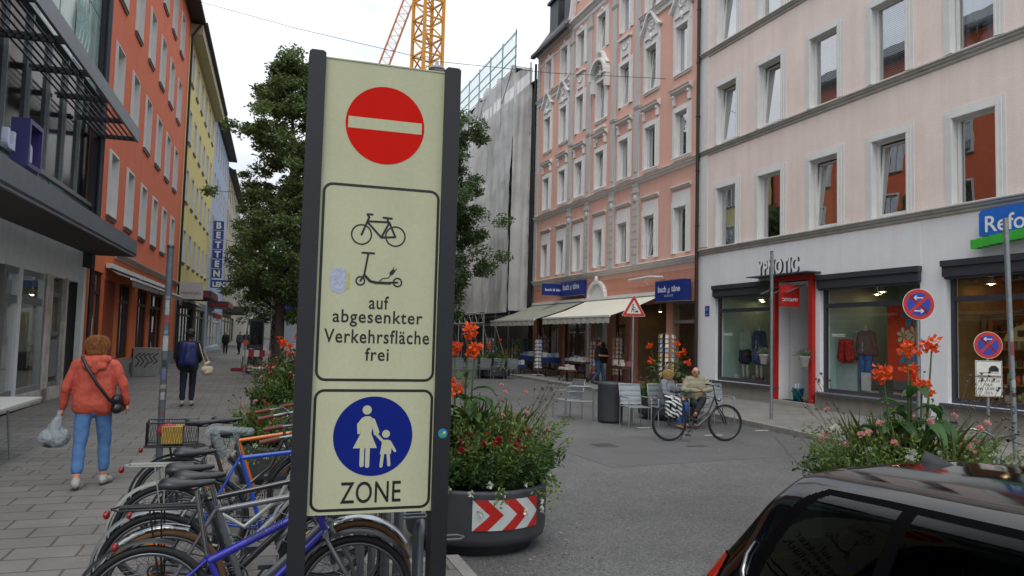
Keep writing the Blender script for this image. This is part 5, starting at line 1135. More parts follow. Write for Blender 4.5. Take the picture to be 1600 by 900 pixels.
    cr_.ring((bb.x, -.055, bb.z), (0, 1, 0), .092, .005, 30, 5); cr_.ring((bb.x, -.062, bb.z), (0, 1, 0), .07, .004, 26, 5); cr_.ring((bb.x, -.05, bb.z), (0, 1, 0), .05, .004, 22, 5)
    for i in range(5): a = i * 2 * PI / 5; cr_.bar((bb.x, -.056, bb.z), (bb.x + .09 * math.cos(a), -.056, bb.z + .09 * math.sin(a)), .012, .004)
    P('chainring', cr_, M_rim, t)
    ck = MB(); ck.bar((bb.x, -.08, bb.z), (bb.x - .10, -.085, bb.z - .135), .02, .01); ck.bar((bb.x, .07, bb.z), (bb.x + .1, .08, bb.z + .135), .02, .01); ck.box((bb.x - .15, -.17, bb.z - .15), (bb.x - .06, -.09, bb.z - .125)); ck.box((bb.x + .06, .085, bb.z + .12), (bb.x + .15, .165, bb.z + .145)); P('crank', ck, M_rim, t)
    if chain: ch = MB(); ch.tube([(bb.x, -.055, bb.z + .094), (.0, -.055, rr_ + .04)], .005, 4); ch.tube([(bb.x, -.055, bb.z - .094), (.03, -.055, rr_ - .075), (0, -.055, rr_ - .04)], .005, 4); ch.ring((0, -.055, rr_), (0, 1, 0), .04, .006, 16, 5); P('chain', ch, M_black, t)
    if fender:
        for (cx, a0, a1) in ((0, -.35, 2.0), (wb, -1.0, 1.35)):
            fmb = MB(); n = 20; R0 = r + .045; w = .026; vs = []
            for i in range(n + 1):
                a = PI / 2 + a0 + (a1 - a0) * i / n - (0 if cx == 0 else 0)
                for (q, dr) in ((-w, -.012), (-w * .5, .004), (0, .008), (w * .5, .004), (w, -.012)): vs.append((cx + (R0 + dr) * math.cos(a), q, rr_ + (R0 + dr) * math.sin(a)))
            fmb.add(vs, [(i * 5 + j, i * 5 + j + 1, (i + 1) * 5 + j + 1, (i + 1) * 5 + j) for i in range(n) for j in range(4)], 0, True)
            for s2 in (-1, 1):
                a = PI / 2 + a1 * .85; fmb.tube([(cx, s2 * .055, rr_), (cx + R0 * math.cos(a), s2 * w, rr_ + R0 * math.sin(a))], .0025, 4)
            P('fender', fmb, fender, t)
    if rack:
        rk = MB(); zr = rackh
        for s2 in (-1, 1): rk.tube([(.2, s2 * .03, zr), (.16, s2 * .06, zr + .004), (-.24, s2 * .055, zr), (-.28, 0, zr)], .0065, 6); rk.tube([(-.08, s2 * .06, zr), (0, s2 * .075, rr_)], .005, 5); rk.tube([(-.02, s2 * .06, zr), (.0, s2 * .075, rr_)], .005, 5)
        for x in (-.2, -.08, .06): rk.tube([(x, -.06, zr), (x, .06, zr)], .005, 5)
        rk.box((-.24, -.022, zr - .004), (.16, .022, zr + .008)); P('rack', rk, rack, t)
    if lamp:
        zl = (rackh - .03) if rack else rr_ + .33; xl = -.29 if rack else -.15
        lb = MB(); lb.sph((xl - .012, 0, zl), (.018, .032, .024), 10, 6); P('rear_light', lb, mat('rear_light_red', '#7c100e', .25, var=.05), t)
        hl = MB(); hl.sph((wb - .13, 0, .80), (.04, .032, .035), 12, 8); P('front_light', hl, M_chrome, t)
    if reflector:
        rf_ = MB(); rf_.box((-.05, -.02, rr_ + .12), (.06, -.012, rr_ + .18)); rf_.add([(-.1, -.02, rr_ - .13), (.12, -.02, rr_ - .12), (.02, -.02, rr_ + .06)], [(0, 1, 2)]); P('spoke_reflector', rf_, mat('reflector_amber', '#d06a12', .3), t)
    if basket:
        bk = MB(); z0, z1 = rackh + .01, rackh + .21; x0, x1, y0, y1 = -.26, .14, -.14, .14
        for z in (z0, z1): bk.tube([(x0, y0, z), (x1, y0, z), (x1, y1, z), (x0, y1, z)], .006, 5, closed=True, smooth=False)
        nx = 20
        for i in range(nx + 1):
            x = x0 + (x1 - x0) * i / nx
            for y in (y0, y1): bk.tube([(x, y, z0), (min(x1, x + .04), y, z1)], .0016, 3, cap=False); bk.tube([(x, y, z0), (max(x0, x - .04), y, z1)], .0016, 3, cap=False)
            bk.tube([(x, y0, z0), (x, y1, z0)], .0016, 3, cap=False)
        for i in range(15):
            y = y0 + (y1 - y0) * i / 14
            for x in (x0, x1): bk.tube([(x, y, z0), (x, y, z1)], .0016, 3, cap=False)
        P('basket', bk, M_black, t)
    if stand: P('kickstand', MB().tube([(.36, .04, .26), (.30, .14, .02), (.28, .16, 0.002)], .007, 5), M_black, t)
    lk = None
    if text:
        mb = MB(); tb_, te_ = (st, ht) if style == 'mtb' else (bb, hb); d = (te_ - tb_); Ln = d.length; dn = d.normalized(); upv = Vector((-dn.z, 0, dn.x)); F_ = Flat(tb_ + dn * (Ln * .52) + Vector((0, -.0242, -.012)), dn, upv, (0, -1, 0)); F_.text(mb, text, 0, -.011, .024, .0005, 0, None, .01); P('lettering', mb, M_rim, t)
    return t
M_silv = mat('silver_paint', '#6c6f72', .3, .7, var=.06); M_wht = mat('white_paint_fender', '#84867f', .35, var=.08, scale=8); M_blk = mat('black_plastic', '#131416', .4, var=.08)
GB = 'bicycles parked at the stand beside the traffic sign'
bike('blue mountain bicycle with black mudguards, nearest of the row behind the sign', (-.47, 4.38, 0), R(-2), '#1b1c8a', GB, style='mtb', text='CROSS LIGHT', fender=M_blk, r=.315, wb=1.06, sh=.97, barstyle='flat', lamp=True, fk=M_silv, lean=R(-3))
bike('silver bicycle with bright metal mudguards and a white and black rack, second from the front', (-.42, 4.72, 0), R(-1), '#55585b', GB, fender=M_chrome, rack=M_blk, r=.32, wb=1.06, sh=.96, rackh=.80, reflector=False, lean=R(2), barstyle='flat', tyre=mat('tyre_tan', '#5d4128', .8))
bike('silver bicycle with dull grey mudguards and an amber wheel reflector', (-.50, 5.15, 0), R(-2), '#1d1f22', GB, fender=mat('dull_fender', '#6f7375', .4, .5), r=.32, wb=1.05, sh=.94, reflector=True, lean=R(3), style='diamond')
bike('white bicycle with cream mudguards and a cream luggage rack', (-.52, 5.85, 0), R(-4), '#8a8c86', GB, fender=M_wht, rack=M_wht, r=.34, wb=1.08, sh=.93, rackh=.85, style='step', barstyle='cruiser', grip=mat('grip_brown', '#5a2a1e', .6), lean=R(2))
bike('blue framed bicycle with its saddle wrapped in a clear plastic bag', (-.32, 6.25, 0), R(3), '#1440a0', GB, fender=M_blk, r=.33, wb=1.07, sh=1.0, saddle_cover=True, style='diamond', lean=R(-2))
b5 = bike('black wheeled bicycle with a wire mesh basket on its rear rack', (-.56, 7.1, 0), R(2), '#232528', GB, fender=M_blk, rack=M_blk, r=.335, wb=1.08, sh=.99, rackh=.80, basket=True, style='step', barstyle='cruiser', grip=mat('grip_brown', '#5a2a1e', .6))
bike('orange framed bicycle with a black saddle behind the one with the basket', (-.36, 7.65, 0), R(-6), '#c8640e', GB, fender=M_blk, r=.33, wb=1.08, sh=.96, style='diamond', barstyle='cruiser', grip=mat('grip_brown', '#5a2a1e', .6), lean=R(3))
mb = MB(); mb.box((-.14, -.1, .83), (.02, .1, .97)); mb.sph((-.1, 0, .93), (.09, .07, .06), 10, 8, 1); bsk = tag(P('shopping', mb, [mat('pack_yellow', '#a88a3a', .5, var=.3, scale=30), mat('pack_red', '#9a2030', .5)]), 'red and yellow packages lying in the wire bicycle basket', 'shopping'); bsk.location = (-.56, 7.1, 0)
yb = blob('yellow_bag', [((0, 0, .1), (.1, 0, .28), .09, .07), ((.1, 0, .28), (.14, 0, .34), .06, .04)], .012, 2, .01); yb.materials.append(mat('yellow_plastic', '#c2a91c', .35)); tag(P('carrier_bag', yb, None, loc=(.28, 5.3, 0.1)), 'yellow bag hanging low among the parked bicycles', 'bag')
# bicycle stand: bent tube loops
for k, (x, y) in enumerate(((.95, 4.35), (.86, 4.92), (.80, 5.6), (.78, 6.3))):
    mb = MB()
    for dx in (0, .08):
        mb.tube([(x + dx, y - .04, 0), (x + dx, y - .04, .66), (x + dx + .012, y - .02, .705), (x + dx + .02, y + .03, .72), (x + dx + .012, y + .08, .705), (x + dx, y + .10, .66), (x + dx, y + .10, 0)], .018, 8)
    mb.tube([(x + .1, y - .02, .62), (x + .24, y - .02, .62), (x + .27, y + .02, .62), (x + .24, y + .07, .62), (x + .1, y + .07, .62)], .008, 6)
    tag(P('bicycle_stand', mb, mat('stand_grey', '#5b5f63', .45, .4, var=.15)), ['bent tube bicycle stand holding the nearest bicycle', 'bent tube bicycle stand holding the silver bicycle', 'bent tube bicycle stand third from the front', 'bent tube bicycle stand farthest behind the sign'][k], 'bicycle stand', 'bicycle stands in a row behind the sign')
# chain lock
# ---------------------------------------------------------------- planters and flowers
M_tub = mat('tub_grey', '#3b3d41', .55, var=.12, scale=3, streak=.2); M_soil = mat('soil', '#231b14', .95, var=.3)
M_leafA = leafmat('leaf_green', '#354d20', '#7a8e46'); M_leafB = leafmat('leaf_dark', '#24391b', '#4a6330'); M_leafG = leafmat('leaf_grass', '#45582a', '#7a8548'); M_leafC = leafmat('leaf_canna', '#264220', '#446a33', 2)
M_orange = leafmat('canna_orange', '#c9380f', '#e8641f'); M_zred = leafmat('petal_red', '#7a1220', '#b82a3c'); M_pink = leafmat('petal_pink', '#c98080', '#dba8a0'); M_wpet = leafmat('petal_white', '#b9b9a8', '#d8d8cc'); M_stem = mat('stem_green', '#3c4f25', .7); M_dry = mat('stem_dry', '#4b4031', .8)
def rvec(rs): v = rs.normal(size=3); return v / np.linalg.norm(v)
def sprays(rs, cx, cy, z0, rad, h, n, lean_=.5, pl=14, ll=.05):
    """n stems rising from a round bed, each with leaves up its length"""
    pos, dr, stems = [], [], []
    for i in range(n):
        a = rs.uniform(0, 2 * PI); q = math.sqrt(rs.uniform(0, 1)) * rad; bx, by = cx + q * math.cos(a), cy + q * math.sin(a)
        hh = h * rs.uniform(.45, 1.1) * (1 - .35 * q / rad); ln_ = lean_ * (q / rad) * rs.uniform(.6, 1.4)
        ex, ey = bx + math.cos(a) * ln_ * hh + rs.normal() * .05, by + math.sin(a) * ln_ * hh + rs.normal() * .05
        mid = ((bx + ex) / 2 - math.cos(a) * .03, (by + ey) / 2 - math.sin(a) * .03, z0 + hh * .6); stems.append([(bx, by, z0 - .02), mid, (ex, ey, z0 + hh)])
        for k in range(pl):
            t = rs.uniform(.1, 1.0)
            p = np.array([bx + (ex - bx) * t, by + (ey - by) * t, z0 + hh * (t ** .85)]); pos.append(p + rs.normal(size=3) * .012)
            d = rvec(rs) * .8 + np.array([math.cos(a) * .4, math.sin(a) * .4, .35]); dr.append(d)
    return pos, dr, stems
def flower(mb_pos, rs, c, r, n, up_=(0, 0, 1), layers=2):
    P_, D_ = mb_pos
    u_ = Vector(up_).normalized(); e1 = u_.orthogonal().normalized(); e2 = u_.cross(e1)
    for l_ in range(layers):
        for i in range(n):
            a = 2 * PI * i / n + l_ * .4 + rs.uniform(-.1, .1); d = (e1 * math.cos(a) + e2 * math.sin(a)) + u_ * (.25 + .6 * l_); P_.append(tuple(Vector(c) + d * r * .12)); D_.append(tuple(d))
def petals(name, P_, D_, r, w, m, par): return P(name, leaves_mesh(name, P_, D_, r, w, m, bend=.25), None, par) if P_ else None
def canna(name, label, x, y, z0, h, seed, nflower=4, group=None, leafn=8, spread=.28, stems=None):
    rs = np.random.RandomState(seed); t = T(name, label, 'plant', (x, y, z0), 0, group)
    st = MB(); lf = MB(); fp, fd = [], []
    for k in range(len(stems) if stems else nflower):
        a = k * 2.3 + rs.uniform(-.5, .5); q = spread * rs.uniform(.35, 1); hh = h * (1 - .4 * k / nflower) * rs.uniform(.92, 1.05); bx, by = .12 * math.cos(a), .12 * math.sin(a); tx, ty = q * math.cos(a), q * math.sin(a)
        if stems: sr, sf_, hh = stems[k]; tx, ty = sr * rt.x + sf_ * fwd.x, sr * rt.y + sf_ * fwd.y; bx, by = tx * .5, ty * .5; a = math.atan2(ty, tx) + k
        st.tube([(bx, by, -.02), ((bx + tx) / 2, (by + ty) / 2, hh * .5), (tx, ty, hh * .97)], [.014, .011, .006], 7)
        for j in range(11):
            c = (tx + rs.normal() * .032, ty + rs.normal() * .032, hh - .12 * rs.uniform(0, 1) ** 1.3 + .02)
            up_ = rvec(rs) + np.array([0, 0, .6]); flower((fp, fd), rs, c, .07, 5, up_, 1)
        for j in range(leafn):
            z = hh * (.12 + .62 * j / leafn); a2 = a + j * 2.4 + rs.uniform(-.4, .4); L_ = (.52 - .028 * j) * rs.uniform(.8, 1.1); wd = L_ * .36; rise = rs.uniform(.35, .9); n = 8
            px, py = bx + (tx - bx) * z / hh, by + (ty - by) * z / hh; vs = []
            for i in range(n + 1):
                s_ = i / n; out_ = L_ * s_ * (1 - .12 * s_); zz = z + L_ * (rise * s_ - .75 * s_ * s_ * rs.uniform(.9, 1.1)); ww = wd * (math.sin(PI * min(1, s_ * .92 + .06)) ** .8) * .5
                sx_, sy_ = -math.sin(a2), math.cos(a2)
                cx_, cy_ = px + out_ * math.cos(a2), py + out_ * math.sin(a2)
                vs += [(cx_ + sx_ * ww, cy_ + sy_ * ww, zz + ww * .45), (cx_, cy_, zz), (cx_ - sx_ * ww, cy_ - sy_ * ww, zz + ww * .45)]
            lf.add(vs, [f for i in range(n) for f in ((i * 3, i * 3 + 1, i * 3 + 4, i * 3 + 3), (i * 3 + 1, i * 3 + 2, i * 3 + 5, i * 3 + 4))], 0, True)
    P('stem', st, M_stem, t); P('leaves', lf, M_leafC, t); petals('blossom', fp, fd, rs.uniform(.035, .06, len(fp)), .042, M_orange, t)
    return t
def bed(label, x, y, z0, rad, h, seed, blooms=(), n=170, ll=.048, trail=30, seeds=10, grass=120, group=None, white=30):
    rs = np.random.RandomState(seed); t = T('flower_bed', label, 'plants', (x, y, z0), 0, group)
    p, d, st = sprays(rs, 0, 0, 0, rad * .92, h, n, .55, 26)
    P('foliage', leaves_mesh('foliage', p, d, rs.uniform(.5, 1.4, len(p)) * ll, rs.uniform(.5, 1.2, len(p)) * ll * .38, M_leafA), None, t)
    p2, d2, st2 = sprays(rs, 0, 0, 0, rad * .95, h * .55, n, .8, 26); P('foliage', leaves_mesh('foliage', p2, d2, rs.uniform(.6, 1.3, len(p2)) * ll * 1.1, rs.uniform(.6, 1.2, len(p2)) * ll * .5, M_leafB), None, t)
    mb = MB()
    for s_ in st[::2]: mb.tube(s_, .0028, 3, cap=False)
    P('stem', mb, M_stem, t)
    if grass:
        gp, gd = [], []
        for i in range(grass):
            a = rs.uniform(0, 2 * PI); q = rs.uniform(0, rad * .8); 
            for k in range(5): gp.append((q * math.cos(a) + rs.normal() * .02, q * math.sin(a) + rs.normal() * .02, h * rs.uniform(.1, .6))); gd.append((math.cos(a) * .25 + rs.normal() * .2, math.sin(a) * .25 + rs.normal() * .2, 1))
        P('grass_blades', leaves_mesh('grass', gp, gd, rs.uniform(.18, .4, len(gp)) * h / .5 * .6, .009, M_leafG, bend=.35), None, t)
    tp, td = [], []
    for i in range(trail):      # plants hanging over the rim
        a = rs.uniform(0, 2 * PI); ln_ = rs.uniform(.08, .3)
        for k in range(14): s_ = k / 14; tp.append(((rad + .02 + .10 * math.sin(s_ * 2)) * math.cos(a) + rs.normal() * .03, (rad + .02 + .10 * math.sin(s_ * 2)) * math.sin(a) + rs.normal() * .03, .06 - ln_ * s_)); td.append(rvec(rs) + np.array([math.cos(a) * .6, math.sin(a) * .6, 0]))
    P('trailing_foliage', leaves_mesh('trail', tp, td, .045, .024, leafmat('leaf_light', '#47662a', '#7d9148')), None, t)
    for (nm, m, cnt, r_, lo, hi, where) in blooms:
        P_, D_ = [], []
        for i in range(cnt):
            a = rs.uniform(0, 2 * PI) if where is None else rs.normal(where, .9); q = rad * rs.uniform(.5, 1.12); flower((P_, D_), rs, (q * math.cos(a), q * math.sin(a), h * rs.uniform(lo, hi)), r_, 9, (math.cos(a) * .7, math.sin(a) * .7, .8), 3)
        petals(nm, P_, D_, r_, r_ * .55, m, t)
    if white:
        P_, D_ = [], []
        for i in range(white):
            a = rs.uniform(0, 2 * PI); flower((P_, D_), rs, ((rad + .07) * math.cos(a) + rs.normal() * .02, (rad + .07) * math.sin(a) + rs.normal() * .02, rs.uniform(-.22, .08)), .03, 5, (math.cos(a), math.sin(a), .2), 1)
        petals('petunia', P_, D_, .036, .034, M_wpet, t)
    if seeds:
        mb = MB()
        for i in range(seeds):
            a = rs.uniform(-.9, .9) + (0 if rs.rand() > .3 else PI); q0 = rad * .6; ex, ey, ez = rad * rs.uniform(1.0, 1.55) * math.cos(a), rad * rs.uniform(.6, 1.4) * math.sin(a), h * rs.uniform(.9, 1.5)
            mb.tube([(q0 * math.cos(a), q0 * math.sin(a), h * .3), (ex * .8, ey * .8, ez * .7), (ex, ey, ez)], .0022, 3, cap=False); mb.sph((ex, ey, ez), (.013, .013, .011), 6, 4)
            for k in range(2): e2 = (ex + rs.normal() * .05, ey + rs.normal() * .05, ez - rs.uniform(.0, .08)); mb.tube([(ex * .85, ey * .85, ez * .75), e2], .0018, 3, cap=False); mb.sph(e2, (.012, .012, .01), 6, 4)
        P('seed_heads', mb, M_dry, t)
    return t
def tub(name, label, x, y, rad, zt, group=None, panel=None, zb=ROADZ):
    t = T(name, label, 'planter', (x, y, zb), 0, group); h = zt - zb
    mb = MB(); mb.lathe([(rad - .04, .10), (rad - .012, .12), (rad, .17), (rad + .008, h - .05), (rad + .012, h - .03), (rad + .008, h), (rad - .035, h), (rad - .04, h - .1)], 64); P('tub', mb, M_tub, t)
    P('foot', MB().lathe([(rad - .13, -.02), (rad - .13, .12)], 48), M_blk, t); P('soil', MB().lathe([(0, h - .07), (rad - .03, h - .07)], 48), M_soil, t)
    if panel:
        a0, a1, z0, z1 = panel; n = 40; mb = MB(); rr_ = rad + .012
        def pt(s_, z, k=0): a = a0 + (a1 - a0) * s_; return ((rr_ + k) * math.cos(a), (rr_ + k) * math.sin(a), z)
        for i in range(n):
            mb.quad(pt(i / n, z0), pt((i + 1) / n, z0), pt((i + 1) / n, z1), pt(i / n, z1), 0)
        # red chevrons pointing right: two full and the tip of a third
        zm = (z0 + z1) / 2; m_ = 12
        for c0 in (.03, .42, .81):
            for half in (0, 1):
                for j in range(m_):
                    t0, t1 = j / m_, (j + 1) / m_
                    za, zb_ = (z0 + (zm - z0) * t0, z0 + (zm - z0) * t1) if half == 0 else (z1 - (z1 - zm) * t0, z1 - (z1 - zm) * t1)
                    sa, sb = c0 + .22 * t0 - .02, c0 + .22 * t1 - .02; w = .19
                    for q in range(4):
                        f = lambda s_, u: min(1., max(0, s_ + w * u))
                        mb.quad(pt(f(sa, q / 4), za, .0015), pt(f(sa, (q + 1) / 4), za, .0015), pt(f(sb, (q + 1) / 4), zb_, .0015), pt(f(sb, q / 4), zb_, .0015), 1)
        P('chevron_panel', mb, [mat('panel_white', '#b5b9b6', .4, var=.06), mat('panel_red', '#a81a14', .4, var=.06)], t)
    return t
GP = 'round planters of flowers in the roadway'
MPX, MPY, MPR = 2.06, 6.98, .655
tub('planter', 'round grey planter with a red and white chevron panel', MPX, MPY, MPR, .46, GP, panel=(R(-109), R(-52), .25, .51))
bed('mixed bed of red zinnias, grasses and white petunias in the chevron planter', MPX, MPY, .46, .62, .80, 11, (('zinnia', M_zred, 30, .034, .42, .60, -1.2), ('pink_bloom', M_pink, 9, .026, .6, 1.1, 0)), n=400, seeds=13, grass=60, white=46, group=None)
canna('canna_plant', 'tall orange flowering canna in the chevron planter just right of the sign', MPX - .2, MPY - .05, .5, 1.36, 5, 5, stems=[(.06, 0, 1.37), (-.07, .06, 1.20), (.13, -.05, 1.19), (-.04, -.2, .86), (-.25, .1, .95)])
RPX, RPY = 5.38, 5.15
tub('planter', 'round grey planter hidden behind the black car', RPX, RPY, .67, .50, GP)
bed('pale pink dahlias and grasses in the planter behind the black car', RPX, RPY, .48, .66, .76, 23, (('dahlia', M_pink, 24, .034, .55, 1.05, None), ('white_bloom', M_wpet, 7, .045, .5, .9, None)), n=460, seeds=24, white=0, grass=80)
canna('canna_plant', 'orange flowering canna standing up behind the black car', RPX + .05, RPY, .5, 1.32, 19, 5, leafn=7, stems=[(-.02, 0, 1.32), (.22, .05, 1.36), (-.26, -.05, 1.10), (.06, .1, 1.12), (.05, -.1, .98)])
tub('planter', 'grey planter behind the seated couple', 9.85, 16.7, .75, .45, GP)
bed('green bed with small pale flowers behind the seated couple', 9.85, 16.7, .45, .72, .45, 31, (('pink_bloom', mat('dusty_bloom', '#a87a66', .7), 26, .03, .6, .95, None),), n=200, seeds=12, white=20, grass=60)
canna('canna_plant', 'orange flowering canna behind the seated couple', 9.75, 16.6, .45, 1.3, 41, 6, spread=.62)
for (x, y, s_, lab, ln_) in ((.38, 9.6, 51, 'nearest low flower bed left of the sign, behind the parked bicycles', 0), (.62, 13.8, 61, 'second flower bed left of the sign with bright green leaves', 1), (.66, 18.5, 71, 'third flower bed left of the sign, below the tree', 1)):
    tub('planter', ['low grey planter behind the parked bicycles', 'grey planter beside the metal benches', 'grey planter below the tree'][(s_ - 51) // 10], x, y, .54, .48, GP, zb=0)
    bed(lab, x, y, .48, .50, .5 + .3 * ln_, s_, (('small_red_bloom', M_zred, 26, .03, .5, .95, None), ('pink_bloom', M_pink, 14, .028, .4, .9, None)), n=190, seeds=5, white=30 if not ln_ else 6, grass=50, ll=.06)
    if ln_: canna('canna_plant', ['orange canna in the planter by the metal benches', 'orange canna in the planter below the tree'][(s_ - 61) // 10], x + .1, y, .48, 1.25, s_ + 2, 4, spread=.3)
tub('planter', 'grey planter in front of the scaffolded house', 10.6, 33.8, .8, .45, GP)
bed('loose green bed with white flowers in front of the scaffolding', 10.6, 33.8, .45, .8, .7, 81, (), n=180, seeds=6, white=40, grass=60)
canna('canna_plant', 'orange canna in front of the scaffolded house', 10.5, 33.8, .45, 1.2, 83, 3, spread=.5)
# ---------------------------------------------------------------- people
SK1 = mat('skin_light', '#b98568', .5, var=.06, scale=20); SK2 = mat('skin_dark', '#4f3226', .5, var=.06)
def person(label, pos, rz, J=None, H=1.7, top=('#333333', 'long', 1.0), bottom='#2b3a55', shoe='#202020', hair=('#2a1d14', 'short'), skin=None, near=True, fat=1., group=None, disp=.012, topz=.92, cuff=None, face=True, baggy=1.):
    skin = skin or SK1; k = H / 1.7
    D = dict(pelvis=(0, 0, .95), chest=(0, .0, 1.28), neck=(0, 0, 1.44), head=(0, .02, 1.58),
             shL=(-.18, 0, 1.39), elL=(-.24, -.02, 1.12), haL=(-.23, .06, .86), shR=(.18, 0, 1.39), elR=(.24, -.02, 1.12), haR=(.23, .06, .86),
             hipL=(-.09, 0, .90), knL=(-.10, .02, .50), anL=(-.10, 0, .09), toL=(-.12, .17, .035), hipR=(.09, 0, .90), knR=(.10, .02, .50), anR=(.10, 0, .09), toR=(.12, .17, .035))
    D.update(J or {}); V = {a: Vector(b) * k for a, b in D.items()}
    def q(*c): return [tuple(x) for x in c]
    vx = .009 if near else .02; f = fat * k
    pr = []
    hd = V['head']; pr += [('e', hd, (.075 * k, .092 * k, .108 * k)), ('e', hd + Vector((0, .022, -.05)) * k, (.055 * k, .06 * k, .06 * k)), (hd + Vector((0, .09, .0)) * k, hd + Vector((0, .108, -.022)) * k, .012 * k, .014 * k), ('e', hd + Vector((-.077, 0, -.01)) * k, (.012, .02, .032)), ('e', hd + Vector((.077, 0, -.01)) * k, (.012, .02, .032))]
    pr += [(V['neck'] - Vector((0, 0, .04)), hd - Vector((0, .01, .04)), .055 * k, .05 * k)]
    pr += [(V['shL'] * .8 + V['shR'] * .2, V['shR'] * .8 + V['shL'] * .2, .056 * f, .056 * f), (V['chest'] + Vector((-.06, 0, 0)), V['chest'] + Vector((.06, 0, 0)), .095 * f, .095 * f), (V['chest'], V['pelvis'], .098 * f, .098 * f), (V['neck'], V['chest'], .055 * k, .08 * k), (V['hipL'], V['hipR'], .09 * f, .09 * f)]
    for s_ in 'LR':
        sh, el, ha = V['sh' + s_], V['el' + s_], V['ha' + s_]; hip, kn, an, to = V['hip' + s_], V['kn' + s_], V['an' + s_], V['to' + s_]
        pr += [(sh, el, .045 * k, .035 * k), (el, ha, .038 * k, .026 * k), (hip, kn, .082 * f, .055 * k), (kn, an, .055 * k, .036 * k), (an, to, .035 * k, .028 * k)]
        d = (ha - el).normalized(); sd_ = d.cross(Vector((0, 1, 0.1))).normalized(); pl = ha + d * .05 * k; fb = d.cross(sd_)
        pr.append((ha, pl, .024 * k, .026 * k))
        for i in range(4):
            o = fb * ((i - 1.5) * .021 * k); L_ = (.062, .072, .068, .052)[i] * k; cu = sd_ * (.02 if s_ == 'L' else -.02) * k
            pr += [(pl + o, pl + o + d * L_ * .55 + cu * .3, .0095, .009), (pl + o + d * L_ * .55 + cu * .3, pl + o + d * L_ * .95 + cu * 1.4, .009, .008)]
        pr.append((ha + fb * .012, ha + fb * .045 * k + d * .045 * k, .012, .0095))
    me = blob('person', pr, vx, 2); me.materials.append(skin); b = P('person', me, None, None, loc=pos, rot=(0, 0, rz)); tag(b, label, 'person', group)
    col, sl, fw = top; g = 1.10 * f * fw; ga = (1.0 + (fw - 1) * .6) * k; tp = [(V['shL'] * .9 + V['shR'] * .1, V['shR'] * .9 + V['shL'] * .1, .075 * g, .075 * g), (V['neck'] - Vector((0, 0, .05)), V['chest'], .065 * g, .11 * g), (V['chest'] + Vector((-.08, 0, 0)), V['chest'] + Vector((.08, 0, 0)), .115 * g, .115 * g)]
    dn = (V['pelvis'] - V['chest']); lo = V['chest'] + dn * min(1.25, (V['chest'].z / k - topz) / max(.05, (V['chest'].z - V['pelvis'].z) / k)) if abs(dn.z) > .1 else V['pelvis']
    sx_ = Vector((.07, 0, 0)) * fw * baggy; tp += [(V['chest'] - sx_, lo - sx_ * 1.15, .118 * g, .125 * g * baggy), (V['chest'] + sx_, lo + sx_ * 1.15, .118 * g, .125 * g * baggy), (lo - sx_, lo + sx_, .12 * g * baggy, .12 * g * baggy)]
    for s_ in 'LR':
        sh, el, ha = V['sh' + s_], V['el' + s_], V['ha' + s_]
        if sl == 'long': tp += [(sh, el, .068 * ga, .056 * ga), (el, el + (ha - el) * .9, .055 * ga, .043 * ga)]
        else: tp += [(sh, sh + (el - sh) * .72, .066 * ga, .058 * ga)]
    mt = mat('cloth_' + col[1:], col, .8, var=.1, scale=12, bump=.25, bscale=40)
    me = blob('top', tp, vx * 1.3, 3, disp, 11.); me.materials.append(mt)
    # cut the lower edge clean
    P('jacket' if sl == 'long' else 'shirt', me, None, b)
    bt = [(V['hipL'], V['hipR'], .115 * f, .115 * f), (V['pelvis'], (V['hipL'] + V['hipR']) / 2, .12 * f, .12 * f)]
    for s_ in 'LR': hip, kn, an = V['hip' + s_], V['kn' + s_], V['an' + s_]; bt += [(hip, kn, .095 * f, .072 * k), (kn, an + (kn - an) * (cuff or .12), .070 * k, .060 * k)]
    me = blob('trousers', bt, vx * 1.3, 3, disp * .7, 13.); me.materials.append(mat('cloth_' + bottom[1:], bottom, .85, var=.14, scale=9, bump=.2, bscale=50)); P('trousers', me, None, b)
    for s_ in 'LR':
        an, to = V['an' + s_], V['to' + s_]; sp = [(an + Vector((0, -.02, -.025)), to, .046 * k, .040 * k), (an, an + Vector((0, -.03, -.03)), .05 * k, .045 * k), (an + Vector((-.01, 0, -.03)), to + Vector((-.015, -.03, 0)), .04 * k, .035 * k)]
        me = blob('shoe', sp, vx, 2); me.materials.append(mat('shoe_' + shoe[1:], shoe, .6, var=.15, scale=30)); P('shoe', me, None, b)
    if hair:
        hc, st = hair; hp = []
        if st == 'short': hp = [('e', hd + Vector((0, -.018, .03)) * k, (.083 * k, .092 * k, .098 * k))]
        elif st == 'bob': hp = [('e', hd + Vector((0, -.025, .022)) * k, (.105 * k, .105 * k, .112 * k)), ('e', hd + Vector((0, -.045, -.045)) * k, (.108 * k, .085 * k, .085 * k)), ('e', hd + Vector((.06, -.0, -.05)) * k, (.045 * k, .05 * k, .06 * k)), ('e', hd + Vector((-.06, -.0, -.05)) * k, (.045 * k, .05 * k, .06 * k))]
        elif st == 'long': hp = [('e', hd + Vector((0, -.025, .025)) * k, (.092 * k, .1 * k, .105 * k)), (hd + Vector((0, -.06, 0)) * k, hd + Vector((0, -.09, -.25)) * k, .085 * k, .05 * k)]
        elif st == 'curly': hp = [('e', hd + Vector((0, -.02, .045)) * k, (.105 * k, .11 * k, .10 * k))]
        elif st == 'rim': hp = [('e', hd + Vector((0, -.045, -.005)) * k, (.081 * k, .062 * k, .06 * k))]
        me = blob('hair', hp, .008, 1, .010 if st == 'curly' else .002, 26.); me.materials.append(mat('hair_' + hc[1:], hc, .6, var=.3, scale=30, bump=.6, bscale=70)); ho = P('hair', me, None, b)
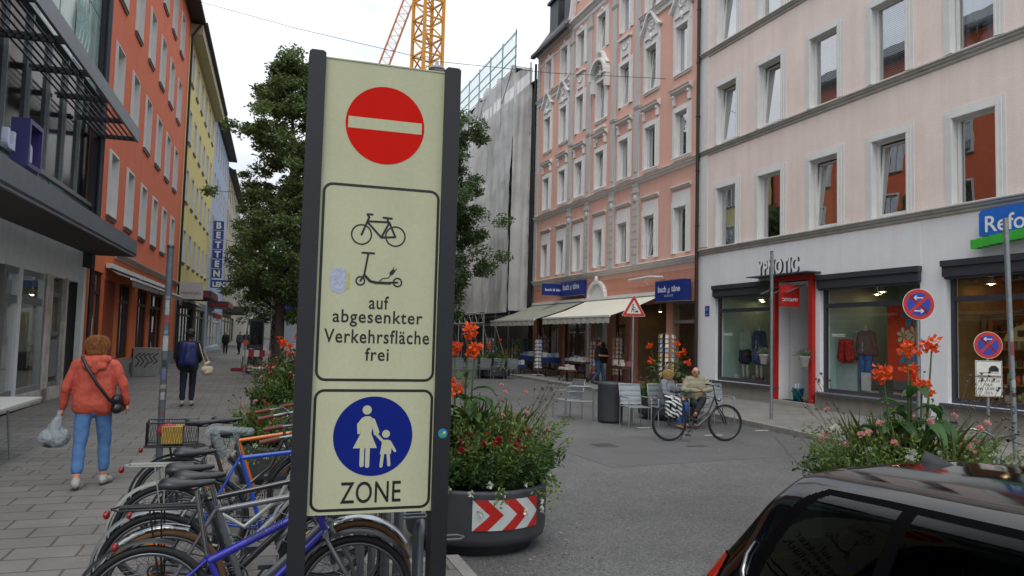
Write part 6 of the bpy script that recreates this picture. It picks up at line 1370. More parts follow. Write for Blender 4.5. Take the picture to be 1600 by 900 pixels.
        if st == 'bob':
            rs_h = np.random.RandomState(5); vs_ = [v.co.copy() for v in me.vertices]; pick = rs_h.randint(0, len(vs_), 5200); pp_ = []; dd_ = []
            for q_ in pick:
                n_ = (vs_[q_] - hd).normalized(); dn_ = Vector((0, 0, -1)); tg = dn_ - n_ * dn_.dot(n_); pp_.append(tuple(vs_[q_] + n_ * .003)); dd_.append(tuple(tg.normalized() + n_ * .05 + Vector(rs_h.normal(size=3)) * .07))
            P('hair_strands', leaves_mesh('strands', pp_, dd_, rs_h.uniform(.03, .075, len(pp_)), .004, leafmat('strand_' + hc[1:], hc, tuple(min(1, x * 1.7) for x in lin(hc)), 40), bend=.1), None, ho)
    if face and near:
        e = MB()
        for s2 in (-1, 1): e.sph(hd + Vector((s2 * .030, .083, .004)) * k, (.012, .009, .008), 8, 6)
        P('eyes', e, mat('eye_dark', '#241a15', .3), b); m_ = MB(); m_.sph(hd + Vector((0, .083, -.055)) * k, (.022, .008, .006), 8, 6); P('mouth', m_, mat('lips', '#7e4238', .5), b)
    b['_k'] = k
    return b, V
def rotz(v, a): return Vector((v[0] * math.cos(a) - v[1] * math.sin(a), v[0] * math.sin(a) + v[1] * math.cos(a), v[2]))
# woman walking away with a plastic bag
pw1, V1 = person('woman in a coral red rain jacket and jeans walking away with a plastic bag', (-1.68, 9.65, 0), R(3), dict(shL=(-.19, 0, 1.37), elL=(-.28, -.03, 1.12), haL=(-.31, .03, .88), shR=(.19, 0, 1.37), elR=(.29, -.01, 1.14), haR=(.33, .05, .92), anL=(-.11, -.17, .10), toL=(-.12, -.01, .035), knL=(-.11, -.05, .50), anR=(.12, .13, .085), toR=(.17, .29, .035), knR=(.12, .10, .50)),
    1.69, ('#b04a38', 'long', .95), '#4a6f9c', '#9a9791', ('#96653a', 'bob'), fat=1.0, topz=.93, cuff=.28, disp=.010, baggy=1.12)
hm = blob('hood', [((-.09, -.08, 1.42), (.09, -.08, 1.42), .06, .06), ((-.08, -.11, 1.36), (.08, -.11, 1.36), .05, .05), ((-.11, -.02, 1.43), (-.05, .06, 1.42), .05, .04), ((.11, -.02, 1.43), (.05, .06, 1.42), .05, .04), ((0, -.12, 1.40), (0, -.13, 1.30), .05, .03)], .011, 3, .012, 14); hm.materials.append(MC['cloth_b04a38']); P('hood', hm, None, pw1)
mb = MB(); mb.tube([(-.13, -.10, 1.46), (-.06, -.20, 1.34), (.05, -.215, 1.16), (.17, -.19, .99), (.24, -.10, .92)], .018, 6); mb.tube([(-.13, -.10, 1.46), (-.10, .08, 1.40), (.02, .20, 1.2), (.2, .14, .98), (.24, -.02, .92)], .016, 6); P('bag_strap', mb, M_blk, pw1)
bg = blob('shoulder_bag', [((.23, -.10, .98), (.25, .10, .98), .055, .055), ((.24, -.10, .88), (.26, .08, .88), .06, .06)], .012, 2); bg.materials.append(M_blk); tag(P('shoulder_bag', bg, None, None, loc=pw1.location, rot=(0, 0, R(3))), 'small black shoulder bag at the hip of the woman in coral', 'bag')
pb = blob('plastic_bag', [((-.33, .03, .84), (-.35, .02, .74), .022, .045), ((-.35, .02, .74), (-.38, .02, .60), .055, .10), ((-.43, .0, .56), (-.31, .03, .56), .10, .10), ((-.42, .05, .54), (-.32, -.04, .54), .085, .09)], .010, 3, .012, 17)
pb.materials.append(bagmat('bag_film', '#a3adb2', .62)); pbo = tag(P('plastic_bag', pb, None, None, loc=pw1.location, rot=(0, 0, R(3))), 'full translucent plastic bag hanging from the hand of the woman in coral', 'bag')
ct = blob('contents', [((-.42, 0, .53), (-.31, .02, .53), .075, .075), ((-.37, .02, .58), (-.36, 0, .62), .06, .05)], .014, 2, .02, 20); ct.materials.append(mat('bag_contents', '#4c4f45', .8, var=.6, scale=18)); P('contents', ct, None, pbo)
# man with backpack and tote bag
pm, Vm = person('man in dark clothes with a navy backpack and a canvas tote walking away', (-1.42, 19.2, 0), R(-4), dict(anL=(-.10, -.02, .10), anR=(.07, .10, .09), toR=(.08, .27, .035), knR=(.08, .12, .5), elL=(-.26, .03, 1.1), haL=(-.24, .12, .88), haR=(.2, .18, 1.0), elR=(.27, -.03, 1.12)),
    1.78, ('#15151a', 'long', 1.02), '#171c30', '#8d8b88', ('#0c0b0b', 'curly'), SK2, near=True, fat=.92, cuff=.2, topz=.86)
bp_ = blob('backpack', [((-.10, -.19, 1.38), (.10, -.19, 1.38), .085, .085), ((-.11, -.21, 1.05), (.11, -.21, 1.05), .095, .095), ((-.08, -.21, 1.4), (-.1, -.22, 1.02), .1, .1), ((.08, -.21, 1.4), (.1, -.22, 1.02), .1, .1), ((0, -.22, 1.4), (0, -.27, 1.05), .1, .1)], .014, 3, .008); bp_.materials.append(mat('navy_nylon', '#141d58', .6, var=.15)); bo = tag(P('backpack', bp_, None, None, loc=pm.location, rot=(0, 0, R(-4))), 'navy blue backpack on the back of the man walking away', 'backpack')
mb = MB(); mb.tube([(-.1, -.33, 1.36), (0, -.345, 1.3), (.1, -.33, 1.36)], .006, 5); mb.tube([(.02, -.36, 1.12), (0, -.36, 1.05), (-.05, -.35, 1.0)], .006, 5); mb.tube([(-.14, -.15, 1.48), (-.15, .08, 1.46), (-.14, .14, 1.3)], .015, 5); mb.tube([(.14, -.15, 1.48), (.15, .08, 1.46), (.14, .14, 1.3)], .015, 5); P('strap', mb, M_blk, bo)
tb = blob('tote', [((.36, -.05, .98), (.42, .16, 1.02), .035, .035), ((.34, -.10, .86), (.46, .14, .86), .07, .07), ((.38, -.05, .8), (.44, .1, .8), .08, .08)], .014, 3, .015); tb.materials.append(mat('canvas', '#b3a48a', .85, var=.1)); to_ = tag(P('tote_bag', tb, None, None, loc=pm.location, rot=(0, 0, R(-4))), 'cream canvas tote bag over the shoulder of the man with the backpack', 'bag')
mb = MB(); mb.tube([(.36, -.08, 1.0), (.22, -.08, 1.44), (.2, 0, 1.5), (.24, .1, 1.4), (.42, .16, 1.04)], .011, 5); P('handle', mb, mat('canvas', '#b3a48a'), to_)
# man in a black tee in front of the bookshop
person('man in a black T-shirt and blue jeans walking past the bookshop holding a book', (13.2, 27.9, 0), R(-118), dict(haL=(-.10, .30, 1.10), elL=(-.27, .04, 1.10), haR=(.10, .34, 1.08), elR=(.28, .06, 1.10), anL=(-.08, .24, .09), toL=(-.09, .42, .05), knL=(-.09, .17, .5), anR=(.09, -.20, .12), toR=(.09, -.04, .035), knR=(.09, .03, .48)),
    1.80, ('#141519', 'short', 1.0), '#2e4566', '#23201f', ('#3a2a1e', 'short'), near=True, fat=1.08, topz=.95)
person('person in white trousers half hidden behind the man in the black T-shirt', (13.7, 28.5, 0), R(20), dict(), 1.7, ('#17171a', 'long', 1.0), '#b9b9b6', '#444444', ('#161311', 'long'), near=False)
person('woman with long dark hair at the left bookstall', (14.6, 43.5, 0), R(40), dict(), 1.66, ('#3a2a35', 'long', 1.0), '#a8a6a0', '#444444', ('#161311', 'long'), near=False)
pos_yb = blob('yb', [((0, 0, 1.0), (.1, 0, 1.0), .16, .16), ((0, 0, .85), (.1, 0, .85), .2, .2)], .02, 2); pos_yb.materials.append(mat('mustard_bag', '#a8872c', .7)); tag(P('bag', pos_yb, None, None, loc=(14.45, 43.1, 0)), 'mustard yellow bag carried by the long haired woman', 'bag')
person('child in a royal blue jacket standing at the bookstall', (15.3, 42.2, 0), R(60), dict(), 1.28, ('#1b2a9c', 'long', 1.05), '#2d6db0', '#333333', ('#8a6840', 'short'), near=False)
# seated couple
M_ch = mat('chair_steel', '#8b9092', .38, .6, var=.1)
def perf_mat():
    m = bpy.data.materials.new('perforated_steel'); m.use_nodes = True; t = m.node_tree; t.nodes.clear(); n = t.nodes.new; l = t.links.new
    o = n('ShaderNodeOutputMaterial'); tr = n('ShaderNodeBsdfTransparent'); b = n('ShaderNodeBsdfPrincipled'); b.inputs['Base Color'].default_value = (.36, .39, .4, 1); b.inputs['Metallic'].default_value = .6; b.inputs['Roughness'].default_value = .4
    tc = n('ShaderNodeTexCoord'); v = n('ShaderNodeTexVoronoi'); v.inputs['Scale'].default_value = 42; v.inputs['Randomness'].default_value = 0; l(tc.outputs['Object'], v.inputs['Vector'])
    g = n('ShaderNodeMath'); g.operation = 'GREATER_THAN'; g.inputs[1].default_value = .40; l(v.outputs['Distance'], g.inputs[0]); mx = n('ShaderNodeMixShader'); l(g.outputs[0], mx.inputs[0]); l(tr.outputs[0], mx.inputs[1]); l(b.outputs[0], mx.inputs[2]); l(mx.outputs[0], o.inputs[0]); return m
M_perf = perf_mat()
def chair(label, x, y, rz, z=ROADZ, group='perforated metal street chairs'):
    t = T('street_chair', label, 'chair', (x, y, z), rz, group)      # faces +y locally
    P('seat', MB().box((-.25, -.22, .435), (.25, .24, .445)), M_perf, t)
    P('backrest', MB().obox((0, -.27, .70), (.25, 0, 0), (0, .003, .001), (0, -.045, .22)), M_perf, t)
    mb = MB(); mb.tube([(-.26, .25, .44), (.26, .25, .44), (.26, -.23, .44), (-.26, -.23, .44)], .011, 6, closed=True, smooth=False); mb.tube([(-.26, -.23, .45), (-.26, -.32, .93), (.26, -.32, .93), (.26, -.23, .45)], .013, 6); P('frame', mb, M_ch, t)
    for s_ in (-1, 1):
        P('leg', MB().tube([(s_ * .27, .25, 0), (s_ * .27, .25, .60), (s_ * .27, .22, .65), (s_ * .27, -.20, .65), (s_ * .27, -.26, .62)], .014, 6), M_ch, t); P('leg', MB().tube([(s_ * .26, -.24, 0), (s_ * .26, -.24, .44)], .013, 6), M_ch, t)
    return t
for (x, y, a, lab) in ((8.15, 15.25, 178, 'empty metal street chair beside the litter bin'), (8.85, 15.2, 178, 'metal street chair on which the fair haired woman sits'), (9.62, 15.2, 180, 'metal street chair on which the bald man sits'), (10.5, 15.5, 178, 'empty metal street chair at the right of the seated couple'), (7.3, 17.1, 100, 'metal street chair seen from the side left of the litter bin')): chair(lab, x, y, R(a))
for k in range(5): chair('metal street chair in the row before the far flower bed', 8.6 + k * .68, 33.0 + .1 * k, R(5), group='metal street chairs in a row before the far flower bed')
SIT = dict(pelvis=(0, 0, .56), chest=(0, .03, .88), neck=(0, .03, 1.05), head=(0, .06, 1.19), shL=(-.18, .02, 1.0), shR=(.18, .02, 1.0), hipL=(-.10, .03, .53), hipR=(.10, .03, .53), knL=(-.12, .44, .53), knR=(.12, .44, .53), anL=(-.12, .40, .09), anR=(.12, .40, .09), toL=(-.13, .57, .035), toR=(.13, .57, .035))
s1 = dict(SIT); s1.update(elL=(-.27, .12, .78), haL=(-.12, .35, .66), elR=(.27, .12, .78), haR=(.08, .38, .66))
person('seated woman with short blond hair in a grey hooded top and blue jeans', (8.9, 15.18, ROADZ), R(-152), s1, 1.66, ('#6d7076', 'long', 1.1), '#2a4a86', '#8a6a55', ('#b59a66', 'bob'), fat=1.05, topz=.6, group=None)
s2 = dict(SIT); s2.update(elL=(-.30, .16, .82), haL=(-.06, .38, .80), elR=(.30, .16, .80), haR=(.05, .40, .80), knL=(-.05, .46, .62), anL=(.16, .62, .34), toL=(.24, .76, .30))
pman, Vm2 = person('seated bald man with glasses in a khaki jacket and black trousers', (9.62, 15.16, ROADZ), R(165), s2, 1.76, ('#86806a', 'long', 1.14), '#15161a', '#5b2d1f', ('#8a7a6c', 'rim'), fat=1.1, topz=.6)
hd = Vm2['head']; mb = MB()
for s_ in (-1, 1): mb.ring(hd + Vector((s_ * .034, .098, .006)), (0, 1, 0), .024, .0035, 16, 5); mb.tube([hd + Vector((s_ * .058, .095, .01)), hd + Vector((s_ * .085, .0, .008))], .003, 4)
P('glasses', mb, M_black, pman)
# far pedestrians on the left pavement
for (px, py, h_, rz_, lab, tpc, btc, hc) in ((352, 545, 1.66, 180, 'distant pedestrian in black with grey hair beside the red post', '#141417', '#17171a', '#8f8c86'), (374, 543, 1.7, 150, 'distant pedestrian in grey walking behind the one in black', '#4a4a50', '#25262c', '#3b2d22'), (398, 551, 1.62, 185, 'distant pedestrian in a pale pink top and light trousers', '#a5938f', '#8f8c88', '#5a4334'), (406, 549, 1.7, 175, 'distant pedestrian in a pale top at the foot of the far post', '#8a8d92', '#4d5058', '#2e241d'), (385, 541, 1.75, 0, 'distant pedestrian in a dark coat walking away', '#26282e', '#1d1e22', '#241c17')):
    p_ = gnd(px, py, 0); 
    if p_.y > 60: d_ = p_ - CP; p_ = Vector((p_.x * 60 / p_.y, 60, 0))
    person(lab, (p_.x, p_.y, 0), R(rz_), dict(anL=(-.09, .15, .09), toL=(-.1, .3, .04), knL=(-.1, .12, .5), anR=(.09, -.12, .1), toR=(.1, .03, .04)), h_, (tpc, 'long', 1.05), btc, '#222222', (hc, 'short'), near=False)

# ---------------------------------------------------------------- dark city bike with the striped pannier
cb = bike('black step-through city bicycle with a zebra striped pannier standing in front of the couple', (7.66, 12.95, ROADZ), R(-8), '#17191c', None, fender=None, rack=M_blk, r=.34, wb=1.16, sh=.95, style='step', barstyle='flat', grip=M_saddle, bh=1.08, rackh=.82, stand=True)
def zebra():
    m = bpy.data.materials.new('zebra_print'); m.use_nodes = True; t = m.node_tree; b = t.nodes['Principled BSDF']; n = t.nodes.new; l = t.links.new
    tc = n('ShaderNodeTexCoord'); mp = n('ShaderNodeMapping'); mp.inputs['Rotation'].default_value = (0, R(60), 0); l(tc.outputs['Object'], mp.inputs[0]); w = n('ShaderNodeTexWave'); w.inputs['Scale'].default_value = 4.2; w.inputs['Distortion'].default_value = 5; w.inputs['Detail'].default_value = 1.5; w.inputs['Detail Scale'].default_value = 1.5; l(mp.outputs[0], w.inputs['Vector'])
    r = n('ShaderNodeValToRGB'); r.color_ramp.interpolation = 'CONSTANT'; r.color_ramp.elements[0].color = (.012, .012, .014, 1); r.color_ramp.elements[1].position = .52; r.color_ramp.elements[1].color = (.5, .5, .48, 1); l(w.outputs[0], r.inputs[0]); l(r.outputs[0], b.inputs['Base Color']); b.inputs['Roughness'].default_value = .5; return m
mz = blob('pannier', [((-.10, -.12, .74), (.16, -.12, .74), .045, .045), ((-.09, -.13, .52), (.15, -.13, .52), .055, .055), ((-.10, -.13, .72), (-.09, -.13, .52), .045, .05), ((.16, -.13, .72), (.15, -.13, .52), .045, .05), ((.03, -.13, .72), (.03, -.14, .52), .05, .06), ((-.09, 0, .85), (.15, 0, .85), .03, .03), ((-.09, -.06, .84), (.15, -.09, .80), .035, .035)], .010, 2, .004); mz.materials.append(zebra()); tag(P('pannier', mz, None, None, loc=(7.66, 12.95, ROADZ), rot=(0, 0, R(-8))), 'zebra striped pannier bag on the black city bicycle', 'bag')
# bicycles elsewhere
bike('dark bicycle parked beside the red footed post on the left pavement', (-.15, 33.2, 0), R(80), '#202226', None, fender=M_blk, rack=M_blk, r=.34, style='step')
bike('grey bicycle leaning by the flower planter on the left, seen end on', (.05, 15.8, 0), R(82), '#6a6d70', None, r=.33)
bike('silver bicycle with chrome mudguards at the right edge of the picture', (6.35, 5.7, ROADZ), R(5), '#8d9092', None, fender=M_chrome, rack=M_chrome, r=.34, wb=1.08, barstyle='cruiser')
bike('dark blue bicycle behind the silver one at the right edge', (7.3, 7.2, ROADZ), R(8), '#1c2745', None, fender=M_blk, r=.34, wb=1.08)
# litter bin
lb = T('litter_bin', 'dark grey round litter bin beside the empty street chair', 'litter bin', (7.95, 16.1, ROADZ)); P('bin_body', MB().lathe([(0, .03), (.285, .03), (.29, .06), (.30, .86), (.31, .88), (.31, .93), (.27, .935), (.27, .7), (0, .7)], 40), mat('bin_grey', '#45464a', .55, .2, var=.15, streak=.2), lb)
P('bin_foot', MB().lathe([(.26, -.01), (.26, .03)], 30), M_blk, lb)
rk = MB(); rk.tube([(0, -.32, 0), (0, -.32, .74), (0, -.25, .80), (0, .25, .80), (0, .32, .74), (0, .32, 0)], .02, 8); rk.tube([(0, -.32, .45), (0, .32, .45)], .016, 8); o = tag(P('bicycle_hoop', rk, M_galv), 'galvanised tube hoop left of the litter bin', 'bicycle stand'); o.location = (7.35, 16.5, ROADZ); o.rotation_euler = (0, 0, R(70))
# ---------------------------------------------------------------- posts and signs
def no_stop(par, z, r, arrows, y=-.03, m0=M_sr):
    F_ = Flat((0, y, z), (1, 0, 0), (0, 0, 1), (0, -1, 0)); mb = MB(); F_.disc(mb, (0, 0), r, -.004, 0, 48, .006); F_.disc(mb, (0, 0), r * .97, .002, 1, 48, .001); F_.disc(mb, (0, 0), r * .74, .003, 2, 48, .001)
    q = r * .56
    for s_ in (-1, 1): F_.line(mb, [(-q, -q * s_), (q, q * s_)], r * .2, .0042 + .0002 * s_, 1, caps=False)
    for (dz, dr) in arrows:
        zc_ = dz * r; F_.line(mb, [(-r * .28 * 1, zc_), (r * .28, zc_)], r * .07, .0052, 0, caps=False); F_.line(mb, [(dr * r * .12, zc_ + r * .13), (dr * r * .30, zc_), (dr * r * .12, zc_ - r * .13)], r * .07, .0054, 0, caps=False)
    return P('no_stopping_disc', mb, [mat('sign_white', '#c6c5bf', .5), mat('signred2', '#b22417', .4), mat('signblue2', '#223a94', .4)], par)
def face(x, y): return math.atan2(-x, y)   # rz so that local -y looks to the camera's side of the street
def at_t(px, t): d = rt * ((px - 800) / FPX) + fwd; return Vector((d.x * t, d.y * t, 0))
p_ = gnd(1205, 655, 0)
t = T('steel_post', 'plain grey steel post on the kerb in front of the clothes shop', 'post', (p_.x, p_.y, 0)); P('post', MB().tube([(0, 0, -.02), (0, 0, 4.05)], .038, 10), M_galv, t); P('cap', MB().lathe([(.04, 4.04), (.04, 4.06), (0, 4.07)], 12), M_black, t)
q_ = at_t(1434, 13.6)
t = T('no_stopping_sign', 'round red and blue no stopping sign with two arrows, the higher of the two', 'traffic sign', (q_.x, q_.y, 0), R(-22)); no_stop(t, 2.58, .28, ((.42, -1), (-.42, 1))); P('post', MB().tube([(0, 0, -.02), (0, 0, 2.75)], .03, 10), M_galv, t)
q_ = at_t(1541, 11.6)
t = T('no_stopping_sign', 'lower no stopping sign with two white plates under it', 'traffic sign', (q_.x, q_.y, 0), R(-26)); no_stop(t, 1.87, .205, ((.45, -1),)); P('post', MB().tube([(0, 0, -.02), (0, 0, 2.02)], .022, 10), M_galv, t)
mb = MB(); mb.box((-.19, -.04, 1.40), (.19, -.028, 1.635)); mb.box((-.19, -.04, 1.09), (.19, -.028, 1.385)); pl = P('plate', mb, mat('sign_white', '#c6c5bf', .5), t)
F_ = Flat((0, -.041, 0), (1, 0, 0), (0, 0, 1), (0, -1, 0)); mb = MB()
F_.rrect(mb, -.18, 1.41, .18, 1.625, .02, .006, .001); F_.rrect(mb, -.18, 1.10, .18, 1.375, .02, .006, .001); F_.line(mb, [(-.14, 1.45), (.14, 1.45)], .008, .001, 0, caps=False); F_.poly(mb, [(-.0, 1.47), (.14, 1.47), (.14, 1.52), (.10, 1.56), (.04, 1.56), (.0, 1.52)], .001, 0, .0005)
F_.text(mb, 'vom 19.08.24', 0, 1.31, .042, .001, 0, .30, .0); F_.text(mb, '06 h', 0, 1.25, .042, .001, 0, .1, .0); F_.text(mb, 'bis 13.09.24', 0, 1.19, .042, .001, 0, .30, .0); F_.text(mb, '20 h', 0, 1.125, .042, .001, 0, .1, .0); P('lettering', mb, M_sk, pl)
q_ = at_t(1583, 12.4)
t = T('steel_post', 'grey steel post covered with worn stickers in front of the health food shop', 'post', (q_.x, q_.y, 0), R(-25)); P('post', MB().tube([(0, 0, -.02), (-.10, 0, 3.98)], .042, 10), M_galv, t)
def stickers(par, rows, r, seed, lean=0., top=4.):
    rs = random.Random(seed); cols = ['#8d8d89', '#7a3a3a', '#6f7a84', '#989894', '#2b2b30', '#50607a', '#84806a']
    for k, (z, h) in enumerate(rows):
        mb = MB(); n = 6; w = rs.uniform(.5, 1.0)
        for i in range(n):
            a, b_ = -PI / 2 - w + 2 * w * i / n, -PI / 2 - w + 2 * w * (i + 1) / n; o0, o1 = lean * z / top, lean * (z + h) / top
            mb.quad((o0 + r * math.cos(a), r * math.sin(a), z), (o0 + r * math.cos(b_), r * math.sin(b_), z), (o1 + r * math.cos(b_), r * math.sin(b_), z + h), (o1 + r * math.cos(a), r * math.sin(a), z + h))
        P('sticker', mb, mat('sticker_%d' % (k % 7), cols[k % 7], .6, var=.3, scale=40), par)
stickers(t, [(2.0, .12), (1.72, .22), (1.35, .1), (1.2, .12), (1.05, .06), (.8, .1)], .0435, 3, -.10, 3.98)
q_ = gnd(248, 725, 0)
t = T('steel_post', 'leaning steel post covered with stickers on the left pavement', 'post', (q_.x, q_.y, 0), R(5)); P('post', MB().tube([(0, 0, -.02), (.0, 0, 2.9)], .044, 10), mat('post_bluegrey', '#5b6168', .45, .4, var=.2), t)
P('cap', MB().lathe([(.046, 2.88), (.046, 2.92), (0, 2.93)], 12), M_black, t)
stickers(t, [(1.98, .2), (1.86, .11), (1.72, .05), (1.5, .2), (1.28, .1), (1.12, .14), (1.0, .05), (.85, .1), (.66, .03), (2.2, .03)], .0455, 8)
# road works warning sign
q_ = at_t(990, 17.9)
t = T('warning_sign', 'triangular red bordered road works warning sign on a thin post', 'traffic sign', (q_.x, q_.y, ROADZ), R(-8)); P('post', MB().tube([(0, 0, -.02), (0, 0, 2.86)], .028, 8), M_galv, t)
F_ = Flat((0, -.04, 2.66 - ROADZ - .12), (1, 0, 0), (0, 0, 1), (0, -1, 0)); mb = MB(); s_ = .49
def tri(k, r): 
    pts = []
    for a in (90, 210, 330):
        c = (k * math.cos(R(a)), k * math.sin(R(a)))
        for j in range(-2, 3): pts.append((c[0] + r * math.cos(R(a + j * 30)), c[1] + r * math.sin(R(a + j * 30))))
    return pts
TS = .64; F_.ax *= TS; F_.az *= TS; F_.poly(mb, tri(.47, .035), -.01, 0, .012); F_.poly(mb, tri(.46, .03), .002, 1, .001); F_.poly(mb, tri(.31, .012), .003, 0, .001)
for ln, w in (([(-.05, .13), (-.03, .05), (-.06, -.01), (-.09, -.11)], .035), ([(-.03, .0), (.0, -.05), (.0, -.11)], .03), ([(-.02, .08), (.05, .03)], .022), ([(-.1, .02), (.08, -.03)], .014)): F_.line(mb, ln, w, .0042, 2)
F_.disc(mb, (-.03, .165), .028, .0042, 2, 16, .0005); F_.poly(mb, [(.03, -.12), (.19, -.12), (.13, -.04), (.08, -.05)], .0042, 2, .0005); P('triangle', mb, [mat('sign_white', '#c6c5bf'), mat('signred2', '#b22417'), M_sk], t)
# red foot post and round signs in the left distance
q_ = gnd(384, 580, 0)
t = T('barrier_post', 'thin leaning post standing in a red base on the left pavement', 'post', (q_.x - .2, q_.y, 0)); P('post', MB().tube([(0, 0, .05), (.45, 0, 4.6)], .03, 8), M_galv, t); P('base', MB().box((-.42, -.25, 0), (.42, .25, .14)), mat('base_red', '#7d2a2c', .7, var=.2), t)
q_ = gnd(412, 590, 0)
t = T('construction_barrier', 'red and white construction barrier with warning lamps beside the truss tower', 'barrier', (q_.x, q_.y, 0)); mb = MB(); mb2 = MB()
for i in range(8): (mb if i % 2 else mb2).box((-.8 + i * .2, -.02, .8), (-.6 + i * .2, .02, 1.05)); (mb2 if i % 2 else mb).box((-.8 + i * .2, -.02, .25), (-.6 + i * .2, .02, .45))
P('red_stripe', mb, M_red, t); P('white_stripe', mb2, M_white, t); P('leg', MB().box((-.75, -.03, 0), (-.7, .03, 1.2)), M_galv, t); P('leg', MB().box((.65, -.03, 0), (.7, .03, 1.2)), M_galv, t)
for s_ in (-.72, .68): P('warning_lamp', MB().tube([(s_, -.05, 1.33), (s_, .05, 1.33)], .11, 16), mat('lamp_amber', '#b05414', .3), t)
# truss tower of a street stage
t = T('truss_tower', 'aluminium truss frame with blue and white banners under the left tree', 'truss', gnd(425, 572, 0)); z1 = 5.0
mb = MB()
def truss(mb, a, b, w=.3, r=.022, n=10, upv=(0, 0, 1)):
    a, b = Vector(a), Vector(b); d = (b - a).normalized(); u_ = Vector(upv) if abs(d.dot(Vector(upv))) < .9 else Vector((1, 0, 0)); s_ = d.cross(u_).normalized() * w / 2; u_ = s_.cross(d).normalized() * w / 2
    cs = [s_ + u_, s_ - u_, -s_ - u_, -s_ + u_]
    for c in cs: mb.tube([a + c, b + c], r, 5)
    for k in range(4):
        pts = [a + (b - a) * (i / n) + (cs[k] if i % 2 == 0 else cs[(k + 1) % 4]) for i in range(n + 1)]; mb.tube(pts, r * .55, 4)
truss(mb, (0, 0, 0), (0, 0, z1)); truss(mb, (4, 0, 0), (4, 0, z1)); truss(mb, (0, 0, z1), (4, 0, z1)); P('truss', mb, M_steel, t)
mb = MB(); mb.box((.3, .05, 3.6), (1.7, .08, 4.9)); P('banner', mb, mat('banner_blue', '#1d3a86', .6), t); mb = MB(); mb.box((.3, .02, 3.9), (1.7, .05, 4.6)); mb.box((.3, .02, 1.2), (1.7, .05, 2.6)); P('banner', mb, mat('banner_white', '#9aa6b2', .6), t); P('banner', MB().box((.3, .05, 2.6), (1.7, .08, 3.2)), mat('banner_blue', '#1d3a86'), t)
t = T('street_stele', 'dark slim information stele beside the truss tower', 'stele', gnd(398, 582, 0)); P('body', MB().box((-.3, -.12, 0), (.3, .12, 2.3)), M_anth, t); P('foot', MB().box((-.5, -.3, 0), (.5, .3, .08)), M_black, t); P('display', MB().box((-.24, -.125, 1.2), (.24, -.12, 2.2)), M_dg, t)
# graffiti covered cabinet
q_ = gnd(256, 574, 0)
for k, (dx, w, lab) in enumerate(((-.1, .8, 'grey utility cabinet with black graffiti by the far end of the orange house'), )):
    t = T('utility_cabinet', lab, 'cabinet', (q_.x + .1, 31.5, 0), R(0)); P('cabinet_body', MB().box((-.45, -.3, 0), (.45, .3, 1.0)).box((-.47, -.32, 1.0), (.47, .32, 1.05)), mat('cabinet_grey', '#8b8d88', .6, var=.15), t)
    F_ = Flat((0, -.302, 0), (1, 0, 0), (0, 0, 1), (0, -1, 0)); mb = MB(); rs = random.Random(4)
    for i in range(5): x0 = -.35 + i * .15; F_.line(mb, [(x0, .3 + rs.random() * .2), (x0 + .12, .55), (x0 - .02, .7 + rs.random() * .1), (x0 + .14, .85)], .035, .001)
    P('graffiti', mb, M_sk, t)
# white folding table at the left edge
t = T('folding_table', 'white topped folding table at the left edge of the picture', 'table', (-3.54, 11.3, 0), R(0)); P('tabletop', MB().box((-.62, -1.2, .72), (.62, 1.55, .745)), mat('table_white', '#c4c3bd', .35, var=.04), t); P('apron', MB().box((-.58, -1.15, .69), (.58, 1.5, .72)), M_white, t)
for (x, y) in ((.5, .35), (.5, -.7), (-.5, .35), (-.5, -.7)): P('leg', MB().tube([(x, y, .7), (x + (.05 if x > 0 else -.05), y + (.06 if y > 0 else -.06), .02)], .016, 8), M_galv, t); 
P('brace', MB().tube([(.5, .35, .3), (.5, -.7, .3)], .01, 6), M_galv, t)
# book stalls and card racks in front of the bookshop
mcards = ['#b8b3aa', '#7c96b8', '#9a5560', '#c9c4b4', '#5c7a5a', '#c0a070', '#3b4d7a', '#a8a8b0']
def rack(label, pos, h, r, seed, tint=None, group='revolving card racks outside the bookshop'):
    rs = random.Random(seed); t = T('card_rack', label, 'display rack', pos, rs.uniform(0, 1), group); P('pole', MB().tube([(0, 0, .1), (0, 0, h)], .02, 8), M_galv, t)
    mb = MB()
    for i in range(5): a = i * 2 * PI / 5; mb.bar((0, 0, .08), (.3 * math.cos(a), .3 * math.sin(a), .06), .05, .03); mb.sph((.3 * math.cos(a), .3 * math.sin(a), .03), .03, 8, 6)
    P('foot', mb, mat('rack_white', '#a5a5a0', .5), t); mb = MB(); nrow = int((h - .5) / .17)
    for i in range(nrow):
        for k in range(8):
            a = k * PI / 4; c = Vector((r * math.cos(a), r * math.sin(a), .45 + i * .17)); tn = Vector((-math.sin(a), math.cos(a), 0)) * .055; mb.obox(c, tn, Vector((math.cos(a), math.sin(a), 0)) * .006, Vector((math.cos(a) * -.02, math.sin(a) * -.02, .07)), rs.choice(tint) if tint else rs.randrange(8))
    P('cards', mb, [mat('card_%d' % i, c, .6) for i, c in enumerate(mcards)], t); mb = MB()
    for i in range(nrow + 1): mb.ring((0, 0, .38 + i * .17), (0, 0, 1), r + .015, .004, 16, 4)
    P('wire', mb, M_galv, t)
p_ = gnd(883, 582, 0)
def rz_pt(u, out): # point in front of the right facades
    a = RZ; return Vector((15.07 + u * math.cos(a) - out * math.sin(a), 23.14 + u * math.sin(a) + out * math.cos(a), 0))
rack('tall white card rack with a blue topper in the middle of the stalls', rz_pt(10.6, 2.1), 2.0, .16, 1, [0, 0, 1, 7])
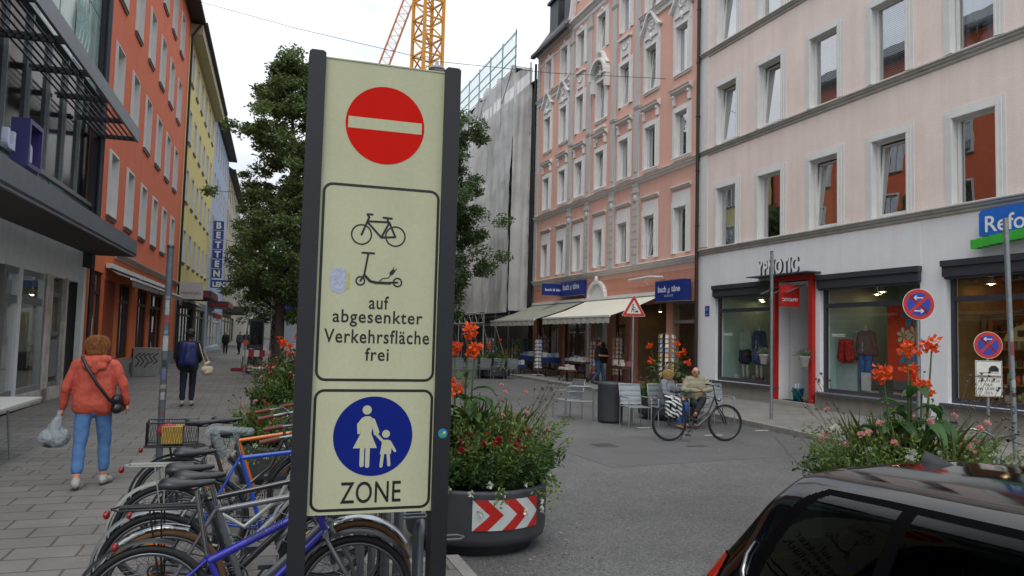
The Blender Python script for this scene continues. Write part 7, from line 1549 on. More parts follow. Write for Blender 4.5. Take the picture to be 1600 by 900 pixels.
rack('pinkish card rack at the far end of the bookshop', rz_pt(19.5, 1.6), 2.0, .26, 2, [2, 7, 4]); rack('green card rack beside the child in blue', rz_pt(15.9, 1.3), 1.95, .26, 3, [4, 4, 0, 5]); rack('dark green card rack right of the green one', rz_pt(15.0, 1.0), 2.0, .24, 4, [4, 6]); rack('narrow card rack at the door post of the left shop', rz_pt(13.2, .8), 2.1, .2, 5, [5, 0]); rack('brown card rack under the near end of the cream awning', rz_pt(5.6, 1.5), 2.1, .24, 6, [2, 5, 7]); rack('grey card rack by the pink pillar', rz_pt(4.9, .9), 2.1, .2, 7, [0, 5])
rack('pale card rack in the near shop window', rz_pt(1.6, .55), 2.3, .3, 8, [0, 3, 1, 5])
def stall(label, u0, u1, out0, out1, h, m, seed, cloth=.55, fill=(0, 3, 1)):
    t = T('book_table', label, 'table', (15.07, 23.14, 0), RZ, 'book tables outside the bookshop'); P('tabletop', MB().box((u0, out0, h), (u1, out1, h + .04)), m, t)
    mb = MB(); n = 20
    for i in range(n):
        a, c = u0 + (u1 - u0) * i / n, u0 + (u1 - u0) * (i + 1) / n; f_ = lambda q: out1 + .01 + .015 * math.sin(q * 18); mb.quad((a, f_(a), h - cloth * .4), (c, f_(c), h - cloth * .4), (c, f_(c), h + .045), (a, f_(a), h + .045))
    mb.box((u0 - .01, out0, h - cloth * .4), (u0, out1, h + .045)); P('table_skirt', mb, m, t)
    for x in (u0 + .1, u1 - .1):
        for y in (out0 + .08, out1 - .08): P('leg', MB().box((x - .02, y - .02, 0), (x + .02, y + .02, h)), M_black, t)
    rs = random.Random(seed); k = 0; x = u0 + .06
    while x < u1 - .2:
        w = rs.uniform(.1, .24); y = out0 + .08
        while y < out1 - .12:
            hh = rs.uniform(.03, .24); mb = MB(); mb.box((x, y, h + .041), (x + w - .02, y + .18, h + .041 + hh)); o = P('book_stack', mb, mat('book_%d' % rs.choice(fill), mcards[rs.choice(fill)], .6)); o.location = (15.07, 23.14, 0); o.rotation_euler = (0, 0, RZ)
            tag(o, 'one of the piles of books lying on the tables under the awnings', 'books', 'piles of books on the bookshop tables'); y += rs.uniform(.2, .3)
        x += w
M_cloth = mat('table_blue', '#1a2a62', .7, var=.1)
stall('long blue skirted book table left of the walking man', 10.0, 13.6, 1.2, 2.0, .86, M_cloth, 1); stall('low blue table at the foot of the tall card rack', 12.2, 14.0, 2.1, 2.8, .42, M_cloth, 2, .3, (0, 3)); stall('wooden book table behind the warning sign', 5.9, 8.0, 1.2, 1.9, .8, M_wood, 3, .1, (5, 2, 3, 0)); stall('dark trestle with crates of books beside the walking man', 6.3, 7.4, 2.0, 2.5, .45, M_wood, 4, .1, (5, 2, 7)); stall('brown book trough before the near shop window', 3.3, 4.4, 1.0, 1.5, .75, M_wood, 5, .2, (2, 5, 7))
stall('white book trolley behind the orange cannas', 19.5, 21.0, 4.6, 5.1, 1.0, mat('rack_white', '#a5a5a0'), 6, .2, (0, 3, 2))
# flowers pots and bucket at the shop entrance
for k, (u, lab) in enumerate(((-3.55, 'white flower pot hanging left of the red portal'), (-5.35, 'white flower pot hanging right of the red portal'))):
    q = rz_pt(u + .0, .25); t = T('flower_pot', lab, 'flower pot', (q.x, q.y, 1.18)); P('pot', MB().lathe([(0, 0), (.09, 0), (.13, .26), (.145, .26), (.145, .3), (.12, .3), (.11, .24), (0, .24)], 24), M_trimw, t); rs = np.random.RandomState(k + 5); n = 500
    P('foliage', leaves_mesh('pl', rs.normal(size=(n, 3)) * [.12, .12, .07] + [0, 0, .36], rs.normal(size=(n, 3)) + [0, 0, .5], .07, .018, leafmat('grey_leaf', '#4c5a45', '#77836b')), None, t)
q = rz_pt(-4.55, -.2); t = T('bucket', 'turquoise bucket with umbrellas on the entrance step', 'bucket', (q.x, q.y, .14)); P('pail', MB().lathe([(0, 0), (.13, 0), (.17, .36), (.18, .36), (.18, .38), (.16, .38), (.15, .3), (0, .3)], 24), mat('turquoise', '#1488a0', .4), t); P('contents', MB().tube([(0, 0, .3), (.03, 0, .52)], .03, 8).tube([(.08, .03, .3), (.1, .03, .48)], .025, 8).tube([(-.08, 0, .3), (-.06, .02, .5)], .03, 8), M_ltw, t)
# shop window displays
def mannequin(label, u, out, cols, z0=.62, H=1.7, pose=0, legs=True):
    q = rz_pt(u, out); t = T('mannequin', label, 'mannequin', (q.x, q.y, z0), R(-90) + pose)
    k = H / 1.7; me = blob('torso', [((-.1, 0, 1.36), (.1, 0, 1.36), .07, .07), ((-.06, 0, 1.25), (.06, 0, 1.25), .1, .1), ((0, 0, 1.2), (0, 0, .95), .11, .12), ((0, 0, 1.4), (0, 0, 1.54), .045, .03), ((-.09, 0, .9), (-.1, .02, .08), .075, .04), ((.09, 0, .9), (.1, .02, .08), .075, .04), ((-.2, 0, 1.36), (-.27, 0, 1.05), .04, .035), ((-.27, 0, 1.05), (-.26, .06, .78), .035, .02), ((.2, 0, 1.36), (.27, 0, 1.05), .04, .035), ((.27, 0, 1.05), (.26, .06, .78), .035, .02)], .018, 2); me.materials.append(mat('mannequin_white', '#a9a59b', .5)); P('figure', me, None, t)
    me = blob('jacket', [((-.14, 0, 1.36), (.14, 0, 1.36), .085, .085), ((-.08, 0, 1.3), (-.09, 0, .92), .13, .14), ((.08, 0, 1.3), (.09, 0, .92), .13, .14), ((-.2, 0, 1.36), (-.29, 0, 1.05), .06, .055), ((-.29, 0, 1.05), (-.27, .05, .85), .055, .045), ((.2, 0, 1.36), (.29, 0, 1.05), .06, .055), ((.29, 0, 1.05), (.27, .05, .85), .055, .045)], .018, 2, .015, 12); me.materials.append(mat('cloth_' + cols[0][1:], cols[0], .85, var=.15, scale=12)); P('jacket', me, None, t)
    t.scale = (1.12, 1.12, 1.12)
    me = blob('skirt', [((-.1, 0, .95), (-.1, 0, .55), .12, .13), ((.1, 0, .95), (.1, 0, .55), .12, .13)] if not legs else [((-.09, 0, .95), (-.1, 0, .12), .11, .07), ((.09, 0, .95), (.1, 0, .12), .11, .07), ((-.08, 0, .95), (.08, 0, .95), .12, .12)], .018, 2, .012, 12); me.materials.append(mat('cloth_' + cols[1][1:], cols[1], .85, var=.15, scale=12)); P('skirt' if not legs else 'jeans', me, None, t)
mannequin('mannequin in a pale green denim jacket and dark skirt in the left shop window', -1.5, -.6, ('#7e8a7c', '#1e2436'), legs=False); mannequin('mannequin in a white blouse and dark blue waistcoat in the left shop window', -2.25, -.58, ('#26304c', '#2e3f66'), legs=False); mannequin('mannequin in a brown cardigan and blue jeans in the right shop window', -6.75, -.6, ('#5f4740', '#33598e'))
def flatobj(name, label, cat, u, out, w, z0, z1, m, th=.04, extra=None):
    t = T(name, label, cat, (15.07, 23.14, 0), RZ); P('panel', MB().box((u - w / 2, out - th, z0), (u + w / 2, out, z1)), m, t); return t
rj = flatobj('clothes_rail_frame', 'white hanging frame in the right shop window', 'frame', -6.05, -1.0, .5, 2.2, 2.23, M_white); 
me = blob('hj', [((-.16, 0, .5), (.16, 0, .5), .05, .05), ((-.1, 0, .45), (-.13, 0, -.02), .1, .1), ((.1, 0, .45), (.13, 0, -.02), .1, .1), ((-.2, 0, .5), (-.28, 0, .0), .05, .045), ((.2, 0, .5), (.28, 0, .0), .05, .045)], .018, 2, .015, 12); me.materials.append(mat('cloth_red', '#9c1d12', .8, var=.1)); q = rz_pt(-6.12, -.5); tag(P('hanging_jacket', me, None, None, loc=(q.x, q.y, 1.45), rot=(0, 0, R(-90))), 'red jacket hanging in the right shop window', 'jacket')
at_ = flatobj('flower_banner', 'orange banner with large blue and white flowers in the right shop window', 'banner', -8.15, -.55, 1.25, .95, 3.0, mat('banner_orange', '#c23a12', .6)); mb = MB(); F_ = Flat((0, -.55, 0), (-1, 0, 0), (0, 0, 1), (0, 1, 0))
for (cx, cz, r_, m_, mc) in ((8.32, 2.62, .34, 0, 2), (8.05, 2.1, .22, 1, 3), (8.4, 2.12, .24, 1, 3), (8.15, 1.62, .3, 0, 1), (8.45, 1.35, .24, 0, 1)):
    for i in range(6):
        a = i * PI / 3 + cx; F_.poly(mb, [(cx + r_ * .15 * math.cos(a), cz + r_ * .15 * math.sin(a)), (cx + r_ * .7 * math.cos(a - .4), cz + r_ * .7 * math.sin(a - .4)), (cx + r_ * math.cos(a - .12), cz + r_ * math.sin(a - .12)), (cx + r_ * math.cos(a + .12), cz + r_ * math.sin(a + .12)), (cx + r_ * .7 * math.cos(a + .4), cz + r_ * .7 * math.sin(a + .4))], .002 + .0012 * (i % 3) + .004 * m_, m_, .001)
    F_.disc(mb, (cx, cz), r_ * .2, .012, mc, 14)
P('flowers', mb, [mat('petal_blue', '#2b7fa0', .6, var=.3, scale=8), mat('petal_cream', '#b9b79a', .6), mat('petal_dark', '#4a1a40', .6), mat('petal_yellow', '#b89a30', .6)], at_)
for (u, out, w, d, z0, z1, c, nm, lab) in ((-6.0, -.9, .8, .5, .5, 1.35, '#8fa39e', 'display_cabinet', 'pale green cabinet in the right shop window'), (-7.4, -1.6, .9, .5, .5, 1.6, '#90a09c', 'display_cabinet', 'pale green counter behind the mannequin'), (-3.1, -.9, .9, .5, 1.35, 1.4, '#9fb0b0', 'glass_shelf', 'upper glass shelf in the left shop window'), (-3.1, -.9, .9, .5, .98, 1.02, '#9fb0b0', 'glass_shelf', 'lower glass shelf in the left shop window'), (-6.95, -.4, .3, .04, .62, 1.1, '#b8b8b4', 'price_card', 'white price card at the foot of the right shop window')):
    t = T(nm, lab, 'display', (15.07, 23.14, 0), RZ); P('box', MB().box((u - w / 2, out - d / 2, z0), (u + w / 2, out + d / 2, z1)), mat('disp_' + c[1:], c, .5), t)
    if 'cabinet' in nm: P('door', MB().box((u - w / 2 + .03, out + d / 2, z0 + .05), (u + w / 2 - .03, out + d / 2 + .01, z1 - .05)), mat('disp_door', '#a9b5b1', .5), t)
rs = random.Random(12)
for i in range(16):
    u = rs.uniform(-3.6, -.9); q = rz_pt(u, -.5 - rs.random() * .2); mb = MB(); mb.box((-.07, -.05, 0), (.07, .05, rs.uniform(.06, .2))); mb.tube([(-.04, 0, .1), (0, 0, .24), (.04, 0, .1)], .006, 5) if i % 3 == 0 else None
    tag(P('accessory', mb, mat('acc_%d' % (i % 4), ['#6d2a26', '#b5b3ac', '#30426a', '#7c7168'][i % 4], .6), None, (q.x, q.y, .58 if i < 11 else 1.40), (0, 0, RZ)), 'small bag or box on display in the left shop window', 'accessory', 'small accessories in the left shop window')
# health food shop: wooden shelves filled with goods
for k, u in enumerate((-10.35, -11.6, -12.9, -14.2)):
    t = T('wooden_shelf', ['leftmost wooden shelf with jars and boxes in the health food shop', 'second wooden shelf from the left in the health food shop', 'third wooden shelf in the health food shop', 'rightmost wooden shelf in the health food shop'][k], 'shelf', (15.07, 23.14, 0), RZ)
    mb = MB(); o_ = -1.1
    for z in (.6, 1.0, 1.4, 1.8, 2.2, 2.6): mb.box((u - .55, o_ - .3, z), (u + .55, o_, z + .03))
    mb.box((u - .58, o_ - .3, .5), (u - .55, o_, 2.65)); mb.box((u + .55, o_ - .3, .5), (u + .58, o_, 2.65)); P('boards', mb, mat('shelf_wood', '#94692f', .6, var=.2, scale=6), t)
    mb = MB()
    for z in (.63, 1.03, 1.43, 1.83, 2.23):
        x = u - .5
        while x < u + .42:
            w = rs.uniform(.06, .16); h_ = rs.uniform(.1, .3); c = rs.randrange(6)
            if rs.random() < .5: mb.lathe([(0, 0), (w * .4, 0), (w * .42, h_ * .8), (w * .25, h_ * .86), (w * .25, h_), (0, h_)], 10, (x + w / 2, o_ - .12, z), c)
            else: mb.box((x, o_ - .2, z), (x + w * .9, o_ - .04, z + h_), c)
            x += w + .015
    P('goods', mb, [mat('good_%d' % i, c, .5) for i, c in enumerate(['#a85a28', '#7b3020', '#8d8d50', '#b3a582', '#c04c18', '#51402c'])], t); t['kind'] = 'thing'
# a hanging round sign inside
t = T('round_shop_sign', 'arched cream sign with a dark name plate hanging in the health food shop window', 'sign', (15.07, 23.14, 0), RZ); mb = MB(); mb.prism([(-11.35 + .62 * math.cos(PI * i / 16), 2.0 + .38 * math.sin(PI * i / 16)) for i in range(17)], lambda x, z, q: (x, q, z), -.62, -.58); P('arch', mb, mat('sign_straw', '#a39052', .6), t); P('plate', MB().box((-11.65, -.575, 2.1), (-11.05, -.565, 2.24)), M_brown, t)
# ---------------------------------------------------------------- black estate car
def car():
    t = T('parked_car', 'black glossy estate car parked at the lower right', 'car', (2.58, .69, ROADZ), R(-91))
    xs = [-2.24, -2.18, -2.12, -2.04, -1.92, -1.81, -1.72, -1.3, -.7, 0, .5, .85, 1.15, 1.45, 1.9, 2.15, 2.25]
    top = [.62, .93, 1.0, 1.09, 1.26, 1.42, 1.44, 1.465, 1.49, 1.485, 1.42, 1.25, 1.08, .98, .88, .74, .55]
    bel = [.60, .90, .93, .95, .95, .95, .95, .945, .93, .92, .92, .92, .93, .90, .82, .70, .52]
    wid = [.66, .76, .80, .84, .865, .88, .885, .90, .905, .905, .90, .895, .89, .88, .85, .78, .62]
    rw = [.60, .72, .72, .68, .64, .60, .59, .585, .59, .59, .60, .62, .66, .70, .70, .66, .55]
    xx = np.linspace(-2.24, 2.25, 680); itp = lambda a: np.interp(xx, xs, a)
    def sm(a, k=5):
        a = np.pad(a, k, mode='edge'); return np.convolve(a, np.ones(2 * k + 1) / (2 * k + 1), 'valid')
    T_, B_, W_, R_ = sm(itp(top), 8), sm(itp(bel), 8), sm(itp(wid), 8), sm(itp(rw), 11)
    secs = []; m_ = 150
    for i in range(len(xx)):
        zt, zb_, w, r_ = T_[i], B_[i], W_[i], R_[i]
        ctl = [(w * .86, .22), (w * .97, .30), (w, .45), (w * 1.0, .62), (w * .985, zb_ * .9), (w * .955, zb_), (w * .94, zb_ + .02)]
        if zt - zb_ > .06: ctl += [(w * .94 + (r_ - w * .94) * .35, zb_ + (zt - zb_) * .42), (w * .94 + (r_ - w * .94) * .75, zb_ + (zt - zb_) * .80), (r_ * .985, zt - .045), (r_ * .90, zt - .016), (r_ * .7, zt), (r_ * .35, zt + .014), (0, zt + .018)]
        else: ctl += [(w * .90, zt - .0), (w * .85, zt + .004), (w * .8, zt + .008), (w * .7, zt + .01), (w * .5, zt + .012), (w * .25, zt + .014), (0, zt + .015)]
        u = np.linspace(0, len(ctl) - 1, m_); cy = np.interp(u, range(len(ctl)), [c[0] for c in ctl]); cz = np.interp(u, range(len(ctl)), [c[1] for c in ctl])
        for _ in range(14): cy[1:-1] = (cy[:-2] + 2 * cy[1:-1] + cy[2:]) / 4; cz[1:-1] = (cz[:-2] + 2 * cz[1:-1] + cz[2:]) / 4
        secs.append((cy, cz))
    V = []; 
    for s_ in (-1, 1):
        for i, x in enumerate(xx):
            cy, cz = secs[i]; V += [(x, s_ * cy[j], cz[j]) for j in range(m_)]
    body, side, wind, rearw = MB(), MB(), MB(), MB(); nx = len(xx)
    def region(x, u, z, i):
        if 5.75 < u < 8.9:
            if -1.90 < x < .98:
                f = (u - 5.75) / 3.15
                x_rear = -1.88 + .30 * f ** 1.2 + .10 * (1 - f) ** 3
                if x_rear + .07 < x < -1.22 and f < .9 or -1.16 < x < -.12 and f < .9 or -.06 < x < -.02 and False or -.06 < x < (.95 - .5 * f) and f < .9: return 'side'
                if x_rear + .0 < x < -.0 or x < .5 and x > x_rear: return 'trim'
        if u > 9.4 and .62 < x < 1.14: return 'wind'
        if u > 9.4 and -2.06 < x < -1.80: return 'rear'
        return 'body'
    tr = MB()
    for si, s_ in enumerate((-1, 1)):
        off = si * nx * m_; buckets = dict(body=[], side=[], wind=[], rear=[], trim=[])
        for i in range(nx - 1):
            for j in range(m_ - 1):
                a, b_, c, d = off + i * m_ + j, off + i * m_ + j + 1, off + (i + 1) * m_ + j + 1, off + (i + 1) * m_ + j
                f = (a, b_, c, d) if s_ > 0 else (a, d, c, b_)
                u = (j + .5) * 13 / (m_ - 1); buckets[region((xx[i] + xx[i + 1]) / 2, u, 0, i)].append(f)
        for key, mbk in (('body', body), ('side', side), ('wind', wind), ('rear', rearw), ('trim', tr)):
            if buckets[key]:
                used = sorted({q for f in buckets[key] for q in f}); ix = {q: n for n, q in enumerate(used)}
                mbk.add([V[q] for q in used], [tuple(ix[q] for q in f) for f in buckets[key]], 0, True)
    for end in (0, nx - 1):
        cy, cz = secs[end]; x = xx[end]; body.add([(x, cy[j], cz[j]) for j in range(m_)] + [(x, -cy[j], cz[j]) for j in range(m_ - 1, -1, -1)], [tuple(range(2 * m_))])
    paint = mat('car_black_paint', '#040506', .07, var=0, coat=0., spec=.45); tint = glass('car_glass', (.14, .17, .17), -.058)
    P('body', body, paint, t)
    P('windshield', wind, tint, t); P('rear_window', rearw, tint, t)
    def split(mbk, test):
        o = MB(); o.v = mbk.v
        for f in mbk.f:
            c = [sum(mbk.v[q][k] for q in f) / 4 for k in (0, 1)]
            if test(*c): o.f.append(f); o.m.append(0); o.sm.append(True)
        used = sorted({q for f in o.f for q in f}); ix = {q: n for n, q in enumerate(used)}; o.v = [o.v[q] for q in used]; o.f = [tuple(ix[q] for q in f) for f in o.f]; return o
    for s_ in (-1, 1):
        for (a, b_) in ((-3, -1.19), (-1.19, -.09), (-.09, 3)): P('side_window', split(side, lambda x, y: a < x < b_ and y * s_ > 0), tint, t)
        P('window_trim', split(tr, lambda x, y: y * s_ > 0), mat('gloss_trim', '#050506', .75, spec=.03), t)
    P('underbody', MB().box((-2.0, -.72, .16), (2.05, .72, .5)), M_blk, t)
    # pillars behind the glass, seats and shelf inside
    mb = MB(); mb.box((-1.9, -.66, .5), (1.2, .66, .62)); mb.box((-1.6, -.60, .62), (-1.0, .60, .92))
    P('cabin', mb, mat('cabin_dark', '#191b1e', .8), t)
    for y in (-.38, .38):
        for x in (-.85, .15): sm_ = blob('seat', [((x, y, .65), (x + .4, y, .65), .1, .09), ((x, y - .12, .7), (x - .15, y - .1, 1.08), .09, .08), ((x, y + .12, .7), (x - .15, y + .1, 1.08), .09, .08), ((x - .18, y - .06, 1.2), (x - .18, y + .06, 1.2), .07, .07)], .025, 2); sm_.materials.append(mat('seat_grey', '#2f3a3d', .9)); P('car_seat', sm_, None, t)
    for s_ in (-1, 1):
        # bright strip round the lower rear corner of the quarter window, waist strip
        path = []
        for (x, zz) in ((-1.80, 1.16), (-1.82, 1.11), (-1.81, 1.05), (-1.76, 1.0), (-1.66, .968), (-1.4, .955), (-1.0, .95), (-.5, .94), (.2, .93), (.9, .93)):
            i = int(np.interp(x, xx, range(nx))); cy, cz = secs[i]; jj = min(range(len(cz)), key=lambda q: abs(cz[q] - zz)); path.append((x, s_ * (cy[jj] + .005), zz))
        P('chrome_strip', MB().tube(path, [.006, .010, .012, .012, .011, .008, .006, .006, .006, .005], 8), M_chrome, t)
        j0, j1 = 34, 51; lm = MB(); vs = []; i0, i1 = int(np.interp(-2.20, xx, range(nx))), int(np.interp(-1.97, xx, range(nx)))
        for i in range(i0, i1 + 1):
            cy, cz = secs[i]
            for zz in np.linspace(.80, min(1.06, T_[i] + .0), j1 - j0 + 1): vs.append((xx[i] - .004, s_ * (float(np.interp(zz, cz, cy)) + .007), zz))
        w = j1 - j0 + 1; lm.add(vs, [(a * w + b_, a * w + b_ + 1, (a + 1) * w + b_ + 1, (a + 1) * w + b_) for a in range(i1 - i0) for b_ in range(w - 1)], 0, True); P('tail_light', lm, mat('tail_red', '#a30d10', .12, var=0, coat=1), t)
        P('tail_light_lens', MB().obox((-2.19, s_ * .735, .80), (.012, .01, 0), (0, .03, 0), (.01, 0, .06)), mat('lens_clear', '#9a9a9a', .15), t)
        P('door_mirror', MB().sph((.75, s_ * .98, .98), (.09, .11, .075), 12, 8), paint, t)
        for x in (-1.35, 1.38):
            wb_ = P('wheel', MB().ring((0, 0, 0), (0, 1, 0), .25, .085, 36, 10), M_tyre, t, loc=(x, s_ * .78, .32)); rm_ = MB()
            for i in range(5): a = i * 2 * PI / 5; rm_.bar((0, s_ * .07, 0), (.2 * math.cos(a), s_ * .07, .2 * math.sin(a)), .05, .03, upv=(0, 1, 0))
            rm_.ring((0, s_ * .06, 0), (0, 1, 0), .2, .018, 30, 6); P('rim', rm_, M_rim, wb_)
        for x in (.02, -.96): pass
    # shark fin aerial
    fn = MB(); x0, z0 = -1.66, float(np.interp(-1.66, xx, T_)) + .014
    fn.add([(x0 - .06, -.02, z0), (x0 + .10, -.012, z0 + .002), (x0 + .10, .012, z0 + .002), (x0 - .06, .02, z0), (x0 - .055, 0, z0 + .045), (x0 - .035, 0, z0 + .042)], [(0, 1, 5, 4), (3, 4, 5, 2), (1, 2, 5), (0, 4, 3)], 0, True); P('aerial_fin', fn, M_blk, t)
    P('rear_bumper', MB().box((-2.30, -.70, .30), (-2.2, .70, .56)), paint, t)
    return t
CAR = car()
# ---------------------------------------------------------------- trees
def tree(name, label, x, y, h, cr, z_low, seed, nl=26000, leafsz=.14, mats=None, z0=0., top_narrow=.55, trunk=.17, group=None, prof=(.8, 1, .75, .5, .2)):
    rs = np.random.RandomState(seed); t = T(name, label, 'tree', (x, y, z0), 0, group); mb = MB(); tips = []
    ctr = [(0, 0, -.05), (rs.normal() * .08, rs.normal() * .08, h * .3), (rs.normal() * .12, rs.normal() * .12, h * .6), (rs.normal() * .1, rs.normal() * .1, h * .95)]
    mb.tube(ctr, [trunk, trunk * .75, trunk * .45, .02], 10)
    nb = 62
    for i in range(nb):
        f = i / nb; z = z_low * .85 + (h * .96 - z_low * .85) * f; rad = cr * float(np.interp(f, [0, .35, .75, .9, 1], prof)) * rs.uniform(.72, 1.05)
        if f < .12: rad *= .8
        a = i * 2.4 + rs.uniform(-.4, .4); rise = rs.uniform(.1, .5) * rad; sx_, sy_ = np.interp(z, [c[2] for c in ctr], [c[0] for c in ctr]), np.interp(z, [c[2] for c in ctr], [c[1] for c in ctr])
        e = np.array([sx_ + rad * math.cos(a), sy_ + rad * math.sin(a), z + rise]); m_ = np.array([sx_ + rad * .5 * math.cos(a + .2), sy_ + rad * .5 * math.sin(a + .2), z + rise * .7])
        mb.tube([(sx_, sy_, z), m_, e], [trunk * .30 * (1.1 - f), trunk * .18 * (1.1 - f), .012], 5)
        for k in range(6):
            s_ = rs.uniform(.35, 1.05); p = np.array([sx_, sy_, z]) * (1 - s_) + e * s_ + np.array([0, 0, rise * .15]); q = p + rs.normal(size=3) * [.38, .38, .26] * (cr / 2.6) ; mb.tube([p, q], [.014, .005], 3, cap=False); tips.append(q)
    P('trunk', mb, mat('bark', '#3a332b', .9, var=.3, scale=8, bump=.5), t)
    tips = np.array(tips); n = nl; idx = rs.randint(0, len(tips), n); sz = rs.uniform(.5, 1.15, len(tips))[idx][:, None]
    g = rs.normal(size=(n, 3)); g /= np.linalg.norm(g, axis=1)[:, None]; g *= rs.uniform(0, 1, (n, 1)) ** .5
    pos = tips[idx] + g * [.46, .46, .32] * sz * (cr / 2.6); dr = rs.normal(size=(n, 3)) * [1, 1, .6] + [0, 0, -.25]
    P('crown', leaves_mesh('crown', pos, dr, rs.uniform(.7, 1.3, n) * leafsz, rs.uniform(.6, 1.0, n) * leafsz * .62, mats, bend=.3), None, t)
    return t
TL1 = leafmat('tree_leaf', '#42562f', '#7d9158', .6); TL2 = leafmat('tree_leaf_dark', '#384c2c', '#6a804e', .6)
tree('street_tree', 'tall slender street tree rising above the left flower planters', .78, 27.5, 12.0, 2.15, 2.7, 5, 62000, .135, TL1, prof=(.85, 1, .8, .35, .08), trunk=.2)
tree('street_tree', 'broad dark street tree standing behind the traffic sign', 7.9, 38.5, 14.6, 3.7, 3.4, 9, 84000, .175, TL2, prof=(.75, 1, .85, .6, .25), trunk=.22, z0=ROADZ)
tree('street_tree', 'dark street tree between the slender tree and the traffic sign', 3.6, 34, 9.5, 2.6, 2.6, 12, 26000, .16, TL2, trunk=.2, z0=ROADZ)
tree('street_tree', 'distant street tree beyond the truss tower', 1.0, 47, 10.0, 3.0, 3.0, 14, 18000, .2, TL2, trunk=.2)
tree('street_tree', 'farthest street tree in the middle of the street', 7.0, 62, 11.0, 3.6, 3.0, 17, 18000, .24, TL2, trunk=.22, z0=ROADZ)
tree('street_tree', 'dark street tree in front of the scaffolded house', 10.6, 52, 9.5, 3.0, 2.4, 21, 20000, .2, TL2, trunk=.2, z0=ROADZ)
tree('street_tree', 'far tree behind the far end of the scaffolding', 12.5, 74, 10.5, 3.4, 2.6, 25, 14000, .24, TL2, trunk=.2, z0=ROADZ)
# ---------------------------------------------------------------- cranes
M_crane = mat('crane_yellow', '#c98a14', .5, var=.1); M_jib = mat('crane_orange', '#c27436', .5, var=.1)
p_ = at_t(655, 72)
t = T('tower_crane', 'yellow lattice tower crane rising behind the street', 'crane', (p_.x, p_.y, 0), R(20)); w = 1.06; zt = 54
for (sx_, sy_) in ((-1, -1), (1, -1), (1, 1), (-1, 1)): pass
mb = MB()
for (sx_, sy_) in ((-1, -1), (1, -1), (1, 1), (-1, 1)): mb.box((sx_ * w - .13, sy_ * w - .13, 0), (sx_ * w + .13, sy_ * w + .13, zt))
n = 30; dz = zt / n
for i in range(n):
    z = i * dz
    for k, (a, b_) in enumerate((((-w, -w), (w, -w)), ((w, -w), (w, w)), ((w, w), (-w, w)), ((-w, w), (-w, -w)))):
        mb.bar((*a, z), (*b_, z), .16); mb.bar((*a, z), (*b_, z + dz), .12) if i % 2 else mb.bar((*b_, z), (*a, z + dz), .12)
P('mast', mb, M_crane, t); mb = MB()
for i in range(n * 2): mb.bar((-.25, 0, i * dz / 2), (.25, 0, i * dz / 2), .06)
mb.bar((-.25, 0, 0), (-.25, 0, zt), .07); mb.bar((.25, 0, 0), (.25, 0, zt), .07); P('ladder', mb, M_crane, t)
a = at_t(580, 90); b_ = at_t(636, 90); zA = CAMH + (fwd.z * 90) + (450 - 118) / FPX * 90 * up.z; zB = CAMH + fwd.z * 90 + (450 + 50) / FPX * 90 * up.z
t = T('tower_crane', 'orange luffing crane jib slanting up left of the yellow tower', 'crane', (0, 0, 0)); mb = MB()
A, B = Vector((a.x, a.y, zA)), Vector((b_.x, b_.y, zB)); truss(mb, A, A + (B - A) * 1.6, 1.15, .09, 44); P('jib', mb, M_jib, t); mb = MB(); truss(mb, (a.x, a.y, 0), (a.x, a.y, zA), 1.6, .12, 24); P('mast', mb, M_jib, t)
# ---------------------------------------------------------------- wires and the hanging street lamp
def P3(px, py, dep): return atdepth(px, py, dep)
lw = T('span_wire', 'thin wire spanning the street between the orange and the salmon house', 'wire', (0, 0, 0))
A = atplane(303, 0, LO, (math.cos(LZ + PI / 2), math.sin(LZ + PI / 2), 0)); nR_ = (math.cos(RZ + PI / 2), math.sin(RZ + PI / 2), 0)
B = atplane(1040, 123, (15.07, 23.14, 0), nR_); Mid = A.lerp(B, .5)
C1 = P3(683, 96, 30.5)
mb = MB(); pts = [A, A.lerp(C1, .5) - Vector((0, 0, .12)), C1, C1.lerp(B, .5) - Vector((0, 0, .12)), B]; mb.tube(pts, .012, 5); P('wire', mb, M_black, lw)
hl = T('street_lamp', 'grey domed lamp hanging from the span wire just above the sign', 'street lamp', tuple(C1)); P('lamp_dome', MB().lathe([(0, -.02), (.06, -.04), (.08, -.14), (.26, -.22), (.34, -.32), (.34, -.38), (0, -.38)], 24), mat('lamp_grey', '#84888a', .4), hl); P('diffuser', MB().lathe([(0, -.52), (.2, -.48), (.3, -.385)], 24), M_trimw, hl)

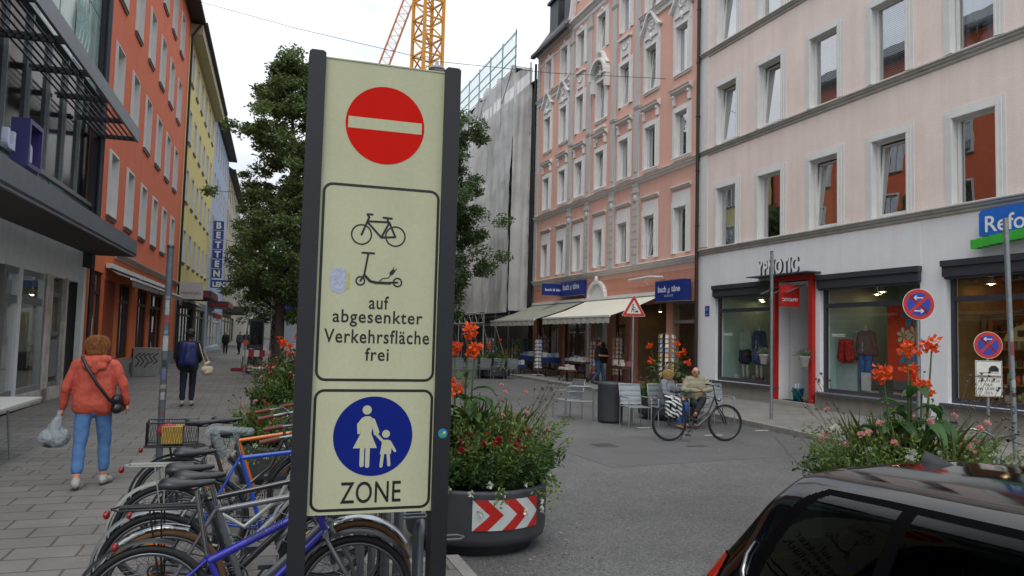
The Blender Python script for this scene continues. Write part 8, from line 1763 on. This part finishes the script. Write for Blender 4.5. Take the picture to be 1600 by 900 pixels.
# ---------------------------------------------------------------- fallen leaves and litter along the kerbs
rs = np.random.RandomState(77); n = 900; pos = np.zeros((n, 3))
for i in range(n):
    q = rs.rand()
    if q < .45: y = rs.uniform(4, 34); x = np.interp(y, [p[1] for p in RK], [p[0] for p in RK]) - abs(rs.normal()) * .18 - .02; z = ROADZ + .006
    elif q < .7: a = rs.uniform(0, 2 * PI); r_ = .7 + abs(rs.normal()) * .35; x, y, z = MPX + r_ * math.cos(a), MPY + r_ * math.sin(a), (ROADZ + .006); z = .006 if x < 1.6 and y < 6.0 else z
    elif q < .85: x, y, z = rs.uniform(2.6, 10), rs.uniform(4, 30), ROADZ + .006
    else: x, y, z = rs.uniform(-4, 1.4), rs.uniform(4, 12), .006
    if 1.02 <= x <= 1.2 and y > 6: x = 1.4
    pos[i] = (x, y, z)
dr = rs.normal(size=(n, 3)) * [1, 1, .04]
o = P('fallen_leaves', leaves_mesh('litter', pos, dr, rs.uniform(.012, .05, n), rs.uniform(.006, .024, n), leafmat('litter_leaf', '#6d6142', '#b3ab96')), None); o['kind'] = 'stuff'

# folded clothes and shoe boxes filling the clothes shop windows
rs = random.Random(31); fc = ['#7d6a5c', '#c7c2b6', '#3c4a6a', '#a3544a', '#8d9a94', '#2f2f33', '#c9a98a']
for k in range(26):
    if k < 9: u, out_, z = -7.1 - rs.uniform(0, .75), -1.45 - rs.uniform(0, .3), 1.60
    elif k < 15: u, out_, z = -5.8 - rs.uniform(0, .5), -.8 - rs.uniform(0, .2), 1.35
    elif k < 21: u, out_, z = -6.2 - rs.uniform(0, 2.4), -.6 - rs.uniform(0, .4), .51
    else: u, out_, z = -2.7 - rs.uniform(0, .8), -.8 - rs.uniform(0, .2), 1.02
    q = rz_pt(u, out_); mb = MB(); zz = 0
    for j in range(rs.randint(1, 4)): h_ = rs.uniform(.03, .06); mb.box((-.12 + rs.uniform(-.01, .01), -.1, zz), (.12, .1, zz + h_ - .004), rs.randrange(7)); zz += h_
    tag(P('folded_clothes', mb, [mat('fold_%d' % i, c, .85) for i, c in enumerate(fc)], None, (q.x, q.y, z + .003), (0, 0, RZ + rs.uniform(-.3, .3))), 'small pile of folded clothes on display in the clothes shop', 'clothes', 'piles of folded clothes in the clothes shop')
